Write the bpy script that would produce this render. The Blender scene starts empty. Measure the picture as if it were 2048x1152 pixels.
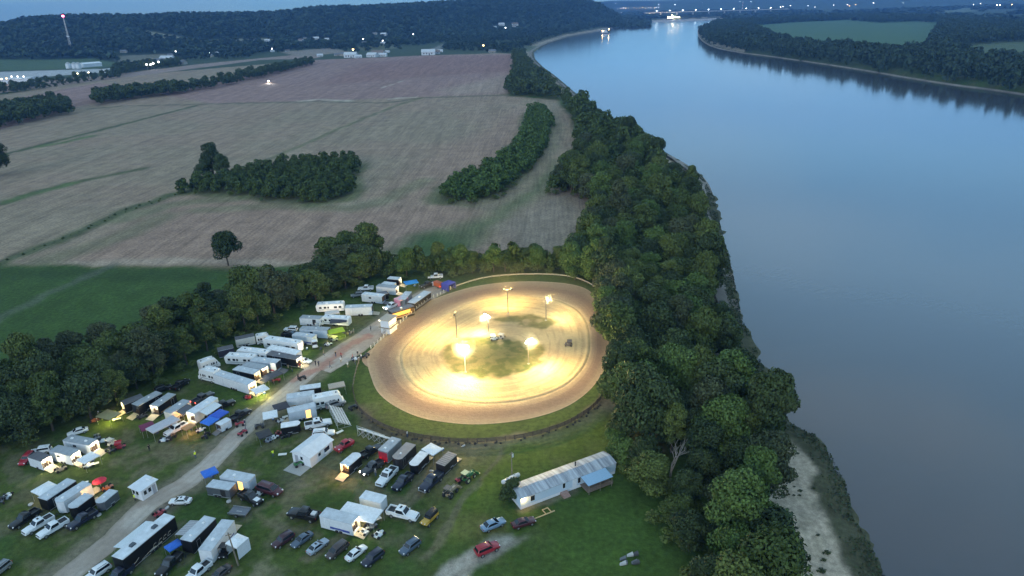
EXPOSURE = 3.0
SUN_EL = 10.0; SUN_ROT = 205.0; SUN_POWER = 0.10; SKY_STRENGTH = 0.15; SKY_DUST = 0.0; SKY_OZONE = 3.0
HAZE = 0.00010; NTREES = 290; LAMPW = 0.66; PITW = 0.9; DUST = 0.0024
import bpy, bmesh, math, random
import numpy as np
from mathutils import Vector, Matrix
random.seed(11); RNG = np.random.default_rng(7)
S = bpy.context.scene; COL = S.collection; D = bpy.data
R = math.radians; PI = math.pi

# ------------------------------------------------------------------ camera
HC = 90.0; FPX = 1384.0; PITCH = R(22.3); ROLL = R(1.4)
F_ = np.array([0, math.cos(PITCH), -math.sin(PITCH)]); U0 = np.array([0, math.sin(PITCH), math.cos(PITCH)]); X_ = np.array([1., 0, 0])
R_ = math.cos(ROLL) * X_ - math.sin(ROLL) * U0; U_ = math.sin(ROLL) * X_ + math.cos(ROLL) * U0
def at(px, py, z=0.0):
    """ground point seen at a pixel of the 2048 x 1152 photograph"""
    d = F_ + (px - 1024) / FPX * R_ - (py - 576) / FPX * U_
    t = (z - HC) / min(d[2], -0.004)
    return Vector((d[0] * t, d[1] * t, z))
def atn(pts, z=0.0):
    return np.array([at(p[0], p[1], z)[:2] for p in pts])
cam = D.cameras.new("camera"); co = D.objects.new("camera", cam); COL.objects.link(co); S.camera = co
cam.sensor_width = 36; cam.lens = FPX / 2048 * 36; cam.clip_start = 1; cam.clip_end = 60000
co.matrix_world = Matrix(((R_[0], U_[0], -F_[0], 0), (R_[1], U_[1], -F_[1], 0), (R_[2], U_[2], -F_[2], HC), (0, 0, 0, 1)))

# ------------------------------------------------------------------ render, world, sun
S.render.engine = 'CYCLES'; S.cycles.use_denoising = True
S.cycles.max_bounces = 6; S.cycles.diffuse_bounces = 3; S.cycles.glossy_bounces = 3; S.cycles.volume_bounces = 0
S.cycles.transparent_max_bounces = 6; S.cycles.sample_clamp_indirect = 4
S.cycles.caustics_reflective = False; S.cycles.caustics_refractive = False
S.view_settings.view_transform = 'Standard'; S.view_settings.look = 'None'; S.view_settings.exposure = EXPOSURE; S.view_settings.gamma = 1
W = D.worlds.new("World"); S.world = W; W.use_nodes = True
wn = W.node_tree.nodes; wl = W.node_tree.links
sky = wn.new('ShaderNodeTexSky'); sky.sky_type = 'NISHITA'; sky.sun_disc = False
sky.sun_elevation = R(SUN_EL); sky.sun_rotation = R(SUN_ROT); sky.altitude = 100; sky.air_density = 1.0; sky.dust_density = SKY_DUST; sky.ozone_density = SKY_OZONE
bg = wn['Background']; bg.inputs['Strength'].default_value = SKY_STRENGTH
# the dusk sky: Nishita dimmed and cooled towards the horizon (earth shadow), a little thin cloud
tcw = wn.new('ShaderNodeTexCoord'); sx = wn.new('ShaderNodeSeparateXYZ'); wl.new(tcw.outputs['Generated'], sx.inputs[0])
rp = wn.new('ShaderNodeValToRGB'); wl.new(sx.outputs['Z'], rp.inputs[0]); rp.color_ramp.interpolation = 'EASE'
SKYR = [(0.0, (.050, .100, .19)), (.045, (.066, .108, .184)), (.12, (.098, .125, .168)), (.21, (.18, .20, .205)), (.36, (.45, .40, .33)), (.55, (.76, .58, .40)), (1.0, (.98, .73, .45))]
for k, (p_, c_) in enumerate(SKYR):
    e_ = rp.color_ramp.elements[k] if k < 2 else rp.color_ramp.elements.new(p_)
    e_.position = p_; e_.color = (*c_, 1)
mw = wn.new('ShaderNodeMix'); mw.data_type = 'RGBA'; mw.blend_type = 'MULTIPLY'; mw.inputs['Factor'].default_value = 1
wl.new(sky.outputs[0], mw.inputs['A']); wl.new(rp.outputs[0], mw.inputs['B'])
cn = wn.new('ShaderNodeTexNoise'); cn.inputs['Scale'].default_value = 2.2; cn.inputs['Detail'].default_value = 4; cm_ = wn.new('ShaderNodeMapping'); cm_.inputs['Scale'].default_value = (1, 1, 3.5)
wl.new(tcw.outputs['Generated'], cm_.inputs[0]); wl.new(cm_.outputs[0], cn.inputs['Vector'])
cmr = wn.new('ShaderNodeMapRange'); cmr.inputs[1].default_value = .42; cmr.inputs[2].default_value = .75; wl.new(cn.outputs['Fac'], cmr.inputs[0])
mc = wn.new('ShaderNodeMix'); mc.data_type = 'RGBA'; mc.blend_type = 'MULTIPLY'; wl.new(cmr.outputs[0], mc.inputs['Factor']); wl.new(mw.outputs['Result'], mc.inputs['A']); mc.inputs['B'].default_value = (1.5, 1.15, 1.0, 1)
wl.new(mc.outputs['Result'], bg.inputs[0])
sl = D.lights.new("sun", 'SUN'); sl.energy = SUN_POWER; sl.angle = R(20); sl.color = (1, .93, .84)
so = D.objects.new("sun", sl); COL.objects.link(so)
_a = R(SUN_ROT); _e = R(max(SUN_EL, 14))
so.rotation_euler = Vector((math.sin(_a) * math.cos(_e), math.cos(_a) * math.cos(_e), math.sin(_e))).to_track_quat('Z', 'Y').to_euler()

# ------------------------------------------------------------------ materials
MATS = {}
def nm(name):
    m = D.materials.new(name); m.use_nodes = True
    return m, m.node_tree.nodes, m.node_tree.links, m.node_tree.nodes['Principled BSDF']
def mat(name, col, rough=.6, metal=0., var=.12, scale=6., emit=None, power=0., spec=.5, rnd=0., bump=0.):
    """procedural paint: base colour broken up by two noises, optional per-object variation"""
    if name in MATS: return MATS[name]
    m, n, l, b = nm(name)
    b.inputs['Roughness'].default_value = rough; b.inputs['Metallic'].default_value = metal
    b.inputs['Specular IOR Level'].default_value = spec
    tc = n.new('ShaderNodeTexCoord'); no = n.new('ShaderNodeTexNoise'); no.inputs['Scale'].default_value = scale; no.inputs['Detail'].default_value = 5
    l.new(tc.outputs['Object'], no.inputs['Vector'])
    hs = n.new('ShaderNodeHueSaturation'); hs.inputs['Color'].default_value = (*col, 1)
    mr = n.new('ShaderNodeMapRange'); mr.inputs[1].default_value = .3; mr.inputs[2].default_value = .7
    mr.inputs[3].default_value = 1 - var; mr.inputs[4].default_value = 1 + var
    l.new(no.outputs['Fac'], mr.inputs[0])
    if rnd:
        oi = n.new('ShaderNodeObjectInfo'); m2 = n.new('ShaderNodeMapRange'); m2.inputs[3].default_value = 1 - rnd; m2.inputs[4].default_value = 1 + rnd
        l.new(oi.outputs['Random'], m2.inputs[0]); mu = n.new('ShaderNodeMath'); mu.operation = 'MULTIPLY'
        l.new(m2.outputs[0], mu.inputs[0]); l.new(mr.outputs[0], mu.inputs[1]); l.new(mu.outputs[0], hs.inputs['Value'])
    else: l.new(mr.outputs[0], hs.inputs['Value'])
    l.new(hs.outputs[0], b.inputs['Base Color'])
    if bump:
        bp = n.new('ShaderNodeBump'); bp.inputs['Strength'].default_value = bump; l.new(no.outputs['Fac'], bp.inputs['Height']); l.new(bp.outputs[0], b.inputs['Normal'])
    if emit: b.inputs['Emission Color'].default_value = (*emit, 1); b.inputs['Emission Strength'].default_value = power
    MATS[name] = m; return m
def leafmat(name, c1, c2, var=.35, transl=.0):
    if name in MATS: return MATS[name]
    m, n, l, b = nm(name); b.inputs['Roughness'].default_value = .65; b.inputs['Specular IOR Level'].default_value = .25
    oi = n.new('ShaderNodeObjectInfo'); mx = n.new('ShaderNodeMix'); mx.data_type = 'RGBA'
    mx.inputs['A'].default_value = (*c1, 1); mx.inputs['B'].default_value = (*c2, 1)
    tc = n.new('ShaderNodeTexCoord'); no = n.new('ShaderNodeTexNoise'); no.inputs['Scale'].default_value = .55; no.inputs['Detail'].default_value = 3
    l.new(tc.outputs['Object'], no.inputs['Vector'])
    ge = n.new('ShaderNodeNewGeometry')
    ad = n.new('ShaderNodeMath'); ad.operation = 'MULTIPLY_ADD'; ad.inputs[1].default_value = .75
    l.new(oi.outputs['Random'], ad.inputs[0]); sb = n.new('ShaderNodeMapRange'); sb.inputs[1].default_value = .35; sb.inputs[2].default_value = .65; sb.inputs[4].default_value = .3
    l.new(no.outputs['Fac'], sb.inputs[0]); l.new(sb.outputs[0], ad.inputs[2]); l.new(ad.outputs[0], mx.inputs['Factor'])
    hs = n.new('ShaderNodeHueSaturation'); mr = n.new('ShaderNodeMapRange'); mr.inputs[3].default_value = 1 - var; mr.inputs[4].default_value = 1 + var
    l.new(ge.outputs['Random Per Island'], mr.inputs[0]); l.new(mr.outputs[0], hs.inputs['Value']); l.new(mx.outputs['Result'], hs.inputs['Color'])
    l.new(hs.outputs[0], b.inputs['Base Color'])
    MATS[name] = m; return m

# ------------------------------------------------------------------ mesh helpers
class MB:
    def __init__(s): s.v = []; s.f = []; s.mi = []
    def add(s, vs, fs, mi=0):
        o = len(s.v); s.v += [tuple(v) for v in vs]; s.f += [tuple(i + o for i in f) for f in fs]; s.mi += [mi] * len(fs); return s
    def box(s, x0, x1, y0, y1, z0, z1, mi=0):
        return s.add([(x0, y0, z0), (x1, y0, z0), (x1, y1, z0), (x0, y1, z0), (x0, y0, z1), (x1, y0, z1), (x1, y1, z1), (x0, y1, z1)],
                     [(3, 2, 1, 0), (4, 5, 6, 7), (0, 1, 5, 4), (1, 2, 6, 5), (2, 3, 7, 6), (3, 0, 4, 7)], mi)
    def loft(s, rings, cap=True, mi=0):
        n = len(rings[0]); vs = [p for r in rings for p in r]; fs = []
        for k in range(len(rings) - 1):
            for i in range(n):
                j = (i + 1) % n; fs.append((k * n + i, k * n + j, (k + 1) * n + j, (k + 1) * n + i))
        if cap: fs.append(tuple(reversed(range(n)))); fs.append(tuple((len(rings) - 1) * n + i for i in range(n)))
        return s.add(vs, fs, mi)
    def rrz(s, rings, rad=.12, seg=3, cap=True, mi=0):
        """rings (z, x0, x1, halfwidth): rounded rectangles lofted up z"""
        out = []
        for z, x0, x1, w in rings:
            r = min(rad, (x1 - x0) / 2.01, w * .99); p = []
            for cx, cy, a0 in ((x1 - r, w - r, 0), (x0 + r, w - r, 90), (x0 + r, -w + r, 180), (x1 - r, -w + r, 270)):
                for k in range(seg + 1):
                    a = R(a0 + 90 * k / seg); p.append((cx + r * math.cos(a), cy + r * math.sin(a), z))
            out.append(p)
        return s.loft(out, cap, mi)
    def sec(s, st, n=14, ex=4., mi=0):
        """stations (x, halfwidth, z0, z1): superellipse sections lofted along x"""
        out = []
        for x, w, z0, z1 in st:
            p = []
            for k in range(n):
                a = 2 * PI * (k + .5) / n; c, q = math.cos(a), math.sin(a)
                rr = (abs(c) ** ex + abs(q) ** ex) ** (-1 / ex)
                p.append((x, w * c * rr, (z0 + z1) / 2 + (z1 - z0) / 2 * q * rr))
            out.append(p)
        return s.loft(out, True, mi)
    def tube(s, a, b, r, n=6, r2=None, mi=0):
        a = Vector(a); b = Vector(b); d = (b - a).normalized(); u = d.orthogonal().normalized(); w = d.cross(u); r2 = r if r2 is None else r2
        return s.loft([[tuple(a + (u * math.cos(2 * PI * k / n) + w * math.sin(2 * PI * k / n)) * r) for k in range(n)],
                       [tuple(b + (u * math.cos(2 * PI * k / n) + w * math.sin(2 * PI * k / n)) * r2) for k in range(n)]], True, mi)
    def lathe(s, prof, n=12, c=(0, 0, 0), mi=0):
        return s.loft([[(c[0] + r * math.cos(2 * PI * k / n), c[1] + r * math.sin(2 * PI * k / n), c[2] + z) for k in range(n)] for r, z in prof], True, mi)
    def quad(s, a, b, c, d, mi=0): return s.add([a, b, c, d], [(0, 1, 2, 3)], mi)
    def slab(s, pts, nrm, t, mi=0):
        nrm = Vector(nrm).normalized() * t; n = len(pts); top = [tuple(Vector(p) + nrm) for p in pts]
        return s.add(list(pts) + top, [tuple(reversed(range(n))), tuple(range(n, 2 * n))] + [(i, (i + 1) % n, n + (i + 1) % n, n + i) for i in range(n)], mi)
    def mesh(s, name, mats, smooth=False):
        me = D.meshes.new(name); me.from_pydata(s.v, [], s.f); me.update()
        for m in (mats if isinstance(mats, (list, tuple)) else [mats]): me.materials.append(m)
        if any(s.mi): me.polygons.foreach_set('material_index', s.mi)
        bm = bmesh.new(); bm.from_mesh(me); bmesh.ops.recalc_face_normals(bm, faces=bm.faces); bm.to_mesh(me); bm.free()
        if smooth: me.shade_auto_smooth(angle=R(38)) if hasattr(me, 'shade_auto_smooth') else me.shade_smooth()
        return me
    def build(s, name, m, parent=None, smooth=False):
        me = s.mesh(name, m, False)
        if smooth: me.polygons.foreach_set('use_smooth', [True] * len(me.polygons)); sharp(me, 40)
        return link(name, me, parent)
def sharp(me, ang):
    bm = bmesh.new(); bm.from_mesh(me)
    for e in bm.edges:
        if len(e.link_faces) == 2 and e.calc_face_angle(0) > R(ang): e.smooth = False
    bm.to_mesh(me); bm.free()
def link(name, me, parent=None):
    o = D.objects.new(name, me); COL.objects.link(o)
    if parent: o.parent = parent
    return o
def tag(o, label=None, cat=None, group=None, kind=None):
    if label: o['label'] = label
    if cat: o['category'] = cat
    if group: o['group'] = group
    if kind: o['kind'] = kind
    return o
def thing(name, label, cat, loc=(0, 0, 0), rz=0., group=None, scale=None):
    o = D.objects.new(name, None); COL.objects.link(o); o.location = loc; o.rotation_euler = (0, 0, rz); o.empty_display_size = .1
    if scale: o.scale = scale
    return tag(o, label, cat, group)
def dup(root, loc, rz, label=None, group=None, scale=None, name=None):
    r = root.copy(); COL.objects.link(r); r.location = loc; r.rotation_euler = (0, 0, rz)
    if scale: r.scale = scale
    if label: r['label'] = label
    if group: r['group'] = group
    for ch in root.children:
        c = ch.copy(); COL.objects.link(c); c.parent = r
        for g in ch.children:
            d = g.copy(); COL.objects.link(d); d.parent = c
    return r
def npmesh(name, V, Fq, m, parent=None, smooth=False):
    """fast mesh from numpy arrays; Fq is (n,3) or (n,4)"""
    me = D.meshes.new(name); V = np.asarray(V, dtype=np.float32); Fq = np.asarray(Fq, dtype=np.int32); k = Fq.shape[1]
    me.vertices.add(len(V)); me.vertices.foreach_set('co', V.ravel())
    me.loops.add(Fq.size); me.loops.foreach_set('vertex_index', Fq.ravel())
    me.polygons.add(len(Fq)); me.polygons.foreach_set('loop_start', np.arange(0, Fq.size, k, dtype=np.int32))
    try: me.polygons.foreach_set('loop_total', np.full(len(Fq), k, dtype=np.int32))
    except Exception: pass
    me.update(calc_edges=True); me.validate()
    if smooth: me.polygons.foreach_set('use_smooth', np.ones(len(Fq), dtype=bool))
    me.materials.append(m)
    return link(name, me, parent) if name else me

# ------------------------------------------------------------------ numpy field helpers
def hash2(ix, iy, s):
    h = (ix.astype(np.int64) * 374761393 + iy.astype(np.int64) * 668265263 + s * 1442695041) & 0x7fffffff
    h = ((h ^ (h >> 13)) * 1274126177) & 0x7fffffff
    return ((h ^ (h >> 16)) & 0xffff) / 65535.0
def vnoise(x, y, s=0):
    ix = np.floor(x); iy = np.floor(y); fx = x - ix; fy = y - iy; fx = fx * fx * (3 - 2 * fx); fy = fy * fy * (3 - 2 * fy)
    a = hash2(ix, iy, s); b = hash2(ix + 1, iy, s); c = hash2(ix, iy + 1, s); d = hash2(ix + 1, iy + 1, s)
    return (a * (1 - fx) + b * fx) * (1 - fy) + (c * (1 - fx) + d * fx) * fy
def fbm(x, y, s=0, o=4):
    v = 0; a = .5
    for k in range(o): v = v + a * vnoise(x, y, s + k); x = x * 2.03; y = y * 2.03; a *= .5
    return v / (1 - .5 ** o)
def seg_d(P, a, b):
    ab = b - a; t = np.clip(((P - a) @ ab) / max(ab @ ab, 1e-9), 0, 1)
    return np.hypot(P[:, 0] - a[0] - t * ab[0], P[:, 1] - a[1] - t * ab[1])
def d_line(P, L):
    d = np.full(len(P), 1e9)
    for i in range(len(L) - 1): d = np.minimum(d, seg_d(P, L[i], L[i + 1]))
    return d
def inside(P, Q):
    c = np.zeros(len(P), bool); n = len(Q)
    for i in range(n):
        a, b = Q[i], Q[(i + 1) % n]
        if a[1] == b[1]: continue
        m = ((a[1] > P[:, 1]) != (b[1] > P[:, 1])) & (P[:, 0] < (b[0] - a[0]) * (P[:, 1] - a[1]) / (b[1] - a[1]) + a[0])
        c ^= m
    return c
def sd(P, Q):
    d = d_line(P, np.vstack([Q, Q[:1]])); return np.where(inside(P, Q), d, -d)
def sst(a, b, x):
    t = np.clip((x - a) / (b - a), 0, 1); return t * t * (3 - 2 * t)
def smoothloop(pts, n, closed=True):
    """Catmull-Rom through pts resampled to n points by length"""
    P = np.asarray(pts, float); m = len(P); out = []
    rng = range(m) if closed else range(m - 1)
    for i in rng:
        p0, p1, p2, p3 = (P[(i - 1) % m], P[i], P[(i + 1) % m], P[(i + 2) % m]) if closed else (P[max(i - 1, 0)], P[i], P[i + 1], P[min(i + 2, m - 1)])
        for t in np.linspace(0, 1, 12, endpoint=False):
            out.append(.5 * ((2 * p1) + (-p0 + p2) * t + (2 * p0 - 5 * p1 + 4 * p2 - p3) * t * t + (-p0 + 3 * p1 - 3 * p2 + p3) * t ** 3))
    out.append(P[0] if closed else P[-1]); out = np.array(out)
    L = np.concatenate([[0], np.cumsum(np.hypot(*np.diff(out, axis=0).T))])
    q = np.linspace(0, L[-1], n + (1 if closed else 0)); q = q[:-1] if closed else q
    return np.stack([np.interp(q, L, out[:, 0]), np.interp(q, L, out[:, 1])], 1)
# ------------------------------------------------------------------ terrain
ZW = -7.0
WL = [(2000, 1500), (1850, 1300), (1774, 1152), (1757, 1115), (1736, 1074), (1710, 1036), (1704, 1000), (1692, 962), (1669, 918), (1657, 897), (1631, 868), (1600, 856), (1579, 841), (1566, 804), (1544, 760), (1528, 732), (1500, 663), (1487, 641), (1472, 566), (1455, 500), (1440, 440), (1430, 395), (1404, 350), (1345, 312), (1290, 285), (1240, 255), (1195, 220), (1150, 185), (1115, 155), (1085, 133), (1070, 118), (1068, 105), (1080, 95), (1105, 84), (1145, 72), (1190, 64), (1215, 59), (1250, 52), (1300, 44), (1345, 39)]
WR = [(1440, 36), (1432, 43), (1405, 50), (1396, 58), (1398, 75), (1420, 92), (1470, 104), (1530, 112), (1600, 122), (1700, 137), (1800, 154), (1900, 170), (2000, 183), (2100, 200), (2300, 240), (2800, 400), (3600, 800), (3600, 1500)]
RIVER = atn(WL + WR, ZW)
SHORE_L = atn(WL, ZW)

HT = [(-700, 45, 1500, 2600), (-300, 60, 1500, 2600), (0, 47, 1600, 2600), (30, 41, 1640, 2600), (60, 36, 1660, 2650), (128, 32, 1700, 2700), (200, 30, 1720, 2700), (240, 31, 1740, 2700), (360, 28, 1800, 2750), (470, 27, 1850, 2800), (560, 24, 1900, 2850), (600, 19, 1920, 2850), (640, 13, 1950, 2900), (720, 12, 2000, 2950), (800, 9, 2050, 3000), (860, 5, 2100, 3050), (960, 1, 2250, 3200), (1040, -2, 2400, 3300), (1110, -3, 2600, 3450), (1165, -1, 2800, 3600), (1190, 4, 2900, 3650), (1205, 10, 2950, 3650), (1225, 22, 3000, 3700), (1248, 40, 3000, 3700), (1300, 60, 3000, 3700)]
_az, _el = [], []
for px, py, b, c in HT:
    d = at(px, max(py, 60) , 0); dd = F_ + (px - 1024) / FPX * R_ - (py - 576) / FPX * U_
    _az.append(math.atan2(dd[0], dd[1])); _el.append(dd[2] / math.hypot(dd[0], dd[1]))
_az = np.array(_az); _hb = np.array([h[2] for h in HT]); _hc = np.array([h[3] for h in HT], float)
_hz = np.maximum(HC + np.array(_el) * _hc - 9, 0)
RT = [(900, 30), (1100, 9), (1190, 4), (1215, 2), (1240, 1), (1300, 1), (1400, -1), (1500, -6), (1700, -9), (2048, -8), (2600, -14)]
_raz, _rz = [], []
for px, py in RT:
    dd = F_ + (px - 1024) / FPX * R_ - (py - 576) / FPX * U_
    _raz.append(math.atan2(dd[0], dd[1])); _rz.append(max(HC + dd[2] / math.hypot(dd[0], dd[1]) * 8400, 0))
def hill(P):
    az = np.arctan2(P[:, 0], P[:, 1]); r = np.hypot(P[:, 0], P[:, 1])
    b = np.interp(az, _az, _hb); c = np.interp(az, _az, _hc); z = np.interp(az, _az, _hz) * (az < _az[-1])
    t = np.clip((r - b) / (c - b), 0, 1)
    n = fbm(P[:, 0] / 420, P[:, 1] / 420, 3, 4) - .5; n2 = fbm(P[:, 0] / 120, P[:, 1] / 120, 8, 3) - .5
    h = z * (t * t * (3 - 2 * t)) * (1 + (n * .9 + n2 * .25) * (1 - t) * 1.2) * np.where(r > c, np.clip(1 - (r - c) / 2500, .0, 1), 1)
    rz = np.interp(az, _raz, _rz) * sst(6400, 8400, r) * (1 + n * .2 * (r < 8200))
    return np.maximum(h, rz)
def hgt(P):
    P = np.atleast_2d(np.asarray(P, float))[:, :2]
    far = np.hypot(P[:, 0], P[:, 1])
    near = far < 4200; h = hill(P); q = np.full(len(P), 1e3)
    if near.any(): q[near] = -sd(P[near], RIVER)
    bank = np.interp(q, [-60, -6, 0, 5, 16, 24, 30], [-10, -8.2, -7.0, -6.0, -4.6, -2.2, 0])
    q = q + np.where(np.abs(q) < 40, (fbm(P[:, 0] / 5.5, P[:, 1] / 5.5, 17, 3) - .5) * 5.0, 0) * (far < 700)
    bank = np.interp(q, [-60, -6, 0, 5, 16, 24, 30], [-10, -8.2, -7.0, -6.0, -4.6, -2.2, 0])
    # the right bank is a plain cut bank
    right = P[:, 0] > 40 + P[:, 1] * .30
    bank = np.where(right, np.interp(q, [-60, -6, 0, 7, 12], [-10, -8.6, -7.8, -6.3, -1]), bank)
    return np.where(q < 30, bank, h)
def gz(x, y): return float(hgt([[x, y]])[0])

def ath(px, py):
    d = F_ + (px - 1024) / FPX * R_ - (py - 576) / FPX * U_; d = d / math.hypot(d[0], d[1]); s = np.arange(900, 6500, 6.); P = np.stack([d[0] * s, d[1] * s], 1)
    hit = np.nonzero(HC + d[2] * s <= hill(P))[0]; k = hit[0] if len(hit) else len(s) - 1
    return Vector((P[k][0], P[k][1], float(hill(P[k:k + 1])[0])))
def atnh(pts): return np.array([ath(*q)[:2] for q in pts])
# ------------------------------------------------------------------ ground sheet with real soil and grass colours
na, nr = 560, 560
A = np.linspace(R(-62), R(62), na); RR = 14 * (9600 / 14) ** np.linspace(0, 1, nr)
RR = np.concatenate([np.linspace(14, 84, 40), np.geomspace(85, 9600, nr - 40)])
aa, rr_ = np.meshgrid(A, RR); GP = np.stack([(np.sin(aa) * rr_).ravel(), (np.cos(aa) * rr_).ravel()], 1)
GZ = hgt(GP)
wx = (fbm(GP[:, 0] / 9, GP[:, 1] / 9, 21) - .5); wy = (fbm(GP[:, 0] / 9, GP[:, 1] / 9, 31) - .5)
JP = GP + np.stack([wx, wy], 1) * 5.0
big = fbm(GP[:, 0] / 60, GP[:, 1] / 60, 40); mid = fbm(GP[:, 0] / 14, GP[:, 1] / 14, 44); fine = fbm(GP[:, 0] / 3.2, GP[:, 1] / 3.2, 48, 3)
gr = np.hypot(GP[:, 0], GP[:, 1])
ALB = np.zeros((len(GP), 3)); FLD = np.zeros(len(GP))
def lay(c, m):
    ALB[:] = ALB * (1 - m[:, None]) + np.asarray(c) * m[:, None]
def poly(pts, soft, z=0., P=None):
    return sst(-soft, soft, sd(JP if P is None else P, atn(pts, z)))
def line(pts, w, soft, z=0.):
    return 1 - sst(w - soft, w + soft, d_line(JP, atn(pts, z)))
GRASS = (.064, .090, .021); LUSH = (.048, .088, .020); DRYG = (.115, .11, .045); BROWN = (.305, .203, .148); OLIVE = (.280, .214, .148); PINK = (.29, .185, .158); SOIL = (.21, .165, .115)
lay(GRASS, np.ones(len(GP)))
# pit grass: worn, patchy
lay(DRYG, .75 * sst(.48, .68, mid) * sst(.35, .6, big)); lay(LUSH, .8 * sst(.55, .35, mid))
lay((.17, .15, .09), .5 * sst(.6, .75, fine) * sst(.45, .6, mid))
far_plain = sst(900, 1300, gr); lay((.05, .07, .032), far_plain)
FIELD = [(-900, 560), (-300, 545), (0, 530), (110, 528), (430, 534), (640, 530), (900, 510), (1130, 525), (1195, 430), (1155, 300), (1140, 230), (1110, 200), (1015, 192), (1030, 108), (1000, 106), (850, 111), (630, 120), (460, 134), (320, 146), (150, 166), (0, 190), (-300, 235), (-900, 360)]
fm = poly(FIELD, 3); FLD = np.maximum(FLD, fm)
lay(OLIVE, fm)
lay(BROWN, fm * poly([(100, 530), (330, 405), (480, 395), (700, 420), (880, 410), (1000, 430), (1100, 395), (1190, 420), (1130, 525), (640, 530)], 14))
lay(BROWN, fm * .8 * poly([(740, 395), (880, 300), (1050, 215), (1050, 290), (960, 350), (890, 370), (860, 420)], 16))
lay(BROWN, fm * .45 * sst(.42, .66, big))
lay(PINK, fm * poly([(420, 207), (640, 202), (840, 194), (1012, 188), (1030, 108), (850, 111), (630, 120), (150, 214), (0, 260), (-200, 290), (-200, 240), (200, 165)], 8))
lay((.25, .14, .12), fm * .75 * poly([(640, 170), (900, 150), (1028, 142), (1030, 110), (860, 113), (720, 128)], 25))
lay((.36, .28, .20), fm * .6 * line([(480, 395), (560, 405), (700, 408), (760, 400)], 5, 4))
lay((.40, .31, .23), fm * .7 * line([(120, 527), (330, 522), (640, 528)], 3.2, 2))
lay((.38, .30, .22), fm * .5 * poly([(880, 180), (1015, 150), (1015, 185), (900, 190)], 20))
# second band of field behind the tree row
b2 = poly([(-300, 240), (0, 186), (320, 146), (520, 120), (640, 116), (630, 106), (400, 128), (200, 152), (0, 168), (-300, 200)], 4); FLD = np.maximum(FLD, b2); lay((.285, .21, .175), b2)
# grass strips, ditches and lanes in the fields
STRIP = (.095, .115, .045)
for pts, w, c, k in (([(-60, 330), (0, 311), (130, 278), (260, 245), (390, 212)], 3.0, (.07, .09, .035), .95),
                     ([(75, 294), (120, 286), (185, 272)], 4.0, (.10, .15, .05), .9),
                     ([(-60, 420), (0, 408), (80, 382), (150, 365), (290, 336)], 3.2, (.07, .09, .035), .9), ([(20, 402), (90, 382), (140, 368)], 4.0, (.10, .14, .05), .85),
                     ([(0, 528), (60, 503), (150, 468), (260, 418), (350, 388), (400, 380)], 4.2, (.075, .095, .04), .9),
                     ([(470, 340), (540, 318), (640, 275), (720, 240), (800, 208), (845, 196)], 2.2, (.13, .14, .065), .75),
                     ([(180, 217), (260, 212), (420, 208), (640, 203), (770, 206), (845, 196), (1012, 190)], 3.2, (.08, .09, .045), .8),
                     ([(520, 186), (640, 155), (800, 125)], 2.5, (.22, .13, .11), .6), ([(680, 190), (850, 150), (960, 128)], 2.5, (.2, .14, .11), .5),
                     ([(400, 420), (560, 412), (700, 418), (770, 400), (850, 360)], 6, (.16, .165, .085), .55),
                     ([(240, 440), (330, 412), (400, 402), (470, 398)], 6, (.15, .16, .08), .6), ([(100, 520), (250, 470), (330, 432)], 7, (.17, .165, .09), .6)):
    lay(c, line(pts, w, w * .7) * k)
for Gp in ([(365, 386), (470, 386), (540, 400), (620, 404), (690, 398), (708, 380), (690, 358), (722, 336), (700, 326), (600, 330), (520, 345), (440, 362), (400, 372)], [(886, 402), (945, 406), (997, 388), (1048, 350), (1087, 302), (1104, 252), (1083, 222), (1060, 226), (1050, 270), (1022, 318), (970, 350), (912, 370), (886, 386)]):
    lay((.105, .125, .05), .8 * sst(-11, -2, sd(JP, atn(Gp)) + (mid - .5) * 14))
lay((.12, .15, .065), .85 * poly([(760, 505), (850, 470), (980, 430), (1060, 370), (1110, 320), (1125, 345), (1080, 390), (1000, 450), (960, 490), (900, 515), (800, 520)], 10))
lay((.055, .10, .03), .85 * poly([(800, 510), (830, 470), (880, 462), (930, 490), (900, 512), (850, 520)], 7))
lay((.24, .20, .15), .8 * poly([(1090, 395), (1130, 390), (1185, 425), (1160, 480), (1110, 512), (1010, 495), (1000, 450)], 9) * fm)
lay((.255, .205, .14), .75 * poly([(900, 405), (1000, 395), (1055, 350), (1110, 250), (1080, 205), (1045, 205), (1045, 195), (1110, 200), (1130, 250), (1100, 330), (1060, 380), (980, 420)], 4))
lay((.50, .42, .33), .85 * np.maximum(line([(600, 202), (640, 199), (700, 202)], 4, 3), line([(780, 198), (830, 194)], 3, 2)))
lay((.5, .44, .36), line([(765, 175), (808, 161)], .9, .6) * .8)
# green field on the left with a pale path
lay((.050, .092, .022), .95 * poly([(-500, 556), (0, 536), (110, 534), (430, 540), (640, 545), (560, 640), (0, 800), (-600, 900)], 3))
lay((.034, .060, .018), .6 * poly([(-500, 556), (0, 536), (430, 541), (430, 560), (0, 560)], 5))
FLD = np.maximum(FLD, .45 * poly([(-500, 556), (0, 540), (430, 545), (560, 640), (0, 800), (-600, 900)], 6)); FLD = np.maximum(FLD, .30 * poly([(960, 930), (1200, 840), (1340, 1080), (1400, 1200), (900, 1200)], 8))
lay((.10, .115, .08), .65 * line([(-80, 690), (0, 635), (90, 590), (170, 555), (222, 530)], 2.0, 1.5))
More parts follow.
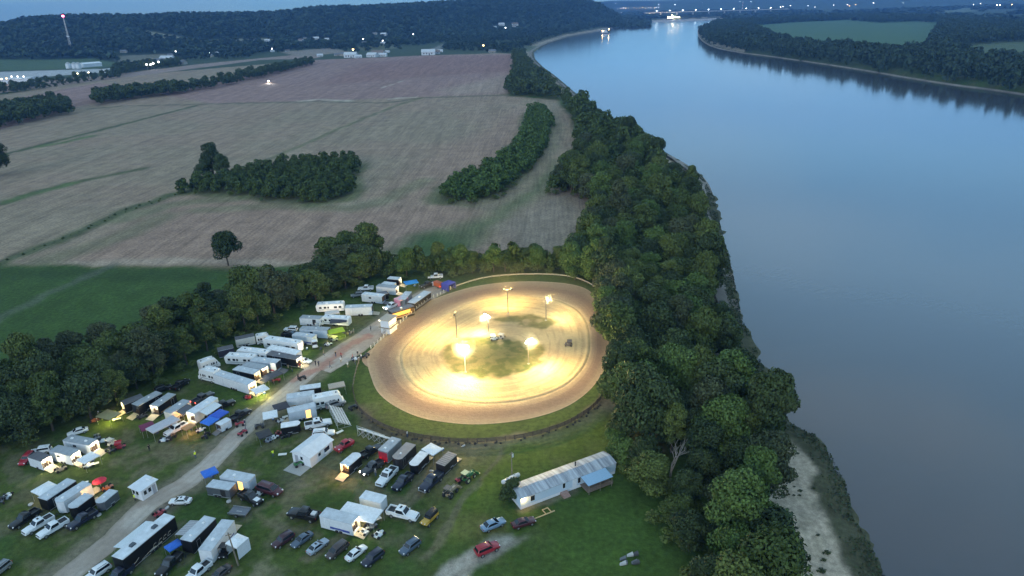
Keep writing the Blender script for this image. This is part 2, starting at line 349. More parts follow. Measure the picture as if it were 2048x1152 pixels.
# verge beside the track, lamp-lit green put into its colour, and worn ground
lay((.085, .115, .028), .85 * poly([(735, 700), (705, 780), (735, 840), (850, 882), (1000, 886), (1140, 850), (1225, 780), (1225, 600), (1140, 545), (960, 550), (860, 600), (780, 660)], 2))
FENCE_PX = [(738, 692), (722, 714), (712, 748), (706, 780), (714, 812), (738, 838), (785, 862), (850, 878), (930, 885), (1010, 881), (1080, 868), (1140, 846), (1188, 814), (1214, 778), (1221, 742)]
lay((.13, .105, .075), .9 * line([(p[0], p[1] + 3) for p in FENCE_PX[4:]], 1.3, .8)); lay((.23, .185, .12), .8 * line([(930, 893), (1010, 890), (1085, 879), (1145, 858), (1190, 828), (1218, 800)], 2.0, 1.4))
lay((.20, .17, .095), .55 * poly([(880, 905), (1000, 885), (1120, 868), (1140, 880), (1030, 920), (960, 1000), (900, 1010)], 7) * sst(.4, .6, mid))
lay((.105, .145, .020), .85 * poly([(940, 930), (1060, 890), (1200, 830), (1250, 900), (1240, 950), (1180, 900), (1020, 960), (960, 1040), (900, 1060)], 6))  # upper lawn: the track lamps' yellow-green light put into the grass colour
lay((.060, .104, .020), .85 * poly([(1060, 1060), (1240, 960), (1330, 1060), (1420, 1200), (900, 1200), (1000, 1110)], 6))
lay((.17, .15, .11), .8 * line([(1050, 1022), (1120, 1000), (1160, 985)], 1.0, .8))
for pts, w, k in (([(560, 1010), (640, 975), (720, 955), (760, 985)], .5, .5), ([(600, 1120), (700, 1060), (800, 1000), (900, 900), (960, 885)], .5, .6), ([(608, 1125), (708, 1066), (808, 1006), (908, 906)], .5, .6), ([(440, 1060), (560, 1000), (640, 960)], .5, .5), ([(840, 1110), (900, 1040), (960, 960), (1010, 905)], .5, .55), ([(850, 1112), (910, 1042), (970, 962)], .5, .5), ([(250, 940), (330, 900), (400, 860)], .6, .45), ([(120, 1090), (220, 1040), (260, 1000)], .5, .5), ([(460, 1000), (540, 1050), (640, 1075)], .5, .4), ([(560, 900), (620, 880), (700, 870)], .6, .5)):
    lay((.165, .14, .085), line(pts, w, .5) * min(k * 1.4, .85))
lay((.15, .13, .085), .55 * sst(.55, .66, fbm(GP[:, 0] / 5, GP[:, 1] / 5, 71)) * poly([(-100, 1250), (-60, 930), (200, 850), (440, 720), (640, 620), (760, 600), (700, 760), (800, 880), (960, 900), (820, 1100), (700, 1200)], 8))
# road shoulders, trampled soil
ROADC = [(60, 1200), (130, 1152), (215, 1080), (290, 1015), (372, 962), (440, 905), (500, 850), (575, 785), (640, 730), (700, 690), (760, 650), (800, 620), (845, 590), (890, 573)]
lay((.21, .18, .135), .75 * line(ROADC, 4.2, 1.6)); lay((.19, .15, .13), .7 * poly([(300, 1010), (345, 1000), (360, 1015), (335, 1040), (280, 1070), (250, 1080)], 2))
lay((.2, .165, .12), .5 * poly([(580, 920), (640, 950), (620, 975), (560, 960)], 4)); lay((.22, .19, .13), .6 * sst(.5, .62, fine) * poly([(420, 1152), (500, 1100), (560, 1130), (520, 1180)], 5))
# driveway by the mobile home
lay((.38, .35, .30), .95 * poly([(840, 1180), (908, 1116), (954, 1084), (985, 1066), (1040, 1062), (1050, 1074), (1012, 1098), (985, 1114), (956, 1131), (905, 1180)], 1.0))
lay((.2, .18, .14), .6 * line([(905, 1160), (960, 1122), (1015, 1088), (1065, 1066)], .5, .5))
# river bank: sand, mud, weeds
q = -sd(GP, RIVER); nearleft = (GP[:, 0] < 40 + GP[:, 1] * .30)
bank = (q < 27) & (gr < 4200)
jq = q + (wx * 7)
lay((.05, .05, .03), sst(31, 27, jq) * nearleft); lay((.46, .385, .295), np.where(nearleft, sst(6.0, 8.0, jq) * sst(24, 20, jq), 0) * np.where(gr < 200, 1, .75))
lay((.085, .085, .05), np.where(nearleft, sst(8.5, 5.5, jq), 0)); lay((.045, .07, .03), sst(.50, .62, fbm(GP[:, 0] / 2.2, GP[:, 1] / 2.2, 77, 3)) * np.where(nearleft, sst(2, 5, jq) * sst(22, 18, jq), 0) * .2)
lay((.06, .07, .035), np.where(~nearleft, sst(1.0, 2.0, jq) * sst(6.5, 4.5, jq), 0) * .8 * sst(.3, .55, fbm(GP[:, 0] / 60, GP[:, 1] / 60, 99)))
# far: town clearings, right-bank fields, forested hills
def farpoly(pts, soft): return sst(-soft, soft, sd(GP, atnh(pts) if pts[0][0] < 1000 else atn(pts)))
lay((.022, .036, .016), sst(0, 1, (np.arctan2(GP[:, 0], GP[:, 1]) < _az[-1]) * sst(-150, 60, gr - np.interp(np.arctan2(GP[:, 0], GP[:, 1]), _az, _hb))))
for pts, c in (([(-60, 150), (0, 142), (190, 137), (250, 128), (190, 117), (0, 120), (-60, 124)], (.075, .115, .05)), ([(-60, 166), (0, 160), (200, 146), (225, 139), (190, 138), (0, 144), (-60, 148)], (.42, .42, .42)),
               ([(225, 113), (330, 108), (370, 120), (300, 128), (250, 130)], (.16, .15, .1)), ([(290, 62), (320, 66), (410, 84), (390, 83), (300, 74)], (.20, .20, .13)),
               ([(420, 80), (520, 76), (560, 80), (430, 84)], (.18, .18, .12)), ([(700, 95), (780, 88), (800, 96), (740, 104)], (.12, .13, .07)), ([(560, 104), (660, 96), (700, 104), (600, 114)], (.24, .2, .16)),
               ([(1488, 48), (1600, 40), (1700, 37), (1760, 43), (1830, 40), (1890, 45), (1880, 62), (1850, 92), (1800, 95), (1700, 84), (1630, 86), (1560, 72)], (.075, .135, .065)),
               ([(1880, 92), (1990, 82), (2100, 78), (2100, 104), (1960, 106)], (.09, .12, .06)), ([(1880, 22), (1940, 14), (1950, 22), (1900, 30)], (.12, .15, .09)), ([(1830, 39), (1900, 33), (1905, 38), (1850, 44)], (.2, .18, .14)),
               ([(1600, 12), (1680, 5), (1680, 9), (1610, 14)], (.32, .32, .34)), ([(860, 100), (885, 88), (880, 104)], (.2, .2, .18)), ([(1045, 92), (1080, 86), (1075, 94), (1050, 100)], (.13, .15, .09))):
    lay(c, farpoly(pts, 6))
ALB *= (.86 + .28 * fbm(GP[:, 0] / 5.5, GP[:, 1] / 5.5, 60, 4))[:, None]
# soil height noise
GZ = GZ + (fbm(GP[:, 0] / 11, GP[:, 1] / 11, 90) - .5) * .25 * (gr > 250)
idx = np.arange(na * nr).reshape(nr, na)
Fq = np.stack([idx[:-1, :-1], idx[:-1, 1:], idx[1:, 1:], idx[1:, :-1]], -1).reshape(-1, 4)
gm, n, l, b = nm("ground"); b.inputs['Roughness'].default_value = .9; b.inputs['Specular IOR Level'].default_value = .12
at_ = n.new('ShaderNodeAttribute'); at_.attribute_name = 'albedo'; af = n.new('ShaderNodeAttribute'); af.attribute_name = 'field'
ge = n.new('ShaderNodeNewGeometry')
_p, _q = at(600, 470), at(860, 240); rowang = math.atan2(_q.y - _p.y, _q.x - _p.x)
def noise(scale, detail=4, vec=None, dist=0.):
    t = n.new('ShaderNodeTexNoise'); t.inputs['Scale'].default_value = scale; t.inputs['Detail'].default_value = detail; t.inputs['Distortion'].default_value = dist
    l.new(vec or ge.outputs['Position'], t.inputs['Vector']); return t.outputs['Fac']
mp = n.new('ShaderNodeMapping'); mp.vector_type = 'TEXTURE'; mp.inputs['Rotation'].default_value = (0, 0, rowang); mp.inputs['Scale'].default_value = (26, 1.3, 1)
l.new(ge.outputs['Position'], mp.inputs['Vector'])
mp2 = n.new('ShaderNodeMapping'); mp2.vector_type = 'TEXTURE'; mp2.inputs['Rotation'].default_value = (0, 0, rowang + .06); mp2.inputs['Scale'].default_value = (120, 7, 1); l.new(ge.outputs['Position'], mp2.inputs['Vector'])
def mrange(x, a, b_, c, d_):
    t = n.new('ShaderNodeMapRange'); t.inputs[1].default_value = a; t.inputs[2].default_value = b_; t.inputs[3].default_value = c; t.inputs[4].default_value = d_; l.new(x, t.inputs[0]); return t.outputs[0]
def mul(a_, b_, op='MULTIPLY'):
    t = n.new('ShaderNodeMath'); t.operation = op; l.new(a_, t.inputs[0])
    if isinstance(b_, float): t.inputs[1].default_value = b_
    else: l.new(b_, t.inputs[1])
    return t.outputs[0]
s1 = mrange(noise(1, 3, mp.outputs[0], .3), .3, .7, -.17, .17); s2 = mrange(noise(1, 3, mp2.outputs[0], .4), .3, .7, -.14, .14)
st_ = mul(mul(s1, s2, 'ADD'), af.outputs['Fac']); 
g1 = mrange(noise(.9, 5), .3, .7, .74, 1.26); g2 = mrange(noise(.12, 4), .3, .7, .86, 1.14); g3 = mrange(noise(4.5, 3), .3, .7, .82, 1.18)
v = mul(mul(mul(g1, g2), g3), mul(st_, 1.0, 'ADD'))
hs = n.new('ShaderNodeHueSaturation'); l.new(at_.outputs['Color'], hs.inputs['Color']); l.new(v, hs.inputs['Value']); l.new(hs.outputs[0], b.inputs['Base Color'])
bp = n.new('ShaderNodeBump'); bp.inputs['Strength'].default_value = .5; bp.inputs['Distance'].default_value = .25; l.new(noise(1.6, 4), bp.inputs['Height']); l.new(bp.outputs[0], b.inputs['Normal'])
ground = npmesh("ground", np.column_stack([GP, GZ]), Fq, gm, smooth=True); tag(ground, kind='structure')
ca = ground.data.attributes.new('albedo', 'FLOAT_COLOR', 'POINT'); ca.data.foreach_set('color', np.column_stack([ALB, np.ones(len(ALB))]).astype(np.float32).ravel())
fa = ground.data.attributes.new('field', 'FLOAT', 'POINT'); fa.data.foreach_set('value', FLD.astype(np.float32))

# ------------------------------------------------------------------ river
wm, n, l, b = nm("river_water"); b.inputs['Base Color'].default_value = (.085, .09, .105, 1); b.inputs['Roughness'].default_value = .09; b.inputs['IOR'].default_value = 1.5
ge = n.new('ShaderNodeNewGeometry'); mp = n.new('ShaderNodeMapping'); mp.vector_type = 'TEXTURE'; mp.inputs['Rotation'].default_value = (0, 0, R(35)); mp.inputs['Scale'].default_value = (2.2, 1, 1); l.new(ge.outputs['Position'], mp.inputs['Vector'])
t1 = n.new('ShaderNodeTexNoise'); t1.inputs['Scale'].default_value = .55; t1.inputs['Detail'].default_value = 5; l.new(mp.outputs[0], t1.inputs['Vector'])
bp = n.new('ShaderNodeBump'); bp.inputs['Strength'].default_value = .16; bp.inputs['Distance'].default_value = .22; l.new(t1.outputs['Fac'], bp.inputs['Height']); l.new(bp.outputs[0], b.inputs['Normal'])
t2 = n.new('ShaderNodeTexNoise'); t2.inputs['Scale'].default_value = .016; t2.inputs['Detail'].default_value = 6; t2.inputs['Distortion'].default_value = 1.2; l.new(mp.outputs[0], t2.inputs['Vector'])
cr = n.new('ShaderNodeMix'); cr.data_type = 'RGBA'; cr.inputs['A'].default_value = (.040, .050, .066, 1); cr.inputs['B'].default_value = (.078, .076, .082, 1); l.new(t2.outputs['Fac'], cr.inputs['Factor']); l.new(cr.outputs['Result'], b.inputs['Base Color'])  # soft cloud reflections put into the water colour by broad noise
o = MB().quad((-1500, -300, ZW), (9000, -300, ZW), (9000, 6000, ZW), (-1500, 6000, ZW)).build("river", wm); tag(o, kind='structure')

def shore_ribbon(name, pts, w, zi, zo, n=260):
    C = smoothloop(atn(pts, ZW), n, False); T = np.gradient(C, axis=0); T /= np.hypot(T[:, 0], T[:, 1])[:, None]; Nn = np.stack([-T[:, 1], T[:, 0]], 1)
    if sd(C[n // 2:n // 2 + 1] + Nn[n // 2:n // 2 + 1] * 4, RIVER)[0] > 0: Nn = -Nn
    k = np.array([-1.5, .8, 2.4, 4.2, 6.0]) / 6 * w; z = np.array([zi - .35, zi + .12, zi + .5, zo - .2, zo]); ww = (.55 + .9 * fbm(C[:, 0] / 25, C[:, 1] / 25, 13))[:, None]
    V = np.concatenate([np.column_stack([C + Nn * q * (ww if q > 1 else 1), np.full(n, zz)]) for q, zz in zip(k, z)]); i = np.arange(5 * n).reshape(5, n); f = np.stack([i[:-1, :-1], i[1:, :-1], i[1:, 1:], i[:-1, 1:]], -1).reshape(-1, 4)
    return tag(npmesh(name, V, f, mat("shore_sand", (.21, .18, .15), .9, var=.35, scale=.06, bump=.3), smooth=True), kind='structure')
shore_ribbon("far_shore", WR[2:16], 3.4, ZW, -5.8); shore_ribbon("river_shore", WL[17:], 8, ZW, -4.6)
# ------------------------------------------------------------------ trees
def crown_np(rng, Rc, H, z0, nb, nl, ls, flat=.8):
    """leaf clumps gathered on lobes through an uneven crown; returns quads"""
    C = []; 
    for k in range(nb):
        t = (k + .5) / nb; ph = k * 2.4 + rng.uniform(-.5, .5); zz = rng.uniform(0, 1) ** .8
        rad = Rc * (.72 * math.sqrt(max(1 - (zz * 1.05 - .25) ** 2 * 1.15, .05))) * rng.uniform(.55, 1.12)
        C.append((rad * math.cos(ph), rad * math.sin(ph), z0 + (H - z0) * (.16 + .70 * zz), Rc * rng.uniform(.26, .46)))
    C.append((rng.uniform(-.15, .15) * Rc, rng.uniform(-.15, .15) * Rc, H - Rc * .38, Rc * .42)); C.append((0, 0, z0 + (H - z0) * .5, Rc * .6))
    C = np.array(C); w = C[:, 3] ** 2; pick = rng.choice(len(C), nl, p=w / w.sum()); c = C[pick]
    d = rng.normal(size=(nl, 3)); d[:, 2] = d[:, 2] * .9 + .25; d /= np.linalg.norm(d, axis=1)[:, None]
    p = c[:, :3] + d * (c[:, 3] * rng.uniform(.72, 1.08, nl))[:, None] * np.array([1, 1, flat])
    nrm = d * .75 + rng.normal(size=(nl, 3)) * .45 + np.array([0, 0, .25]); nrm /= np.linalg.norm(nrm, axis=1)[:, None]
    u = np.cross(nrm, rng.normal(size=(nl, 3))); u /= np.linalg.norm(u, axis=1)[:, None]; v = np.cross(nrm, u)
    s = ls * rng.uniform(.55, 1.25, nl)[:, None]; a = rng.uniform(.6, 1., nl)[:, None]
    bend = nrm * s * .18
    V = np.stack([p - u * s - bend, p - v * s * a * .75 + bend * .5, p + u * s - bend, p + v * s * a * .75 + bend * .5], 1).reshape(-1, 3)
    return V, np.arange(nl * 4).reshape(-1, 4)
bark = mat("bark", (.075, .06, .045), .9, var=.3, scale=3)
LEAF = {'river': leafmat("leaves_river", (.044, .074, .017), (.118, .150, .036)), 'dark': leafmat("leaves_dark", (.030, .050, .017), (.068, .096, .030)),
        'bright': leafmat("leaves_bright", (.070, .120, .026), (.110, .165, .040)), 'olive': leafmat("leaves_olive", (.052, .070, .030), (.092, .105, .046)), 'far': leafmat("leaves_far", (.026, .048, .028), (.05, .080, .040))}
def trunk_mb(rng, H, Rc, r0):
    m = MB(); lean = (rng.uniform(-.3, .3), rng.uniform(-.3, .3)); top = (lean[0], lean[1], H * .62)
    m.tube((0, 0, -.4), (lean[0] * .5, lean[1] * .5, H * .32), r0, 8, r0 * .72); m.tube((lean[0] * .5, lean[1] * .5, H * .32), top, r0 * .72, 7, r0 * .3)
    for k in range(6):
        a = k * 1.13 + rng.uniform(0, .5); z = H * rng.uniform(.28, .55)
        m.tube((lean[0] * .6, lean[1] * .6, z), (Rc * .62 * math.cos(a), Rc * .62 * math.sin(a), z + H * rng.uniform(.12, .28)), r0 * .38, 5, r0 * .1)
    return m
PROTO = {}
def protos(kind, n, Rc, H, z0, nb, nl, ls):
    PROTO[kind] = []
    for k in range(n):
        rng = np.random.default_rng(100 + k + len(kind) * 17); f = rng.uniform(.86, 1.12)
        V, Fq = crown_np(rng, Rc * f, H / f ** .5, z0, nb + k % 3 * 2, nl, ls)
        cm = npmesh(None, V, Fq, LEAF['river']) if False else None
        me = D.meshes.new("crown"); me.vertices.add(len(V)); me.vertices.foreach_set('co', V.astype(np.float32).ravel()); me.loops.add(Fq.size); me.loops.foreach_set('vertex_index', Fq.astype(np.int32).ravel())
        me.polygons.add(len(Fq)); me.polygons.foreach_set('loop_start', np.arange(0, Fq.size, 4, dtype=np.int32)); me.update(calc_edges=True); me.materials.append(LEAF['river'])
        PROTO[kind].append((me, trunk_mb(rng, H, Rc, H * .022 + .05).mesh("trunk", bark), Rc, H))
protos('broad', 7, 5.7, 12.6, .9, 24, 8200, .345)
protos('tall', 4, 5.0, 16.0, 1.6, 26, 8200, .345)
protos('bush', 4, 2.7, 4.2, .0, 9, 2600, .26)
CM = {}
def crown_mesh(me, leaf):
    k = (me.name, leaf)
    if k not in CM:
        if leaf == 'river': CM[k] = me
        else: CM[k] = me.copy(); CM[k].materials.clear(); CM[k].materials.append(LEAF[leaf])
    return CM[k]
def tree(kind, i, loc, s, rz, leaf, label, group, name, cat, sz=None):
    me, tm, _, _ = PROTO[kind][i % len(PROTO[kind])]
    e = thing(name, label, cat, loc, rz, group); e.scale = (s, s, s * (sz or 1))
    link("trunk", tm, e); link("crown", crown_mesh(me, leaf), e); return e
def scatter(Q, dmin, seed, pos=None, tries=30000, mindist_fn=None):
    """dart throwing inside polygon Q"""
    rng = np.random.default_rng(seed); lo, hi = Q.min(0), Q.max(0); cell = dmin; G = {}; out = []
    P = rng.uniform(lo, hi, (tries, 2)); P = P[inside(P, Q)]
    for p in P:
        k = (int(p[0] // cell), int(p[1] // cell)); ok = True
        for dx in (-1, 0, 1):
            for dy in (-1, 0, 1):
                for o in G.get((k[0] + dx, k[1] + dy), ()):
                    if (o[0] - p[0]) ** 2 + (o[1] - p[1]) ** 2 < dmin * dmin: ok = False; break
        if ok: G.setdefault(k, []).append(p); out.append(p)
    return np.array(out)
TREES = []   # (x, y, kind, scale, leaf, belt)
def belt(px, dmin, seed, kinds, smin, smax, leaf, name, z=0., extra=None):
    Q = atn(px, z) if not isinstance(px, np.ndarray) else px
    P = scatter(Q, dmin, seed); rng = random.Random(seed)
    for p in P: TREES.append((p[0], p[1], rng.choice(kinds), rng.uniform(smin, smax), rng.choice(leaf), name))
RB_W = [(1470, 1300), (1400, 1160), (1350, 1085), (1310, 1020), (1275, 985), (1262, 960), (1262, 900), (1240, 850), (1232, 800), (1233, 740), (1228, 690), (1222, 640), (1205, 595), (1182, 568), (1140, 546), (1135, 532), (1160, 505), (1192, 462), (1200, 430), (1180, 408), (1140, 392), (1104, 386), (1104, 372), (1150, 345), (1160, 300), (1155, 250), (1140, 222), (1125, 208)]
RB_E = [(1165, 212), (1215, 252), (1283, 304), (1346, 350), (1384, 400), (1406, 472), (1420, 540), (1440, 620), (1468, 700), (1496, 770), (1536, 830), (1538, 880), (1536, 950), (1537, 1030), (1538, 1100), (1540, 1180), (1540, 1300)]
belt(RB_W + RB_E, 5.6, 5, ['broad', 'broad', 'tall'], .52, 1.26, ['river', 'river', 'dark', 'bright', 'olive', 'dark'], 'riverbank')
belt([(-140, 960), (-10, 915), (45, 888), (120, 858), (215, 825), (300, 765), (372, 738), (440, 682), (500, 662), (560, 640), (620, 602), (690, 580), (745, 556), (720, 545), (640, 570), (540, 602), (430, 640), (340, 688), (230, 722), (150, 748), (0, 800), (-140, 850)], 5.2, 6, ['broad', 'broad', 'tall'], .60, 1.04, ['river', 'dark', 'dark', 'river', 'olive'], 'pit')
belt([(745, 556), (770, 556), (870, 549), (1000, 545), (1130, 547), (1130, 537), (1000, 535), (870, 538), (770, 545), (700, 550)], 3.6, 9, ['broad', 'broad', 'tall'], .50, .74, ['river', 'bright', 'river'], 'hedge')
belt([(365, 386), (470, 386), (540, 400), (620, 404), (690, 398), (708, 380), (690, 358), (722, 336), (700, 326), (600, 330), (520, 345), (440, 362), (400, 372)], 5.2, 12, ['broad'], .52, .74, ['dark', 'dark', 'river'], 'grove')
belt([(886, 402), (945, 406), (997, 388), (1048, 350), (1087, 302), (1104, 252), (1083, 222), (1060, 226), (1050, 270), (1022, 318), (970, 350), (912, 370), (886, 386)], 4.8, 14, ['broad'], .55, .80, ['bright', 'river', 'bright'], 'spit')
belt([(1015, 190), (1070, 193), (1118, 200), (1095, 170), (1070, 150), (1050, 128), (1046, 108), (1030, 112), (1032, 140)], 9, 15, ['broad'], .9, 1.3, ['river', 'dark'], 'upriver')
for px, py, kd, s, lf in ((457, 531, 'broad', 1.0, 'dark'), (428, 352, 'broad', 1.25, 'dark'), (408, 358, 'broad', .9, 'dark'), (447, 356, 'broad', .9, 'dark'), (-4, 352, 'broad', 1.75, 'dark'), (368, 384, 'bush', 1.3, 'dark'), (645, 505, 'broad', .55, 'dark'), (700, 530, 'broad', 1.05, 'river'), (738, 536, 'broad', 1.2, 'river'), (668, 548, 'broad', 1.0, 'river'), (632, 600, 'broad', .9, 'river'), (1150, 560, 'broad', .8, 'bright'), (1232, 905, 'bush', 1.1, 'bright'), (1250, 925, 'bush', 1.3, 'bright'), (1022, 1000, 'bush', .9, 'dark'), (1216, 650, 'broad', .95, 'bright'), (1221, 690, 'broad', .9, 'bright'), (1212, 615, 'broad', .9, 'bright')):
    p = at(px, py); TREES.append((p.x, p.y, kd, s, lf, 'lone' if px < 470 and py > 500 else ('bank_bush' if kd == 'bush' and px > 1000 else ('field' if px < 470 else ('riverbank' if px > 1100 else 'pit')))))
belt([(-40, 268), (0, 258), (60, 245), (140, 228), (140, 215), (100, 205), (0, 225), (-60, 240)], 8.5, 16, ['broad'], .8, 1.2, ['dark'], 'far_row')
belt([(192, 212), (235, 205), (262, 198), (262, 190), (230, 190), (192, 198)], 8, 17, ['broad'], .8, 1.2, ['dark'], 'far_row')
belt([(265, 198), (350, 190), (350, 181), (265, 188)], 8, 18, ['broad'], .8, 1.25, ['dark'], 'far_row')
belt([(350, 190), (450, 172), (560, 147), (625, 130), (620, 126), (540, 143), (440, 166), (350, 181)], 9.5, 19, ['broad'], .7, 1.25, ['dark'], 'far_row')
belt([(-40, 200), (0, 190), (150, 168), (240, 155), (240, 150), (140, 160), (0, 181), (-40, 190)], 8.5, 20, ['bush', 'broad'], .6, 1.0, ['dark'], 'far_row')
belt([(230, 152), (290, 140), (360, 132), (360, 126), (290, 132), (230, 143)], 10, 22, ['broad'], .7, 1.2, ['dark'], 'far_row')
belt([(0, 526), (60, 501), (150, 466), (260, 416), (350, 388), (352, 392), (262, 421), (150, 471), (62, 506), (0, 531)], 4.4, 23, ['bush'], .14, .30, ['dark', 'river'], 'ditch')
SPEC = {'riverbank': ("broadleaf tree in the dense belt along the near river bank", "trees of the near river bank", "riverbank_tree"),
        'pit': ("broadleaf tree in the dark belt behind the parked trailers", "trees behind the trailers", "woodland_tree"),
        'hedge': ("low bushy tree in the row behind the far end of the dirt track", "hedgerow trees behind the track", "hedgerow_tree"),
        'grove': ("dark tree in the rounded grove standing in the ploughed field", "trees of the field grove", "grove_tree"),
        'spit': ("tree in the curved green strip beside the field lane", "trees of the curved strip", "strip_tree"),
        'upriver': ("tree in the clump at the upriver end of the fields by the water", "trees of the upriver clump", "upriver_tree"),
        'lone': ("lone dark round tree at the edge of the ploughed field", None, "lone_tree"),
        'field': ("dark tree standing at the field edge beside the grove on the left", "field edge trees", "field_tree"),
        'bank_bush': ("bright green bush on the grass beside the mobile home", "bushes near the mobile home", "bush")}
TREES = [t for t in TREES if t[5] in ('far_row', 'ditch') or True]
def size_in_view(t): return t[3] * PROTO[t[2]][0][2] / math.hypot(t[0], t[1], HC)
cand = [t for t in TREES if t[5] in SPEC]; cand.sort(key=size_in_view, reverse=True)
must = [t for t in cand if t[5] in ('lone', 'field', 'bank_bush')]
def inview(t):
    d = np.array([t[0], t[1], 5 - HC]); zc = d @ F_; return zc > 5 and -60 < 1024 + FPX * (d @ R_) / zc < 2110 and 576 - FPX * (d @ U_) / zc < 1260
cand = [t for t in cand if t not in must and inview(t)]
single = must + cand[:NTREES - len(must)]; rest = cand[NTREES - len(must):] + [t for t in TREES if t[5] not in SPEC]
rt = random.Random(3)
for t in single:
    lab, grp, nmn = SPEC[t[5]]
    tree(t[2], rt.randrange(12), (t[0], t[1], gz(t[0], t[1]) - .1), t[3], rt.uniform(0, 6.28), t[4], lab, grp, nmn, 'bush' if t[5] == 'bank_bush' else 'tree', rt.uniform(.82, 1.28))
print("trees", len(single), "rest", len(rest), {b: sum(1 for t in single if t[5] == b) for b in SPEC})
def bake(name, items, nl, ls, leaf, trunk=False):
    """many far trees as one mass: items (x, y, z, Rc, H)"""
    rng = np.random.default_rng(len(name) * 7 + 1); lib = [crown_np(rng, 1., 2.1, .25, 8, nl, ls) for _ in range(7)]
    if not len(items): return
    VV = []
    for k, (x, y, z, rc, h) in enumerate(items):
        V = lib[k % 7][0]; a = k * 1.7; c, s_ = math.cos(a), math.sin(a)
        VV.append(np.stack([(V[:, 0] * c - V[:, 1] * s_) * rc + x, (V[:, 0] * s_ + V[:, 1] * c) * rc + y, V[:, 2] * h / 2.1 + z], 1))
    V = np.concatenate(VV); o = npmesh(name, V, np.arange(len(V)).reshape(-1, 4), LEAF[leaf]); return tag(o, kind='stuff')
g = {}
for t in rest:
    _, _, rc, h = PROTO[t[2]][0]; g.setdefault('strip_woods' if t[5] == 'spit' else 'field_woods' if math.hypot(t[0], t[1]) < 700 and t[5] != 'far_row' else 'tree_rows', []).append((t[0], t[1], gz(t[0], t[1]) - .3, rc * t[3], h * t[3]))
# low undergrowth that fills the belts to the ground
ug = []; OVAL = atn(FENCE_PX + [(1222, 690), (1216, 640), (1203, 606), (1180, 572), (1130, 556), (1010, 552), (910, 576), (830, 620), (760, 680)])
for t in TREES:
    if t[5] in ('riverbank', 'pit', 'hedge', 'grove', 'spit') and math.hypot(t[0], t[1]) < 480:
        for k in range(2):
            x, y = t[0] + rt.uniform(-4.8, 4.8), t[1] + rt.uniform(-4.8, 4.8)
            if sd(np.array([[x, y]]), OVAL)[0] < -2.0: ug.append((x, y, gz(x, y) - .2, rt.uniform(1.3, 2.4), rt.uniform(2.0, 4.2)))
bake('undergrowth', ug, 420, .15, 'river')
bake('field_woods', g.get('field_woods', []), 460, .16, 'river'); bake('strip_woods', g.get('strip_woods', []), 460, .16, 'bright'); bake('tree_rows', g.get('tree_rows', []), 300, .2, 'dark')
# far forest on the hills and the plain beyond the fields, and the whole right bank
def cloud(px, dmin, seed, keep=None, tries=60000):
    Q = atn(px) if not isinstance(px, np.ndarray) else px
    P = scatter(Q, dmin, seed, tries=tries)
    if keep is not None and len(P): P = P[keep(P)]
    return P
def wedge(a0, a1, r0, r1, n=24):
    a = np.linspace(a0, a1, n); return np.concatenate([np.stack([np.sin(a) * r0, np.cos(a) * r0], 1), np.stack([np.sin(a[::-1]) * r1, np.cos(a[::-1]) * r1], 1)])
def azr(P): return np.arctan2(P[:, 0], P[:, 1]), np.hypot(P[:, 0], P[:, 1])
def onhill(P):
    a, r = azr(P); return (r > np.interp(a, _az, _hb) - 60) & (r < np.interp(a, _az, _hc) + 90) & (a < _az[-1])
OPEN = [atnh(p) for p in ([(285, 58), (320, 63), (412, 82), (392, 86), (300, 78)], [(415, 78), (520, 74), (560, 79), (430, 86)], [(-60, 168), (230, 142), (255, 126), (190, 116), (-60, 122)], [(222, 112), (330, 106), (375, 120), (300, 130), (250, 132)])]
HOUSES = [(248, 104, 14), (282, 128, 16), (300, 124, 12), (318, 126, 22), (336, 122, 26), (352, 126, 16), (364, 128, 18), (341, 111, 12), (420, 113, 14), (432, 108, 14), (535, 82, 14), (602, 81, 14), (610, 77, 10), (632, 78, 16), (654, 79, 12), (728, 86, 12), (724, 90, 10), (750, 68, 14), (768, 70, 18), (766, 87, 12), (826, 73, 10), (690, 111, 18), (702, 114, 24), (716, 115, 14), (745, 113, 20), (757, 111, 26), (766, 112, 16), (775, 104, 10), (857, 109, 26), (871, 107, 18), (880, 103, 12), (985, 104, 14), (1003, 50, 20), (1012, 57, 10), (1028, 53, 12), (990, 54, 10), (1030, 50, 22), (545, 103, 9), (575, 102, 10), (640, 112, 12), (675, 111, 12)]
HOUSEP = [ath(h_[0], h_[1] + 1) for h_ in HOUSES]
def open_(P):
    m = np.zeros(len(P), bool)
    for hp, h_ in zip(HOUSEP, HOUSES):
        e = np.array([hp.x, hp.y]); u_ = -e / np.linalg.norm(e); m |= seg_d(P, e, e + u_ * (95 if h_[1] < 100 else 45)) < h_[2] * .9 + 6
    for Q in OPEN: m |= inside(P, Q)
    return m
Ph = cloud(wedge(_az[1], _az[-1] + .01, 1450, 3900, 40), 15.5, 31, lambda P: onhill(P) & ~open_(P), 90000)
hz = hgt(Ph); rr = np.random.default_rng(5).uniform(.75, 1.3, len(Ph))
bake('hill_forest', [(p[0], p[1], z - 1.5, 8.6 * k, 14 * k) for p, z, k in zip(Ph, hz, rr)], 34, .62, 'far')
FIELDQ = atn(FIELD); FB2 = atn([(-300, 240), (0, 190), (320, 150), (520, 124), (640, 120), (1035, 108), (640, 102), (400, 124), (200, 148), (0, 164), (-300, 196)])
def onplain(P):
    a, r = azr(P); ok = (r < np.interp(a, _az, _hb) - 40) & ~inside(P, FIELDQ) & ~inside(P, FB2) & ~open_(P) & (sd(P, RIVER) < -22) & (vnoise(P[:, 0] / 85, P[:, 1] / 85, 5) > .36)
    return ok
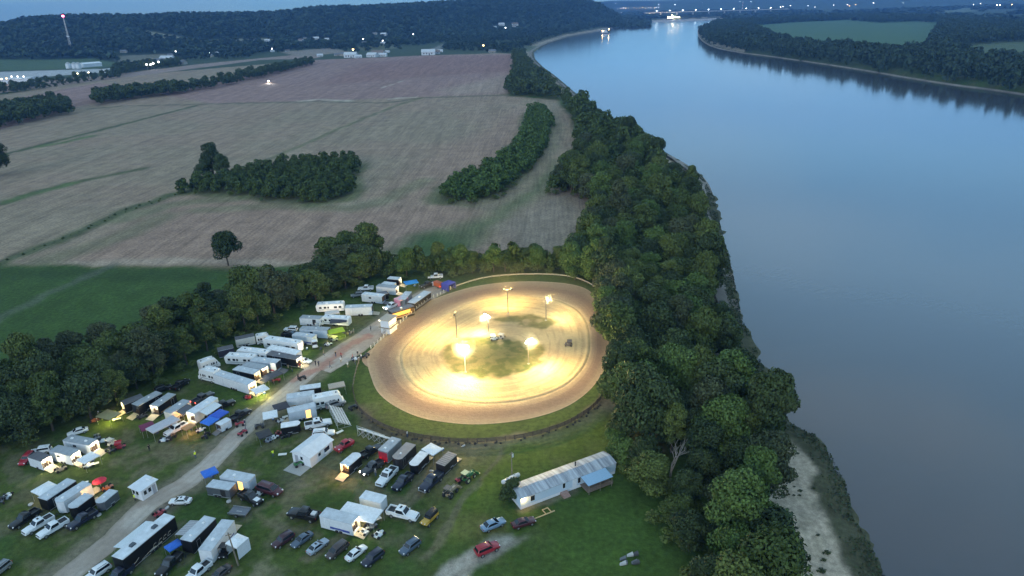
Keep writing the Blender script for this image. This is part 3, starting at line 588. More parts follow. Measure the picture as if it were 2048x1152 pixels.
Pp = cloud([(-60, 150), (230, 140), (400, 126), (640, 104), (860, 100), (1035, 106), (1048, 112), (1075, 96), (1140, 76), (1215, 62), (1300, 46), (1250, 44), (1190, 46), (1000, 60), (700, 78), (300, 96), (-60, 118)], 17, 33, onplain, 60000)
rr = np.random.default_rng(6).uniform(.6, 1.2, len(Pp))
bake('valley_woods', [(p[0], p[1], -1., 8.0 * k, 13.5 * k) for p, k in zip(Pp, rr)], 60, .42, 'far')
G1 = atn([(1492, 52), (1600, 44), (1700, 40), (1760, 46), (1830, 43), (1880, 46), (1872, 66), (1846, 104), (1800, 110), (1700, 101), (1630, 101), (1560, 84)]); G2 = atn([(1885, 96), (1990, 86), (2100, 82), (2100, 124), (1960, 126)]); G3 = atn([(1880, 24), (1940, 15), (1950, 24), (1900, 32)])
def onright(P):
    return (sd(P, RIVER) < -2.5) & ~inside(P, G1) & ~inside(P, G2) & ~inside(P, G3)
Pr = cloud([(1398, 62), (1400, 78), (1425, 95), (1530, 114), (1700, 139), (1900, 172), (2110, 204), (2200, 190), (2160, 60), (1900, 40), (1700, 34), (1560, 42), (1440, 46)], 10.5, 35, onright, 120000)
rr = np.random.default_rng(8).uniform(.7, 1.25, len(Pr))
bake('far_bank_woods', [(p[0], p[1], z - 1.2, 6.9 * k, 18.5 * k - min(z, 0) * .6) for p, k, z in zip(Pr, rr, hgt(Pr))], 110, .30, 'far')
Pd = cloud(wedge(R(9), R(38), 2300, 6200), 34, 37, lambda P: (sd(P, RIVER) < -30) & ~inside(P, G1) & ~inside(P, G3) & (vnoise(P[:, 0] / 260, P[:, 1] / 260, 9) > .40), 60000)
rr = np.random.default_rng(9).uniform(.7, 1.3, len(Pd))
bake('distant_woods', [(p[0], p[1], z - 2., 19 * k, 15 * k) for p, z, k in zip(Pd, hgt(Pd), rr)], 26, .7, 'far')
# ------------------------------------------------------------------ dirt track, infield, road
OUT_PX = [(735, 722), (743, 757), (757, 786), (790, 813), (840, 835), (900, 846), (960, 849), (1030, 843), (1090, 830), (1140, 810), (1180, 780), (1205, 745), (1216, 712), (1217, 680), (1212, 640), (1203, 612), (1190, 592), (1168, 576), (1130, 567), (1070, 563), (1010, 565), (950, 573), (890, 590), (840, 612), (800, 640), (770, 668), (747, 695)]
BERM_PX = [(800, 720), (816, 760), (860, 790), (930, 805), (1000, 807), (1070, 796), (1130, 772), (1168, 734), (1180, 692), (1172, 642), (1142, 612), (1090, 596), (1012, 592), (950, 602), (890, 630), (842, 664), (808, 695)]
ISLE_PX = [(886, 715), (894, 738), (925, 753), (975, 758), (1030, 756), (1072, 745), (1094, 722), (1092, 700), (1075, 690), (1040, 682), (1000, 676), (960, 672), (925, 676), (900, 690)]
NT = 240
tdm = gm.copy(); tdm.name = 'track_dirt'
for n__ in tdm.node_tree.nodes:
    if n__.type == 'MAP_RANGE' and n__.inputs[3].default_value > .5: n__.inputs[3].default_value = 1 - (1 - n__.inputs[3].default_value) * .35; n__.inputs[4].default_value = 1 + (n__.inputs[4].default_value - 1) * .35
LO = smoothloop(atn(OUT_PX), NT); LB = smoothloop(atn(BERM_PX), NT)
k0 = np.argmin(np.hypot(LB[:, 0] - LO[0, 0], LB[:, 1] - LO[0, 1])); LB = np.roll(LB, -k0, 0)
def strip(name, A_, B_, m, z, colf, closed=True, zf=None):
    t = np.linspace(0, 1, m); P = A_[None] * (1 - t)[:, None, None] + B_[None] * t[:, None, None]; Q = P.reshape(-1, 2); N = A_.shape[0]
    i = np.arange(m * N).reshape(m, N); j = np.roll(i, -1, 1)
    f = np.stack([i[:-1], i[1:], j[1:], j[:-1]], -1)
    if not closed: f = f[:, :-1]
    tt = np.repeat(t, N); zz = np.full(len(Q), z) if zf is None else zf(Q, tt)
    o = npmesh(name, np.column_stack([Q, zz]), f.reshape(-1, 4), tdm, smooth=True); c = colf(Q, tt, np.tile(np.arange(N), m))
    a = o.data.attributes.new('albedo', 'FLOAT_COLOR', 'POINT'); a.data.foreach_set('color', np.column_stack([c, np.ones(len(c))]).astype(np.float32).ravel())
    a = o.data.attributes.new('field', 'FLOAT', 'POINT'); a.data.foreach_set('value', np.zeros(len(c), np.float32)); return tag(o, kind='structure')
def mixc(a, b, m): return np.asarray(a) * (1 - m[:, None]) + np.asarray(b) * m[:, None]
def track_col(Q, t, s):
    n1 = fbm(Q[:, 0] / 2.5, Q[:, 1] / 2.5, 5); ns = vnoise(t * 26, s / 22., 9); c = mixc((.37, .27, .175), (.245, .165, .12), sst(.10, .45, t + (ns - .5) * .12) * sst(.92, .55, t + (ns - .5) * .12))
    c = mixc(c, (.52, .39, .23), sst(.86, .99, t + (n1 - .5) * .2)); c = mixc(c, (.50, .37, .24), sst(.10, .0, t) * .8)
    return c * (.95 + .1 * ns)[:, None] * (.97 + .06 * n1)[:, None]
track = strip("dirt_track", LO, LB, 30, .06, track_col)
ISLE = atn(ISLE_PX); CEN = ISLE.mean(0)
def infield_col(Q, t, s):
    n1 = fbm(Q[:, 0] / 1.8, Q[:, 1] / 1.8, 15); n2 = fbm(Q[:, 0] / 6, Q[:, 1] / 6, 25); ns = vnoise(t * 60, s / 18., 19)
    c = mixc((.55, .43, .235), (.49, .37, .205), sst(.4, .65, n2)); c = mixc(c, (.34, .25, .15), .6 * sst(.50, .72, ns) * sst(.0, .06, t))
    J = Q + (np.stack([n2, fbm(Q[:, 0] / 6, Q[:, 1] / 6, 29)], 1) - .5) * 7
    g = sst(-1.2, 1.6, sd(J, ISLE)); grass = mixc((.085, .105, .03), (.15, .145, .055), sst(.4, .6, n1)); grass = mixc(grass, (.40, .31, .18), sst(.56, .70, fbm(Q[:, 0] / 4, Q[:, 1] / 4, 35)) * .7)
    c = c * (1 - g[:, None]) + grass * g[:, None]
    g2 = sst(-.8, 1.2, sd(J, atn([(985, 640), (1000, 630), (1050, 628), (1100, 634), (1112, 645), (1095, 660), (1060, 655), (1030, 645)]))) ; c = c * (1 - .85 * g2[:, None]) + (grass * .95) * .85 * g2[:, None]
    return c * (.88 + .24 * n1)[:, None]
_inner = CEN + (LB - CEN) * .004
strip("infield", LB, _inner, 70, .06, infield_col, zf=lambda Q, t: .06 + .22 * sst(.0, .02, t) * sst(.07, .03, t))
def ribbon(name, pts, w0, w1, z, col, n=160):
    C = smoothloop(atn(pts), n, False); T = np.gradient(C, axis=0); T /= np.hypot(T[:, 0], T[:, 1])[:, None]; Nn = np.stack([-T[:, 1], T[:, 0]], 1)
    w = np.linspace(w0, w1, n)[:, None] / 2 * (1 + .10 * (fbm(C[:, 0] / 8, C[:, 1] / 8, 3) - .5)[:, None]); e = (fbm(C[:, 0] / 2.5, C[:, 1] / 2.5, 7) - .5)[:, None] * .7
    return strip(name, C + Nn * (w + e), C - Nn * (w - e), 14, z, col, False)
def road_col(Q, t, s):
    n1 = fbm(Q[:, 0] / 1.6, Q[:, 1] / 1.6, 55); n2 = fbm(Q[:, 0] / 9, Q[:, 1] / 9, 56); c = mixc((.45, .40, .35), (.35, .295, .245), sst(.42, .62, n2)); e = np.abs(t - .5) * 2
    c = mixc(c, (.27, .23, .17), .7 * sst(.72, 1., e + (n1 - .5) * .5)); c = mixc(c, (.30, .26, .22), .35 * (sst(.16, .05, np.abs(e - .42))))
    red = sst(2.2, .6, d_line(Q, atn([(588, 758), (640, 738), (680, 705), (705, 688), (737, 672)])) + (n1 - .5) * 3); return mixc(c, (.36, .19, .15), red * .75) * (.9 + .2 * n1)[:, None]
ribbon("gravel_road", [(70, 1215), (134, 1152), (225, 1080), (292, 1012), (370, 968), (430, 918), (478, 868), (540, 812), (598, 763), (650, 720), (703, 686), (750, 655), (796, 622), (842, 590), (890, 572)], 5.0, 5.0, .03, road_col)
def pad(name, pts, z, cf):
    Q = atn(pts); L = smoothloop(Q, 80); return strip(name, L, L.mean(0) + (L - L.mean(0)) * .01, 22, z, cf)
ribbon("gate_yard", [(648, 742), (690, 716), (730, 688), (765, 660), (800, 634), (845, 604), (884, 582)], 5.0, 4.0, .045, road_col)
o = pad("gate_ramp", [(724, 716), (738, 702), (752, 694), (765, 700), (764, 722), (748, 738), (738, 735), (728, 728)], .05, lambda Q, t, s: mixc((.42, .30, .2), (.36, .25, .17), fbm(Q[:, 0] / 2, Q[:, 1] / 2, 5)))

# ------------------------------------------------------------------ floodlight poles of the infield
wood = mat("weathered_wood", (.20, .17, .13), .9, var=.25, scale=4); steel = mat("galvanised_steel", (.45, .46, .47), .45, .7, var=.15); darkmetal = mat("dark_metal", (.04, .04, .045), .5, .5)
lens_on = mat("lamp_lens_lit", (1, .95, .8), .3, emit=(1, .93, .72), power=60); lens_off = mat("lamp_lens_dim", (.5, .48, .4), .3, emit=(1, .85, .5), power=.25)
LAMPCOL = (1, .71, .235)
def spot(name, loc, tgt, power, size=150, blend=.8, col=LAMPCOL, rad=.35, parent=None):
    L = D.lights.new(name, 'SPOT'); L.energy = power; L.color = col; L.spot_size = R(size); L.spot_blend = blend; L.shadow_soft_size = rad
    o = D.objects.new(name, L); COL.objects.link(o); o.location = loc; o.rotation_euler = (Vector(loc) - Vector(tgt)).to_track_quat('Z', 'Y').to_euler(); return o
def bulb(name, loc, power, col, rad=.15):
    L = D.lights.new(name, 'POINT'); L.energy = power; L.color = col; L.shadow_soft_size = rad; o = D.objects.new(name, L); COL.objects.link(o); o.location = loc; return o
CTR = at(1000, 690)
def light_pole(bpx, hpx, nl, lit, power, label, aim=None, mtl=steel, spread=1.6, reach=15):
    b = at(*bpx); zc = None
    # height from the head pixel: walk up the pole until it projects onto the head row
    h = 8.0
    for z in np.arange(4, 14, .05):
        d = np.array([b.x, b.y, z - HC]); py = 576 - FPX * (d @ U_) / (d @ F_)
        if py <= hpx[1]: h = z; break
    aim = Vector(aim) if aim else Vector((b.x - CTR.x, b.y - CTR.y, 0)).normalized()
    rz = math.atan2(aim.y, aim.x); t = thing("light_pole", label, "light pole", (b.x, b.y, 0), rz, "floodlight poles in the infield")
    MB().tube((0, 0, -.3), (0, 0, h), .16, 8, .11).build("pole", mtl, t, True)
    MB().box(-.06, .06, -spread / 2 - .2, spread / 2 + .2, h - .08, h + .06).build("crossarm", darkmetal, t)
    MB().lathe([(.35, 0), (.35, .18), (.2, .3)], 8).build("footing", mat("concrete", (.4, .39, .37), .9), t)
    for k in range(nl):
        y = (k / (nl - 1) - .5) * spread if nl > 1 else 0
        f = MB(); tilt = .5; c, s_ = math.cos(tilt) * 1.35, math.sin(tilt) * 1.35
        def tp(p): return (p[0] * c + p[2] * s_ + .1, p[1] + y, -p[0] * s_ + p[2] * c + h + .25)
        r0 = [tp((-.28, .12 * math.cos(a), .12 * math.sin(a))) for a in np.linspace(0, 2 * PI, 10, endpoint=False)]; r1 = [tp((.18, .34 * math.cos(a), .34 * math.sin(a))) for a in np.linspace(0, 2 * PI, 10, endpoint=False)]
        fl = f.loft([r0, r1]).build("floodlight", darkmetal, t, True)
        MB().loft([[tp((.185, .33 * math.cos(a), .33 * math.sin(a))) for a in np.linspace(0, 2 * PI, 12, endpoint=False)], [tp((.24, .2 * math.cos(a), .2 * math.sin(a))) for a in np.linspace(0, 2 * PI, 12, endpoint=False)]]).build("lens", lens_on if lit else lens_off, fl, True)
    if power:
        hx = Vector((b.x, b.y, h + .1)) + aim * .75
        spot("floodlamp", hx, (b.x + aim.x * 27, b.y + aim.y * 27, 0), power * LAMPW * 1.3, 160, 1.0); bulb("flood_spill", hx + Vector((0, 0, .3)), power * LAMPW * .22, LAMPCOL, .3)
    HEADS.append((b.x + aim.x * .4, b.y + aim.y * .4, h + .3, lit and {4: 1., 3: .78, 2: .5}[nl])); return b, h
HEADS = []
light_pole((931, 745), (930, 693), 4, True, 7600, "tall pale floodlight pole at the front of the infield, the brightest lamp", (-.1, -1, 0), mat("pale_pole", (.6, .58, .5), .6))
light_pole((1057, 728), (1057, 682), 3, True, 4200, "lit floodlight pole on the right side of the infield grass", (.75, -.75, 0), wood)
light_pole((977, 665), (975, 632), 3, True, 2600, "lit floodlight pole behind the parked white car in the infield", (-.55, -.5, 0), wood)
light_pole((1092, 641), (1092, 600), 2, True, 1900, "lit floodlight pole at the far right end of the infield", (1, .15, 0), wood)
light_pole((914, 678), (911, 629), 2, False, 3600, "dark floodlight pole with its lamp turned away, left side of the infield", (-1, .25, 0), darkmetal)
light_pole((1016, 627), (1014, 580), 2, False, 4200, "floodlight pole with two lamps turned away on a crossarm, back of the infield", (-.1, 1, 0), wood, 2.6)
# ------------------------------------------------------------------ fences around the track
def path_pts(px, step):
    P = smoothloop(atn(px), 400, False); L = np.concatenate([[0], np.cumsum(np.hypot(*np.diff(P, axis=0).T))]); n = max(int(L[-1] / step), 2); q = np.linspace(0, L[-1], n + 1)
    return np.stack([np.interp(q, L, P[:, 0]), np.interp(q, L, P[:, 1])], 1)
def fence(name, px, step, h, pw, mpost, mrail, rails, label, rt, group=None):
    P = path_pts(px, step); c = P.mean(0); t = thing(name, label, "fence", (c[0], c[1], 0), 0, group); rg = random.Random(len(px))
    pm = MB().box(-pw, pw, -pw, pw, -.2, h).mesh("post", mpost)
    for p in P[:100]:
        o = link("post", pm, t); o.location = (p[0] - c[0], p[1] - c[1], 0); o.rotation_euler = (rg.uniform(-.05, .05), rg.uniform(-.05, .05), rg.uniform(0, 3)); o.scale = (1, 1, rg.uniform(.85, 1.12))
    for z in rails:
        m = MB()
        for a, b_ in zip(P[:-1], P[1:]):
            zz = z + rg.uniform(-.04, .04); m.box(0, 0, 0, 0, 0, 0) if False else m.loft([[(q_[0] - c[0] + nx, q_[1] - c[1] + ny, zz + dz) for nx, ny, dz in ((-rt, 0, -.07), (rt, 0, -.07), (rt, 0, .07), (-rt, 0, .07))] for q_ in (a, b_)])
        m.build("rail", mrail, t)
    return t
whitepost = mat("white_post", (.78, .76, .70), .7, var=.1); oldwood = mat("old_fence_wood", (.085, .07, .056), .9, var=.3, scale=2); fence("board_fence", FENCE_PX[3:], 2.1, 1.15, .09, oldwood, oldwood, (.18, .4, .62, .84, 1.05), "weathered board fence curving round the near end of the track", .05)
fence("post_fence", [(742, 697), (760, 683), (785, 660), (820, 632), (850, 607), (880, 590), (908, 576)], 1.75, 1.25, .10, whitepost, steel, (.25, .7), "white post fence between the gravel road and the track", .03)
fence("guard_rail", [(910, 576), (935, 567), (970, 558), (1010, 553), (1060, 551), (1110, 552), (1150, 558), (1180, 570), (1200, 586)], 3.0, .8, .08, wood, mat("pale_rail", (.62, .55, .42), .7), (.5, .75), "pale guard rail round the far end of the dirt track", .05)
fence("rail_fence", [(722, 714), (712, 745), (706, 775)], 1.8, 1.1, .08, wood, wood, (.4, .8), "short grey rail fence beside the track entrance gate", .04)
fence("side_fence", [(1221, 742), (1223, 715), (1219, 690)], 2.2, 1.3, .08, wood, wood, (.5, 1.0), "board fence under the trees on the river side of the track", .05)
tyre = mat("tyre_rubber", (.022, .021, .021), .85, var=.2); old_tyre = mat("dusty_tyre", (.05, .045, .04), .9, var=.2, rnd=.5)
# old tyres laid along the foot of the fence
tm = MB().lathe([(.17, 0), (.30, .02), (.33, .11), (.30, .20), (.17, .22), (.15, .11)], 12).mesh("tyre", old_tyre); tm2 = tm
P = path_pts([(p[0] + 1, p[1] + 4) for p in FENCE_PX[4:]], .95); rg = random.Random(8)
for k, p in enumerate(P):
    if vnoise(np.array([k * .31]), np.array([3.]), 4)[0] < .36 or rg.random() < .15: continue
    o = link("tyre_barrier", tm, None); o.location = (p[0] + rg.uniform(-.7, .7), p[1] + rg.uniform(-.7, .7), .02); o.rotation_euler = (rg.uniform(-.2, .2), rg.uniform(-.2, .2), rg.uniform(0, 6)); o.scale = (rg.uniform(.7, 1.05),) * 3
    tag(o, "old black tyre lying along the foot of the weathered track fence", "tyre", "old tyres along the track fence")
# ------------------------------------------------------------------ vehicles
glass = mat("car_glass", (.012, .016, .022), .08, var=.05, spec=.8); black_trim = mat("black_trim", (.02, .02, .022), .6); rimm = mat("wheel_rim", (.55, .56, .58), .35, .8)
tail = mat("tail_lamp", (.35, .01, .01), .3); tail_on = mat("tail_lamp_lit", (.6, .02, .02), .3, emit=(1, .08, .05), power=1.6); head = mat("head_lamp", (.75, .76, .78), .15); head_on = mat("head_lamp_lit", (1, 1, .95), .2, emit=(1, .96, .85), power=6)
PAINT = dict(white=(.74, .77, .80), black=(.010, .010, .012), navy=(.018, .022, .045), maroon=(.070, .016, .024), red=(.34, .02, .035), silver=(.36, .42, .50), greyblue=(.085, .12, .17), yellow=(.52, .33, .05), grey=(.22, .24, .26), darkgrey=(.05, .052, .06), ltblue=(.20, .30, .42), wine=(.05, .018, .028), cream=(.66, .63, .55), orange=(.55, .14, .03), green=(.03, .16, .04), tan=(.36, .28, .18), brownish=(.06, .045, .045))
def paint(c):
    m = mat("paint_" + c, PAINT[c], .28, .15 if c in ('silver', 'grey', 'greyblue', 'ltblue') else 0., var=.05, scale=2); m.node_tree.nodes['Principled BSDF'].inputs['Coat Weight'].default_value = .35; return m
def wheels(t, xs, y, r, w, rims=True):
    wm_ = MB().loft([[(r * q * math.cos(a), yy, r * q * math.sin(a)) for a in np.linspace(0, 2 * PI, 14, endpoint=False)] for q, yy in ((.86, -w / 2), (1, -w / 2 + .03), (1, w / 2 - .03), (.86, w / 2))]).mesh("wheel", tyre)
    rm = MB().loft([[(r * .6 * math.cos(a), yy, r * .6 * math.sin(a)) for a in np.linspace(0, 2 * PI, 10, endpoint=False)] for yy in (-w / 2 - .012, w / 2 + .012)]).mesh("rim", rimm)
    for x in xs:
        for sy in (-1, 1):
            o = link("wheel", wm_, t); o.location = (x, sy * y, r)
            if rims: link("rim", rm, o)
def cab(t, rings, pm, rad=.14, side=True, names=("windshield", "rear_window", "side_window"), fr=(.06, .93)):
    """cab or greenhouse in body colour with window panes set a little proud; rings (z, x0, x1, w): bottom, top, then roof crown"""
    bodyo = MB().rrz(rings, rad).build("cabin", pm, t, True)
    (za, a0, a1, aw), (zb, b0, b1, bw) = rings[0], rings[1]
    def L(f): return (za + (zb - za) * f, a0 + (b0 - a0) * f, a1 + (b1 - a1) * f, aw + (bw - aw) * f)
    zl, l0, l1, lw = L(fr[0] + .1); zh, h0, h1, hw = L(fr[1]); k = .84
    MB().slab([(l1, -lw * k, zl), (l1, lw * k, zl), (h1, hw * k, zh), (h1, -hw * k, zh)], (zb - za, 0, a1 - b1 + .001), .022).build(names[0], glass, t)
    MB().slab([(l0, lw * k, zl), (l0, -lw * k, zl), (h0, -hw * k, zh), (h0, hw * k, zh)], (-(zb - za), 0, b0 - a0 + .001), .022).build(names[1], glass, t)
    if side:
        for s in (-1, 1):
            e = .10
            MB().slab([(l1 - e - .12, s * lw, zl), (h1 - e, s * hw, zh), (h0 + e, s * hw, zh), (l0 + e + .08, s * lw, zl)], (0, s, (aw - bw) / (zb - za)), .02).build(names[2], glass, t)
def lights(t, xf, yf, zf, xr, yr, zr, on=False, ton=False, hs=(.14, .1), ts=(.08, .14)):
    for s in (-1, 1):
        MB().rrz([(zf - hs[1], xf - .16, xf, hs[0]), (zf + hs[1], xf - .22, xf - .04, hs[0])], .05).build("headlight", head_on if on else head, t).location = (0, s * yf, 0)
        MB().box(xr, xr + .09, -ts[0], ts[0], zr - ts[1], zr + ts[1]).build("taillight", tail_on if ton else tail, t).location = (0, s * yr, 0)
def mirrors(t, x, y, z, pm):
    for s in (-1, 1): MB().box(x - .08, x + .1, s * y - .02 if s > 0 else -y - .2, s * y + .2 if s > 0 else -y + .02, z - .08, z + .1).build("mirror", pm, t)
def mk_pickup(t, c, opt):
    p = paint(c)
    b = MB().sec([(-2.98, .86, .52, .98), (-2.9, .97, .46, 1.0), (-1, 1.0, .42, 1.02), (1.0, 1.0, .42, 1.04), (2.7, .99, .46, 1.04), (2.93, .9, .5, .98)], 16, 6)
    b.sec([(.75, .96, .8, 1.22), (1.7, .95, .8, 1.20), (2.6, .92, .75, 1.12), (2.92, .84, .72, 1.0)], 16, 5)
    b.box(-2.96, -.72, .82, .98, .9, 1.34).box(-2.96, -.72, -.98, -.82, .9, 1.34).box(-2.97, -2.84, -.83, .83, .85, 1.33).box(-1.26, -1.12, -.83, .83, .9, 1.34)
    b.build("body", p, t, True)
    MB().box(-2.83, -1.27, -.815, .815, 1.0, 1.22 if 'cover' in opt else 1.035).build("tonneau" if 'cover' in opt else "bed_liner", black_trim, t)
    cab(t, [(1.16, -1.15, 1.12, .95), (1.92, -1.0, .44, .83), (2.03, -.85, .22, .70)], p)
    MB().box(2.90, 2.98, -.62, .62, .72, .98).build("grille", black_trim, t)
    MB().sec([(2.88, .96, .42, .66), (3.06, .88, .46, .64)], 12, 6).build("bumper", steel if 'chrome' in opt else p, t, True)
    lights(t, 2.98, .74, .92, -3.0, .87, 1.08, 'on' in opt, 'tail' in opt); mirrors(t, .92, .93, 1.25, p); wheels(t, (-1.85, 1.95), .88, .40, .28)
    if 'roof' in opt: MB().rrz([(2.025, -.40, .02, .36), (2.045, -.40, .02, .36)], .05).build("sunroof", glass, t)
    if 'load' in opt: MB().box(-2.5, -1.6, -.6, .25, 1.04, 1.42).build("bed_box", mat("pale_box", (.6, .62, .64), .6), t)
    if 'hood' in opt: MB().slab([(1.3, -.55, 1.222), (2.5, -.5, 1.14), (2.5, .5, 1.14), (1.3, .55, 1.222)], (0.05, 0, 1), .02).build("hood_panel", paint('white'), t)
def mk_sedan(t, c, opt):
    p = paint(c)
    MB().sec([(-2.42, .66, .42, .80), (-2.34, .80, .33, .95), (-1.6, .90, .25, 1.0), (0, .91, .23, .97), (1.2, .90, .25, .93), (2.05, .85, .3, .82), (2.42, .64, .36, .66)], 16, 4.2).build("body", p, t, True)
    cab(t, [(.90, -1.85, 1.15, .80), (1.36, -1.05, .22, .62), (1.44, -.85, .0, .50)], p, .16)
    if 'roof' in opt: MB().rrz([(1.436, -.55, -.15, .3), (1.452, -.55, -.15, .3)], .05).build("sunroof", glass, t)
    lights(t, 2.38, .60, .64, -2.43, .60, .80, 'on' in opt, 'tail' in opt, (.15, .06), (.14, .07)); mirrors(t, .78, .80, .98, p); wheels(t, (-1.42, 1.42), .80, .33, .22)
def mk_suv(t, c, opt):
    p = paint(c)
    MB().sec([(-2.32, .78, .48, 1.0), (-2.25, .90, .40, 1.12), (-1.3, .95, .34, 1.12), (.6, .95, .34, 1.10), (1.8, .92, .38, 1.02), (2.22, .84, .42, .92), (2.36, .7, .46, .8)], 16, 5).build("body", p, t, True)
    cab(t, [(1.04, -2.26, 1.05, .86), (1.60, -2.02, .42, .74), (1.70, -1.8, .2, .64)], p, .16)
    for s in (-1, 1): MB().tube((-1.7, s * .60, 1.74), (.1, s * .60, 1.74), .03, 5).build("roof_rack", darkmetal, t)
    lights(t, 2.32, .66, .82, -2.36, .72, 1.0, 'on' in opt, 'tail' in opt); mirrors(t, .82, .86, 1.12, p); wheels(t, (-1.4, 1.42), .84, .37, .25)
def mk_minivan(t, c, opt):
    p = paint(c)
    MB().sec([(-2.5, .8, .44, 1.0), (-2.42, .93, .34, 1.1), (-1, .97, .3, 1.1), (.9, .97, .3, 1.06), (1.9, .93, .34, .95), (2.4, .8, .4, .8), (2.52, .62, .44, .7)], 16, 5).build("body", p, t, True)
    cab(t, [(1.02, -2.42, 1.62, .88), (1.58, -2.16, .62, .76), (1.70, -1.9, .3, .66)], p, .18)
    lights(t, 2.46, .64, .78, -2.52, .78, 1.0, 'on' in opt, 'tail' in opt); mirrors(t, 1.2, .90, 1.08, p); wheels(t, (-1.5, 1.5), .85, .35, .23)
def mk_jeep(t, c, opt):
    p = paint(c)
    MB().box(-1.85, .75, -.74, .74, .55, 1.15).sec([(.7, .66, .55, 1.15), (1.85, .56, .58, 1.08), (1.95, .54, .6, 1.0)], 16, 6).box(1.0, 1.95, .56, .86, .72, .86).box(1.0, 1.95, -.86, -.56, .72, .86).box(-1.75, -.7, .7, .88, .75, .9).box(-1.75, -.7, -.88, -.7, .75, .9).build("body", p, t)
    MB().rrz([(1.16, -1.82, .72, .72), (1.75, -1.72, .5, .66), (1.80, -1.6, .4, .6)], .1).build("soft_top", black_trim, t, True)
    MB().slab([(.78, -.6, 1.18), (.78, .6, 1.18), (.56, .56, 1.66), (.56, -.56, 1.66)], (1, 0, .4), .03).build("windshield", glass, t)
    MB().loft([[(.34 * math.cos(a), yy, .34 * math.sin(a)) for a in np.linspace(0, 2 * PI, 12, endpoint=False)] for yy in (-.1, .1)]).build("spare_wheel", tyre, t).matrix_local = Matrix.Translation((-1.98, 0, 1.0)) @ Matrix.Rotation(PI / 2, 4, 'Z')
    lights(t, 1.98, .34, .92, -1.88, .66, .85); wheels(t, (-1.2, 1.3), .74, .40, .27)
def mk_coupe(t, c, opt):
    p = paint(c)
    MB().sec([(-2.2, .6, .42, .8), (-2.1, .80, .35, .98), (-1.2, .92, .3, 1.02), (-.2, .78, .3, .98), (.6, .70, .34, 1.0), (1.5, .62, .4, .98), (2.0, .5, .46, .9)], 16, 4).sec([(.7, .2, .4, .7), (1.2, .24, .38, .86), (1.8, .22, .4, .74)], 12, 3).build("body", p, t, True)
    f = MB()
    for s in (-1, 1):
        for x in (-1.3, 1.35): f.rrz([(.5, x - .55, x + .55, .18), (.86, x - .32, x + .32, .16)], .1)
        if s: pass
    for s in (-1, 1):
        for x in (-1.3, 1.35):
            MB().rrz([(.45, x - .58, x + .58, .17), (.80, x - .42, x + .42, .16), (.9, x - .2, x + .2, .1)], .1).build("fender", p, t, True).location = (0, s * .74, 0)
    cab(t, [(.95, -1.5, .55, .68), (1.48, -1.05, .2, .56), (1.58, -.85, .05, .44)], p, .2)
    lights(t, 1.75, .62, .82, -2.2, .5, .8); wheels(t, (-1.3, 1.35), .74, .36, .2)
VMK = dict(pickup=(mk_pickup, "pickup_truck", "pickup truck", 6.0), sedan=(mk_sedan, "parked_car", "car", 4.85), suv=(mk_suv, "sport_utility_vehicle", "SUV", 4.7), minivan=(mk_minivan, "minivan", "minivan", 5.05), jeep=(mk_jeep, "off_road_car", "off-road car", 4.0), coupe=(mk_coupe, "vintage_car", "vintage car", 4.3))
VP = {}
def vehicle(style, col, f, r, label, opt=(), z=.85, group=None):
    a, b = at(f[0], f[1], z), at(r[0], r[1], z); c = (a + b) / 2; rz = math.atan2(a.y - b.y, a.x - b.x); fn, nmn, cat, L = VMK[style]
    s = min(max((a - b).length / L, .90), 1.12); key = (style, col, tuple(opt)); loc = (c.x, c.y, .02)
    if key in VP: return dup(VP[key], loc, rz, label, group, (s, s, s * 1.1))
    t = thing(nmn, label, cat, loc, rz, group, (s, s, s * 1.1)); fn(t, col, set(opt)); VP[key] = t; return t
def z1(x, y): return (x / 6.4, 864 + y / 6.4)
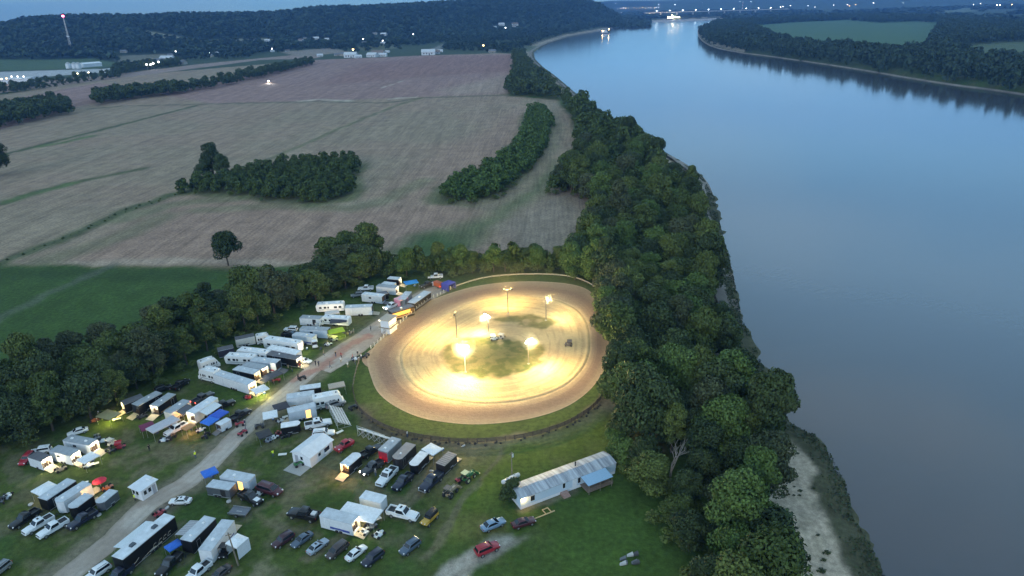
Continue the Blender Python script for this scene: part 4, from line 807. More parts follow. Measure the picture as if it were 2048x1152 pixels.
VEH = [
 # bottom left
 ('pickup', 'black', (20, 1054), (76, 1018), "black pickup truck beside two white pickups at the lower left", ()),
 ('pickup', 'white', (47, 1064), (104, 1031), "white pickup with sunroof beside the black one, nose to lower left", ('roof', 'cover')),
 ('pickup', 'white', (78, 1070), (132, 1039), "white pickup without sunroof, right of another white pickup at lower left", ('cover',)),
 ('pickup', 'navy', (139, 1053), (189, 1022), "dark navy pickup behind the grey vee nosed trailer at the lower left", ()),
 ('suv', 'white', (168, 1160), (219, 1126), "white car cut by the bottom edge beside the gravel road", ()),
 ('pickup', 'navy', (210, 1170), (262, 1130), "dark navy pickup hitched to the long black trailer at the bottom edge", ('cover',)),
 ('sedan', 'white', (340, 1001), (381, 1000), "white car parked at the edge of the gravel road below the ticket booth", ('roof',)),
 ('pickup', 'black', (317, 1148), (358, 1106), "black pickup in front of the black trailer with the mesh awning", ()),
 ('pickup', 'white', (375, 1158), (412, 1128), "white pickup hitched to the long white trailer at the bottom edge", ()),
 ('sedan', 'brownish', (425, 1158), (452, 1136), "dark car at the bottom edge below the golf cart", ()),
 ('suv', 'grey', (-14, 1146), (6, 1130), "grey car half cut by the left edge near the bottom", ()),
 # row near the booth and middle
 ('pickup', 'black', (521, 1004), (482, 985), "black pickup with a white hood panel below the grey trailer", ('hood',)),
 ('minivan', 'maroon', (568, 986), (511, 969), "maroon minivan parked at the nose of the pale lit trailer", ()),
 ('pickup', 'black', (578, 1022), (637, 1034), "black pickup with a white box in its bed, hitched to a white trailer", ('load',)),
 ('pickup', 'white', (835, 1033), (776, 1019), "white pickup with sunroof right of the big white awning", ('roof',)),
 ('suv', 'wine', (547, 1090), (584, 1065), "dark wine coloured SUV, leftmost of the front row of cars", ()),
 ('sedan', 'greyblue', (588, 1089), (619, 1067), "grey blue sedan, second from the left in the front row", ()),
 ('sedan', 'silver', (653, 1078), (617, 1105), "silver blue sedan, third in the front row of cars", ('roof',)),
 ('minivan', 'brownish', (654, 1113), (693, 1082), "dark brown minivan between the silver and white sedans", ()),
 ('sedan', 'white', (731, 1090), (693, 1119), "white sedan in the front row next to the navy SUV", ()),
 ('suv', 'navy', (726, 1128), (764, 1099), "navy SUV, rightmost of the front row of cars", ()),
 ('suv', 'greyblue', (805, 1102), (834, 1080), "small dark blue SUV parked alone right of the front row", ()),
 ('jeep', 'yellow', (846, 1048), (872, 1022), "yellow off road car with a black soft top", ()),
 ('sedan', 'ltblue', (1009, 1038), (963, 1058), "light blue sedan on the driveway near the mobile home", ()),
 ('sedan', 'maroon', (1070, 1037), (1024, 1051), "maroon sedan next to the mobile home end", ()),
 ('suv', 'red', (997, 1085), (951, 1105), "bright red SUV on the gravel driveway", ()),
 # lower middle group
 ('coupe', 'red', (670, 902), (705, 881), "faded red vintage car beside the white gabled shed", ()),
 ('pickup', 'black', (756, 892), (727, 909), "black pickup hitched to the black trailer with the orange ramp", ()),
 ('pickup', 'darkgrey', (723, 946), (764, 921), "dark pickup with its headlights on", ('on', 'tail')),
 ('pickup', 'white', (757, 969), (790, 935), "white pickup with sunroof in front of the black trailers", ('roof', 'cover')),
 ('pickup', 'navy', (788, 977), (822, 947), "dark navy pickup between the white pickup and the long navy pickup", ()),
 ('pickup', 'navy', (843, 980), (881, 946), "long dark pickup with covered bed in front of the ribbed black trailer", ('cover', 'chrome')),
 ('pickup', 'white', (663, 841), (609, 852), "white pickup with covered bed below the motorhome", ('roof', 'cover')),
 ('suv', 'white', (669, 863), (624, 868), "white SUV behind the white gabled shed roof", ()),
 ('suv', 'grey', (690, 800), (650, 813), "grey car in the shade of the white motorhome", ()),
 # upper left of the pit
 ('suv', 'white', (65, 901), (97, 896), "white SUV behind the small lit trailers at the left", ()),
 ('sedan', 'white', (138, 867), (172, 857), "white car by the tree line, tail toward the olive canopy", ()),
 ('suv', 'red', (46, 922), (60, 908), "red car with lit tail lamps at the left tree line", ('tail',)),
 ('pickup', 'white', (333, 866), (369, 847), "white pickup between the grey canopy and the lit awning", ()),
 ('pickup', 'black', (497, 818), (464, 838), "black pickup at the roadside behind the small white cargo trailer", ()),
 ('pickup', 'black', (465, 801), (430, 816), "black pickup in the grass beside the blue canopies", ()),
 ('pickup', 'darkgrey', (425, 784), (386, 806), "dark pickup with red tail lamps beside the long white trailer", ('tail',)),
 ('pickup', 'black', (374, 758), (347, 777), "black pickup in the shade of the tree belt", ()),
 ('suv', 'black', (340, 770), (312, 780), "black SUV deep in the shade under the trees", ()),
 ('pickup', 'white', (656, 638), (636, 648), "white pickup tucked beside the lit white trailers", ()),
 ('suv', 'white', (569, 656), (594, 657), "white SUV beside the pale box trailers near the trees", ()),
 ('sedan', 'white', (619, 722), (598, 719), "white car at the roadside by the lit black trailer", ()),
 ('pickup', 'black', (595, 668), (568, 668), "black pickup hidden between the white SUV and the trailers", ()),
 ('pickup', 'white', (770, 616), (795, 606), "white pickup beside the pink lit tent near the black stand", ('on',)),
 ('pickup', 'white', (719, 576), (744, 575), "white pickup under the trees at the far end of the pit", ()),
 ('suv', 'grey', (706, 589), (722, 587), "grey car in shade left of the far white trailer", ()),
 ('pickup', 'white', (855, 553), (886, 551), "white pickup at the far end by the hedge", ()),
 ('pickup', 'black', (842, 572), (866, 565), "dark pickup beside the red box truck at the far end", ()),
]
for v in VEH: vehicle(v[0], v[1], v[2], v[3], v[4], v[5], z=1.0 if v[0] in ('pickup', 'suv', 'minivan', 'jeep') else .75)
# ------------------------------------------------------------------ trailers, campers, canopies
TB = dict(white=(.72, .75, .79), black=(.008, .008, .010), grey=(.24, .26, .28), slate=(.10, .11, .125), cream=(.68, .66, .60), purple=(.05, .045, .07), red=(.40, .03, .05), brownblack=(.03, .026, .028), paleblue=(.52, .60, .68))
TR = dict(pale=(.52, .56, .60), light=(.66, .70, .74), grey=(.36, .39, .42), dark=(.14, .14, .155), brown=(.30, .27, .26), white=(.78, .80, .82))
def tbody(c): return mat("trailer_panel_" + c, TB[c], .4, .1, var=.07, scale=1.5)
def troof(c): return mat("trailer_roof_" + c, TR[c], .55, .2, var=.16, scale=.8)
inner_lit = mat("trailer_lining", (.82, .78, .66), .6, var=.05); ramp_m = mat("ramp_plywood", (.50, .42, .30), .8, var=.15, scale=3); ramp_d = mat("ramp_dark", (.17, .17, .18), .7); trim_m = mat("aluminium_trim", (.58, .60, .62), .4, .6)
ventm = mat("roof_vent", (.78, .80, .82), .5); bulb_on = mat("trailer_strip_light", (1, .96, .85), .4, emit=(1, .9, .62), power=5)
WARM = dict(lit=(1, .74, .34), litw=(1, .86, .55), lito=(1, .52, .14))
def anyopt(o, *k): return next((x for x in k if x in o), None)
TI = [0]
def rg_(v): return (v[0] * 12.9898 + v[1] * 78.233) * .137 % 1
darkp_ = mat('dark_pane', (.02, .025, .03), .1)
def post(m, x, y, z, r=.035): m.tube((x, y, 0), (x, y, z), r, 5)
def trailer(f, r, W, H, bc, rc, opts, label, group=None, tp=None):
    a, b = at(f[0], f[1], H), at(r[0], r[1], H); c = (a + b) / 2; L = (a - b).length; rz = math.atan2(a.y - b.y, a.x - b.x); o = set(opts.split())
    t = thing("enclosed_trailer", label, "trailer", (c.x, c.y, .02), rz, group); z0 = .42; w = W / 2; h = L / 2; lit = anyopt(o, 'lit', 'litw', 'lito'); B = tbody(bc); e = .05
    nose = .55 if 'vnose' in o else (.28 if 'round' in o else .06)
    m = MB(); m.box(-h, h - nose, w - e, w, z0, H - .05).box(-h, h - nose, -w, -w + e, z0, H - .05)
    openr = 'ramp' in o or lit
    if not openr: m.box(-h, -h + e, -w + e, w - e, z0, H - .05)
    if 'vnose' in o: pts = [(h - nose, w), (h - nose * .25, w * .55), (h, w * .2), (h, -w * .2), (h - nose * .25, -w * .55), (h - nose, -w)]
    elif 'round' in o: pts = [(h - nose, w), (h - nose * .35, w * .92), (h, w * .70), (h, -w * .70), (h - nose * .35, -w * .92), (h - nose, -w)]
    else: pts = [(h - nose, w), (h, w * .96), (h, -w * .96), (h - nose, -w)]
    m.loft([[(x, y, z) for x, y in pts] for z in (z0, H - .05)])
    m.box(-h, h - nose, -w, w, z0 - .12, z0); m.build("body", B, t)
    if 'redface' in o:
        MB().box(h - .01, h + .02, -w * .94, w * .94, z0 + .1, H - .35).build("nose_panel", tbody('red'), t)
    rf = MB().loft([[(-h - .03, w + .03, z), (-h - .03, -w - .03, z)] + [(x + .03, y * 1.02, z) for x, y in reversed(pts)] for z in (H - .05, H + .02)])
    ro = rf.build("roof", troof(rc), t)
    if 'ribs' in o:
        rb = MB()
        for x in np.arange(-h + .5, h - nose, .6): rb.box(x - .04, x + .04, -w, w, H + .02, H + .05)
        rb.build("roof_rib", troof('dark'), t)
    rg = random.Random(int(f[0] * 7 + r[1])); 
    for k in range(2 if 'vents' in o else (1 if 'vent' in o else 0)):
        x = (-.22, .3)[k] * L if 'vents' in o else rg.uniform(-.15, .2) * L; s = .30 if 'small' not in o else .2
        MB().rrz([(H + .02, x - s, x + s, s * .9), (H + .22, x - s * .8, x + s * .8, s * .75)], .08).build("roof_vent", ventm, t, True)
    if 'ac' in o:
        for x in ((-.2 * L, .22 * L) if L > 9 else (0,)): MB().rrz([(H + .02, x - .55, x + .55, .42), (H + .3, x - .45, x + .45, .36)], .12).build("air_conditioner", mat("dark_vent", (.06, .08, .10), .5), t, True)
    MB().box(-h, h - nose, w - .01, w + .02, H - .16, H - .06).box(-h, h - nose, -w - .02, -w + .01, H - .16, H - .06).box(-h, h - nose, w - .01, w + .02, z0 - .1, z0 + .02).box(-h, h - nose, -w - .02, -w + .01, z0 - .1, z0 + .02).build("trim", trim_m if bc in ('black', 'slate', 'brownblack') else troof('light'), t)
    sv = 1 if (Vector((-math.sin(rz), math.cos(rz))).dot(Vector((-c.x, -c.y)))) > 0 else -1
    if L > 5.2 and not ('side_r' in o or 'side_l' in o or 'decal' in o):
        y = sv * (w + .004); x = .26 * L; dd = MB().box(x - .42, x + .42, y - .012, y + .012, z0 + .12, z0 + 1.95).build("side_door", trim_m if bc in ('black', 'brownblack') else mat("door_panel", (.52, .55, .58), .5), t); MB().box(x - .36, x + .36, y - .016, y + .016, z0 + .18, z0 + 1.89).build("door_leaf", B, dd)
        k = rg_(f); q = rg_(r)
        if k < .45: MB().box(-h * .8, h * (.1 + .5 * q), y - .006, y + .008, z0 + .25, z0 + .25 + .18 + .3 * q).build("stripe", mat("stripe_%d" % int(k * 20 % 4), ((.35, .03, .03), (.03, .06, .3), (.12, .12, .13), (.4, .2, .03))[int(k * 20 % 4)], .5), t)
        elif k < .7: MB().box(.02 * L, .02 * L + .9, y - .010, y + .014, z0 + 1.2, z0 + 1.75).build("window", darkp_, t)
    n = 3 if L > 11 else (2 if L > 5 else 1); wheels(t, [(-.06 * L - (n - 1) * .42) + k * .84 for k in range(n)], w - .06, .36, .22, False)
    fm = MB(); x0, x1 = -.06 * L - (n - 1) * .42 - .5, -.06 * L + (n - 1) * .42 + .5
    for s in (-1, 1): MB().box(x0, x1, s * w - (.0 if s > 0 else .12), s * w + (.12 if s > 0 else 0), .74, .82).build("fender", trim_m, t)
    MB().tube((h - .1, .5, .5), (h + 1.0, 0, .5), .05, 5).tube((h - .1, -.5, .5), (h + 1.0, 0, .5), .05, 5).tube((h + .8, 0, 0), (h + .8, 0, .8), .05, 5).build("tongue", darkmetal, t)
    if openr:
        rl = min(2.1, H - .6); s_ = z0 / rl
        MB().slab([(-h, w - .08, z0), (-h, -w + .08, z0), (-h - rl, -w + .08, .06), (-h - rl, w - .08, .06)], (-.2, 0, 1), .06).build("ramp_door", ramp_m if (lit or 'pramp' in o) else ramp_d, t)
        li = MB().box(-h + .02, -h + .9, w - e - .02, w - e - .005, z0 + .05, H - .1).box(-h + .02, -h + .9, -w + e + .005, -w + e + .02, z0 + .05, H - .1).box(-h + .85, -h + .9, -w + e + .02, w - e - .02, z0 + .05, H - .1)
        li.build("lining", inner_lit if lit else tbody('slate'), t)  # dark slate lining where unlit: interior shade put into the colour
        rg2 = random.Random(7 + int(f[1])); sh = MB()
        for k in range(4): sh.box(-h + .5, -h + .8, -w + .25 + k * .5, -w + .5 + k * .5, z0, z0 + rg2.uniform(.5, 1.3))
        sh.build("cabinet", mat("cabinet", (.12, .08, .06), .6, rnd=.4), t)
    if lit:
        MB().box(-h + .1, -h + .18, -w * .6, w * .6, H - .14, H - .10).build("strip_light", bulb_on, t)
        p = Matrix.Translation((c.x, c.y, 0)) @ Matrix.Rotation(rz, 4, 'Z') @ Vector((-h - .15, 0, H - .35)); bulb("trailer_lamp", p, (tp or 26) * PITW, WARM[lit], .12)
    for sd, s in (('l', 1), ('r', -1)):
        if 'side_' + sd in o:
            x = .2 * L; y = s * (w + .006); MB().box(x - .55, x + .55, y - .012, y + .012, z0 + .1, H - .3).build("side_door", black_trim if 'dark' in o else mat("lit_doorway", (.8, .5, .2), .6, emit=(1, .5, .12), power=.32), t)
        if 'awn_' + sd in o:
            al, aw = L * .62, 2.4; y0, y1 = s * (w + .02), s * (w + aw); m = MB(); zc = H - .25
            am = mat("awning_mesh" if 'mesh' in o else "awning_" + ("dark" if 'adark' in o else "pale"), (.30, .31, .33) if 'mesh' in o else ((.10, .10, .115) if 'adark' in o else (.60, .66, .70)), .7, var=.15)
            m.slab([(-al / 2, y0, zc), (al / 2, y0, zc), (al / 2, y1, zc - .45), (-al / 2, y1, zc - .45)], (0, s * .2, 1), .03); aw_ = m.build("awning", am, t)
            pm = MB(); post(pm, -al / 2 + .05, y1 - s * .05, zc - .45); post(pm, al / 2 - .05, y1 - s * .05, zc - .45); pm.build("awning_post", steel, t)
            if 'mesh' in o:
                sm = MB()
                for x in np.arange(-al / 2, al / 2, .45): sm.slab([(x, y0, zc + .032), (x + .1, y0, zc + .032), (x + .1, y1, zc - .418), (x, y1, zc - .418)], (0, s * .2, 1), .01)
                sm.build("stripe", mat("awning_stripe", (.5, .52, .55), .7), aw_)
            if 'alit' in o: bulb("awning_lamp", Matrix.Translation((c.x, c.y, 0)) @ Matrix.Rotation(rz, 4, 'Z') @ Vector((-.1 * L, s * (w + 1.2), 1.9)), 30 * PITW, (1, .52, .16), .12)
    if 'decal' in o:
        d = MB(); y = -w - .012 if 'dr' in o else w + .012
        def bar(x0, zA, x1, zB, t_=.05): d.loft([[(x0, y, zA - t_), (x0, y + .008, zA - t_), (x0, y + .008, zA + t_), (x0, y, zA + t_)], [(x1, y, zB - t_), (x1, y + .008, zB - t_), (x1, y + .008, zB + t_), (x1, y, zB + t_)]])
        bar(h * .95, .75, h * .62, 1.1); bar(h * .62, 1.1, h * .5, 1.5); bar(h * .42, .55, h * .05, 1.0); bar(h * .05, 1.0, -h * .1, 1.0)
        for q in (.0, -.22, -.4, -.58):
            bar(h * q, .9, h * q - .45, 1.55); bar(h * q - .45, 1.55, h * q - .9, 1.55); bar(h * q - .1, .9, h * q - .75, .9)
        d.build("decal", mat("decal_pale", (.62, .58, .50), .5), t)
    return t
NO = "  "
T = [
 ((134, 875), (187, 885), 2.4, 2.8, 'white', 'grey', 'ramp litw vents', "white trailer with lit open back facing the group of karts at the left", 40),
 ((107, 896), (150, 906), 2.4, 2.7, 'white', 'grey', 'ramp litw', "white trailer, middle of the three small lit ones at the left", 40),
 ((65, 908), (92, 917), 2.3, 2.6, 'white', 'dark', 'ramp litw', "short white trailer with the brightest open back, leftmost at the tree line", 70),
 ((84, 998), (143, 959), 2.45, 2.9, 'black', 'pale', 'vents small', "black trailer beside the white peaked canopy at the left"),
 ((113, 1004), (174, 965), 2.5, 3.0, 'white', 'pale', 'vnose vents ramp lit', "long white trailer between two black trailers at the left", 30),
 ((140, 1016), (178, 988), 2.3, 2.7, 'black', 'pale', 'vnose ramp lito', "black trailer with orange lit rear, between the white and the grey one", 36),
 ((195, 1006), (227, 980), 2.1, 2.3, 'slate', 'pale', 'vnose vent small', "short slate grey vee nosed trailer left of the ticket booth"),
 ((234, 1116), (339, 1030), 2.55, 3.5, 'black', 'light', 'ac awn_r decal', "long black trailer with pale line graphics beside the gravel road"),
 ((371, 1081), (420, 1034), 2.5, 3.1, 'black', 'pale', 'vents small awn_r mesh', "black trailer with a striped grey awning along its left side"),
 ((409, 1101), (456, 1040), 2.5, 3.0, 'white', 'pale', 'vent ramp pramp', "long white trailer beside the white tent at the bottom edge"),
 ((504, 957), (447, 946), 2.5, 2.8, 'paleblue', 'pale', 'vent round side_r', "pale trailer with an orange lit side door near the blue canopy"),
 ((465, 973), (419, 966), 2.3, 2.4, 'slate', 'pale', 'side_r dark', "slate grey trailer with a dark side door in front of the pale trailer"),
 ((646, 1023), (711, 1040), 2.5, 3.0, 'white', 'pale', 'ramp litw', "white trailer with ramp down beside the big white awning", 34),
 ((768, 999), (725, 988), 2.4, 2.7, 'white', 'light', 'round', "small closed white trailer behind the big white awning"),
 ((717, 906), (688, 930), 2.3, 2.6, 'black', 'light', 'vnose ramp lito', "black trailer with orange ramp down beside the white gabled shed", 70),
 ((765, 902), (793, 876), 2.4, 3.1, 'grey', 'grey', 'vents redface', "grey trailer with a red front next to the white bleachers"),
 ((791, 918), (822, 887), 2.4, 2.9, 'brownblack', 'brown', 'vnose vent small', "black trailer with brownish roof right of the red fronted one"),
 ((824, 931), (849, 904), 2.1, 2.5, 'black', 'light', 'vnose ramp pramp', "short black trailer with pale roof and a small ramp, next to the white canopy"),
 ((880, 929), (905, 906), 2.2, 2.5, 'brownblack', 'brown', 'ribs ramp lit', "black trailer with a ribbed brown roof near the green tractor", 12),
 ((284, 791), (244, 806), 2.4, 2.8, 'black', 'dark', 'ramp lit', "black trailer with lit back at the tree line behind the olive canopy", 44),
 ((318, 784), (269, 810), 2.4, 2.9, 'black', 'grey', 'ramp pramp small vent', "long black trailer with ramp down, second from the trees"),
 ((344, 787), (307, 812), 2.4, 2.8, 'black', 'grey', 'ramp litw small vent', "black trailer with pale ramp, third from the trees", 20),
 ((373, 800), (335, 825), 2.4, 2.8, 'cream', 'grey', 'vent awn_r adark alit', "cream trailer with an orange lit awning in the upper left row"),
 ((429, 794), (380, 826), 2.5, 2.9, 'white', 'light', 'round vent awn_r ramp litw', "long white round fronted trailer with a pale side awning", 40),
 ((458, 837), (436, 849), 1.9, 2.1, 'white', 'light', 'round ramp', "small white cargo trailer with its ramp down beside the blue canopies"),
 ((433, 744), (504, 766), 2.5, 3.0, 'white', 'pale', 'vents ramp lit', "long white trailer hitched to the white motorhome by the trees", 50),
 ((471, 735), (514, 744), 2.4, 2.8, 'black', 'pale', 'vent small ramp lit', "black trailer right of the longest white trailer, lit at the back", 26),
 ((489, 727), (530, 735), 2.4, 2.8, 'black', 'grey', 'ramp litw', "black trailer, second of the lit black ones next to the white campers", 30),
 ((505, 717), (556, 723), 2.5, 3.0, 'paleblue', 'pale', 'vent ramp', "pale trailer with dark open back above the dark canopies"),
 ((539, 693), (597, 705), 2.5, 3.0, 'white', 'white', '', "white roofed trailer squeezed between the long camper and a black trailer"),
 ((538, 705), (598, 715), 2.5, 2.7, 'black', 'dark', 'vent small ramp litw', "black trailer with bright lit back at the roadside, next to a white car", 40),
 ((508, 669), (470, 677), 2.3, 2.8, 'cream', 'dark', '', "dark roofed trailer with pale side under the trees"),
 ((466, 692), (435, 699), 2.3, 2.5, 'purple', 'dark', '', "low dark purple trailer under the trees"),
 ((641, 770), (600, 776), 2.2, 2.6, 'black', 'light', 'vent small', "narrow black trailer with pale roof at the road edge, behind the motorhome"),
 ((628, 785), (573, 793), 2.5, 2.9, 'white', 'pale', 'vent', "white trailer hitched behind the motorhome near the road"),
 ((630, 809), (575, 822), 2.5, 2.9, 'paleblue', 'pale', 'side_r ramp pramp', "pale trailer with a yellow lit hatch below the motorhome"),
 ((600, 845), (562, 851), 2.1, 2.3, 'black', 'white', 'vnose', "small black trailer with white roof beside the white pickup"),
 ((691, 613), (744, 611), 2.5, 3.0, 'white', 'pale', 'vents ramp pramp', "white trailer with ramp to the right, behind the lit awning at mid left"),
 ((643, 635), (602, 633), 2.4, 2.6, 'white', 'grey', 'vent small side_r dark', "white trailer with a dark side door near the trees"),
 ((602, 655), (657, 658), 2.4, 2.8, 'paleblue', 'grey', 'vent small ramp', "pale blue trailer left of the lime green canopy"),
 ((588, 667), (629, 672), 2.3, 2.7, 'paleblue', 'pale', 'vent', "pale trailer in front of the blue one, left of the lime canopy"),
 ((726, 586), (767, 591), 2.4, 2.8, 'paleblue', 'light', 'vents ramp', "pale trailer with open back near the pink tent"),
 ((777, 555), (800, 557), 2.4, 2.8, 'black', 'light', 'ramp litw', "black trailer with pale lit back at the far end beside the blue canopy", 20),
 ((766, 565), (789, 568), 2.3, 2.6, 'cream', 'light', '', "cream box trailer between two others at the far end of the pit"),
 ((755, 570), (794, 574), 2.4, 2.8, 'white', 'grey', 'ramp litw', "white trailer with grey roof at the far end of the pit", 16),
 ((752, 588), (775, 584), 2.3, 2.5, 'black', 'dark', '', "dark roofed trailer behind the pale one near the pink tent"),
 ((803, 599), (817, 583), 2.3, 2.7, 'grey', 'pale', 'vent small', "grey trailer behind the pink lit tent"),
]
for r_ in T: trailer(r_[0], r_[1], r_[2], r_[3], r_[4], r_[5], r_[6], r_[7], None, r_[8] if len(r_) > 8 else None)

winm = mat("window_pane", (.015, .02, .028), .1, var=.05, spec=.7)
def camper(f, r, W, H, kind, label, stripe=True, lit=None):
    a, b = at(f[0], f[1], H), at(r[0], r[1], H); c = (a + b) / 2; L = (a - b).length; rz = math.atan2(a.y - b.y, a.x - b.x); h = L / 2; w = W / 2
    t = thing("motorhome" if kind == 'motor' else "camper_trailer", label, "motorhome" if kind == 'motor' else "camper", (c.x, c.y, .02), rz); B = mat("camper_shell", (.74, .75, .75), .4, var=.05)
    def prof(y): 
        if kind == 'motor': P = [(-h, .5), (-h, H - .3), (-h + .2, H), (h - 2.2, H), (h - 1.0, H - .12), (h - .55, H - .9), (h - .45, 1.5), (h, 1.35), (h, .5)]
        else: P = [(-h, .55), (-h, H - .35), (-h + .3, H), (h - .4, H), (h, H - .5), (h - .15, .9), (h - .4, .55)]
        return [(x, y, z) for x, z in P]
    MB().loft([prof(-w), prof(-w + .001), prof(w)]).build("body", B, t)
    MB().box(-h + .25, h - (2.3 if kind == 'motor' else .5), -w + .06, w - .06, H, H + .03).build("roof", troof('white'), t)
    for x in ((-.25 * L, .12 * L) if L > 7 else (0,)): MB().rrz([(H + .03, x - .45, x + .45, .38), (H + .32, x - .36, x + .36, .3)], .1).build("air_conditioner", ventm, t, True)
    for k, x in enumerate((-.38 * L, .28 * L)): MB().rrz([(H + .03, x - .2, x + .2, .2), (H + .15, x - .17, x + .17, .17)], .05).build("roof_vent", mat("dark_vent", (.06, .08, .10), .5), t)
    xs = [(-.36, .10), (-.20, .11), (.06, .06), (.17, .09)] + ([(.32, .05)] if kind == 'motor' else [(.34, .09)])
    for s in (-1, 1):
        for x, q in xs: MB().box((x - q / 2) * L, (x + q / 2) * L, s * w - .012, s * w + .014, 1.55, 2.2).build("window", winm, t)
        if stripe: MB().box(-h + .05, h - .7, s * w - .01, s * w + .010, 1.1, 1.22).build("stripe", mat("camper_stripe", (.12, .14, .2), .5), t)
    if kind == 'motor':
        MB().slab([(h - .58, -w * .85, 1.55), (h - .58, w * .85, 1.55), (h - .66, w * .85, 2.1), (h - .66, -w * .85, 2.1)], (1, 0, .15), .14).build("windshield", winm, t); lights(t, h + .02, .85, .9, -h - .03, .9, .9); wheels(t, (-.28 * L, h - 1.0), w - .12, .42, .26)
    else:
        wheels(t, (-.08 * L, .04 * L), w - .1, .36, .22, False); MB().tube((h - .4, .5, .5), (h + .9, 0, .5), .05, 5).tube((h - .4, -.5, .5), (h + .9, 0, .5), .05, 5).build("tongue", darkmetal, t); MB().slab([(h - .02, -w * .7, 1.5), (h - .02, w * .7, 1.5), (h + .0, w * .7, H - .55), (h + .0, -w * .7, H - .55)], (1, 0, 0), .02).build("front_window", winm, t)
    if lit: bulb("camper_lamp", Matrix.Translation((c.x, c.y, 0)) @ Matrix.Rotation(rz, 4, 'Z') @ Vector((-h - .4, 0, 2.2)), lit * PITW, WARM['litw'])
camper((400, 733), (434, 741), 2.5, 3.5, 'motor', "white motorhome hauling the longest white trailer, nose at the tree line")
camper((434, 711), (397, 724), 2.5, 3.2, 'motor', "white motorhome half hidden behind the hauling motorhome by the trees")
camper((452, 708), (510, 711), 2.45, 2.9, 'camper', "white camper with dark windows beside the black lit trailers")
camper((477, 696), (537, 703), 2.45, 3.0, 'camper', "pale camper behind the white one with dark windows", False)
camper((530, 674), (600, 684), 2.5, 3.4, 'camper', "longest white camper with many roof vents, lit at its back", True, 40)
camper((541, 665), (511, 671), 2.4, 2.9, 'motor', "small cream motorhome under the trees beside the dark roofed trailer")
camper((685, 782), (624, 794), 2.5, 3.4, 'motor', "big white motorhome with nose toward the track, near the white bleachers")
camper((632, 607), (688, 604), 2.5, 3.0, 'camper', "white camper nearest the trees above the lit awning")
camper((645, 631), (699, 635), 2.4, 2.8, 'camper', "white camper beside the lime canopy with dark roof hatches")
# ------------------------------------------------------------------ pop-up canopies
def canopy(c, d, L, W_, H, col, peaked, label, walls=None, lamp=None, lc=(1, .8, .4), name="pop_up_canopy", rough=.75):
    p = at(c[0], c[1], H); q = at(d[0], d[1], H); rz = math.atan2(q.y - p.y, q.x - p.x); t = thing(name, label, "canopy", (p.x, p.y, .02), rz); cm = mat("canopy_" + "_".join("%02d" % int(x * 99) for x in col).replace("_", ""), col, rough, var=.10, scale=2); MATS_N = cm
    l, w = L / 2, W_ / 2; m = MB(); k = .55 if peaked else .14
    m.v += [(-l, -w, H), (l, -w, H), (l, w, H), (-l, w, H), (-l * .12, 0, H + k), (l * .12, 0, H + k), (-l, -w, H - .22), (l, -w, H - .22), (l, w, H - .22), (-l, w, H - .22)]
    m.f += [(0, 1, 5, 4), (1, 2, 5), (2, 3, 4, 5), (3, 0, 4), (6, 7, 1, 0), (7, 8, 2, 1), (8, 9, 3, 2), (9, 6, 0, 3)]; m.mi += [0] * 8
    ob = m.build("roof_cloth", cm, t); sd_ = ob.modifiers.new("thickness", 'SOLIDIFY'); sd_.thickness = .02
    for x in (-l + .05, l - .05):
        for y in (-w + .05, w - .05): mm = MB(); post(mm, x, y, H - .05, .03); mm.build("leg", steel, t)
    if walls:
        wm_ = MB(); wm_.box(-l, l, w - .03, w, .05, H - .2).box(-l, -l + .03, -w, w - .03, .05, H - .2).box(l - .03, l, -w, w - .03, .05, H - .2); wm_.build("side_wall", mat("tent_wall_" + label.split()[0], walls, .8, var=.08), t)
    if lamp:
        MB().box(-.25, .25, -.06, .06, H - .28, H - .2).build("work_light", bulb_on, t); bulb("canopy_lamp", (p.x, p.y, H - .45), lamp * PITW, lc)
    return t
CW = (.74, .77, .80)
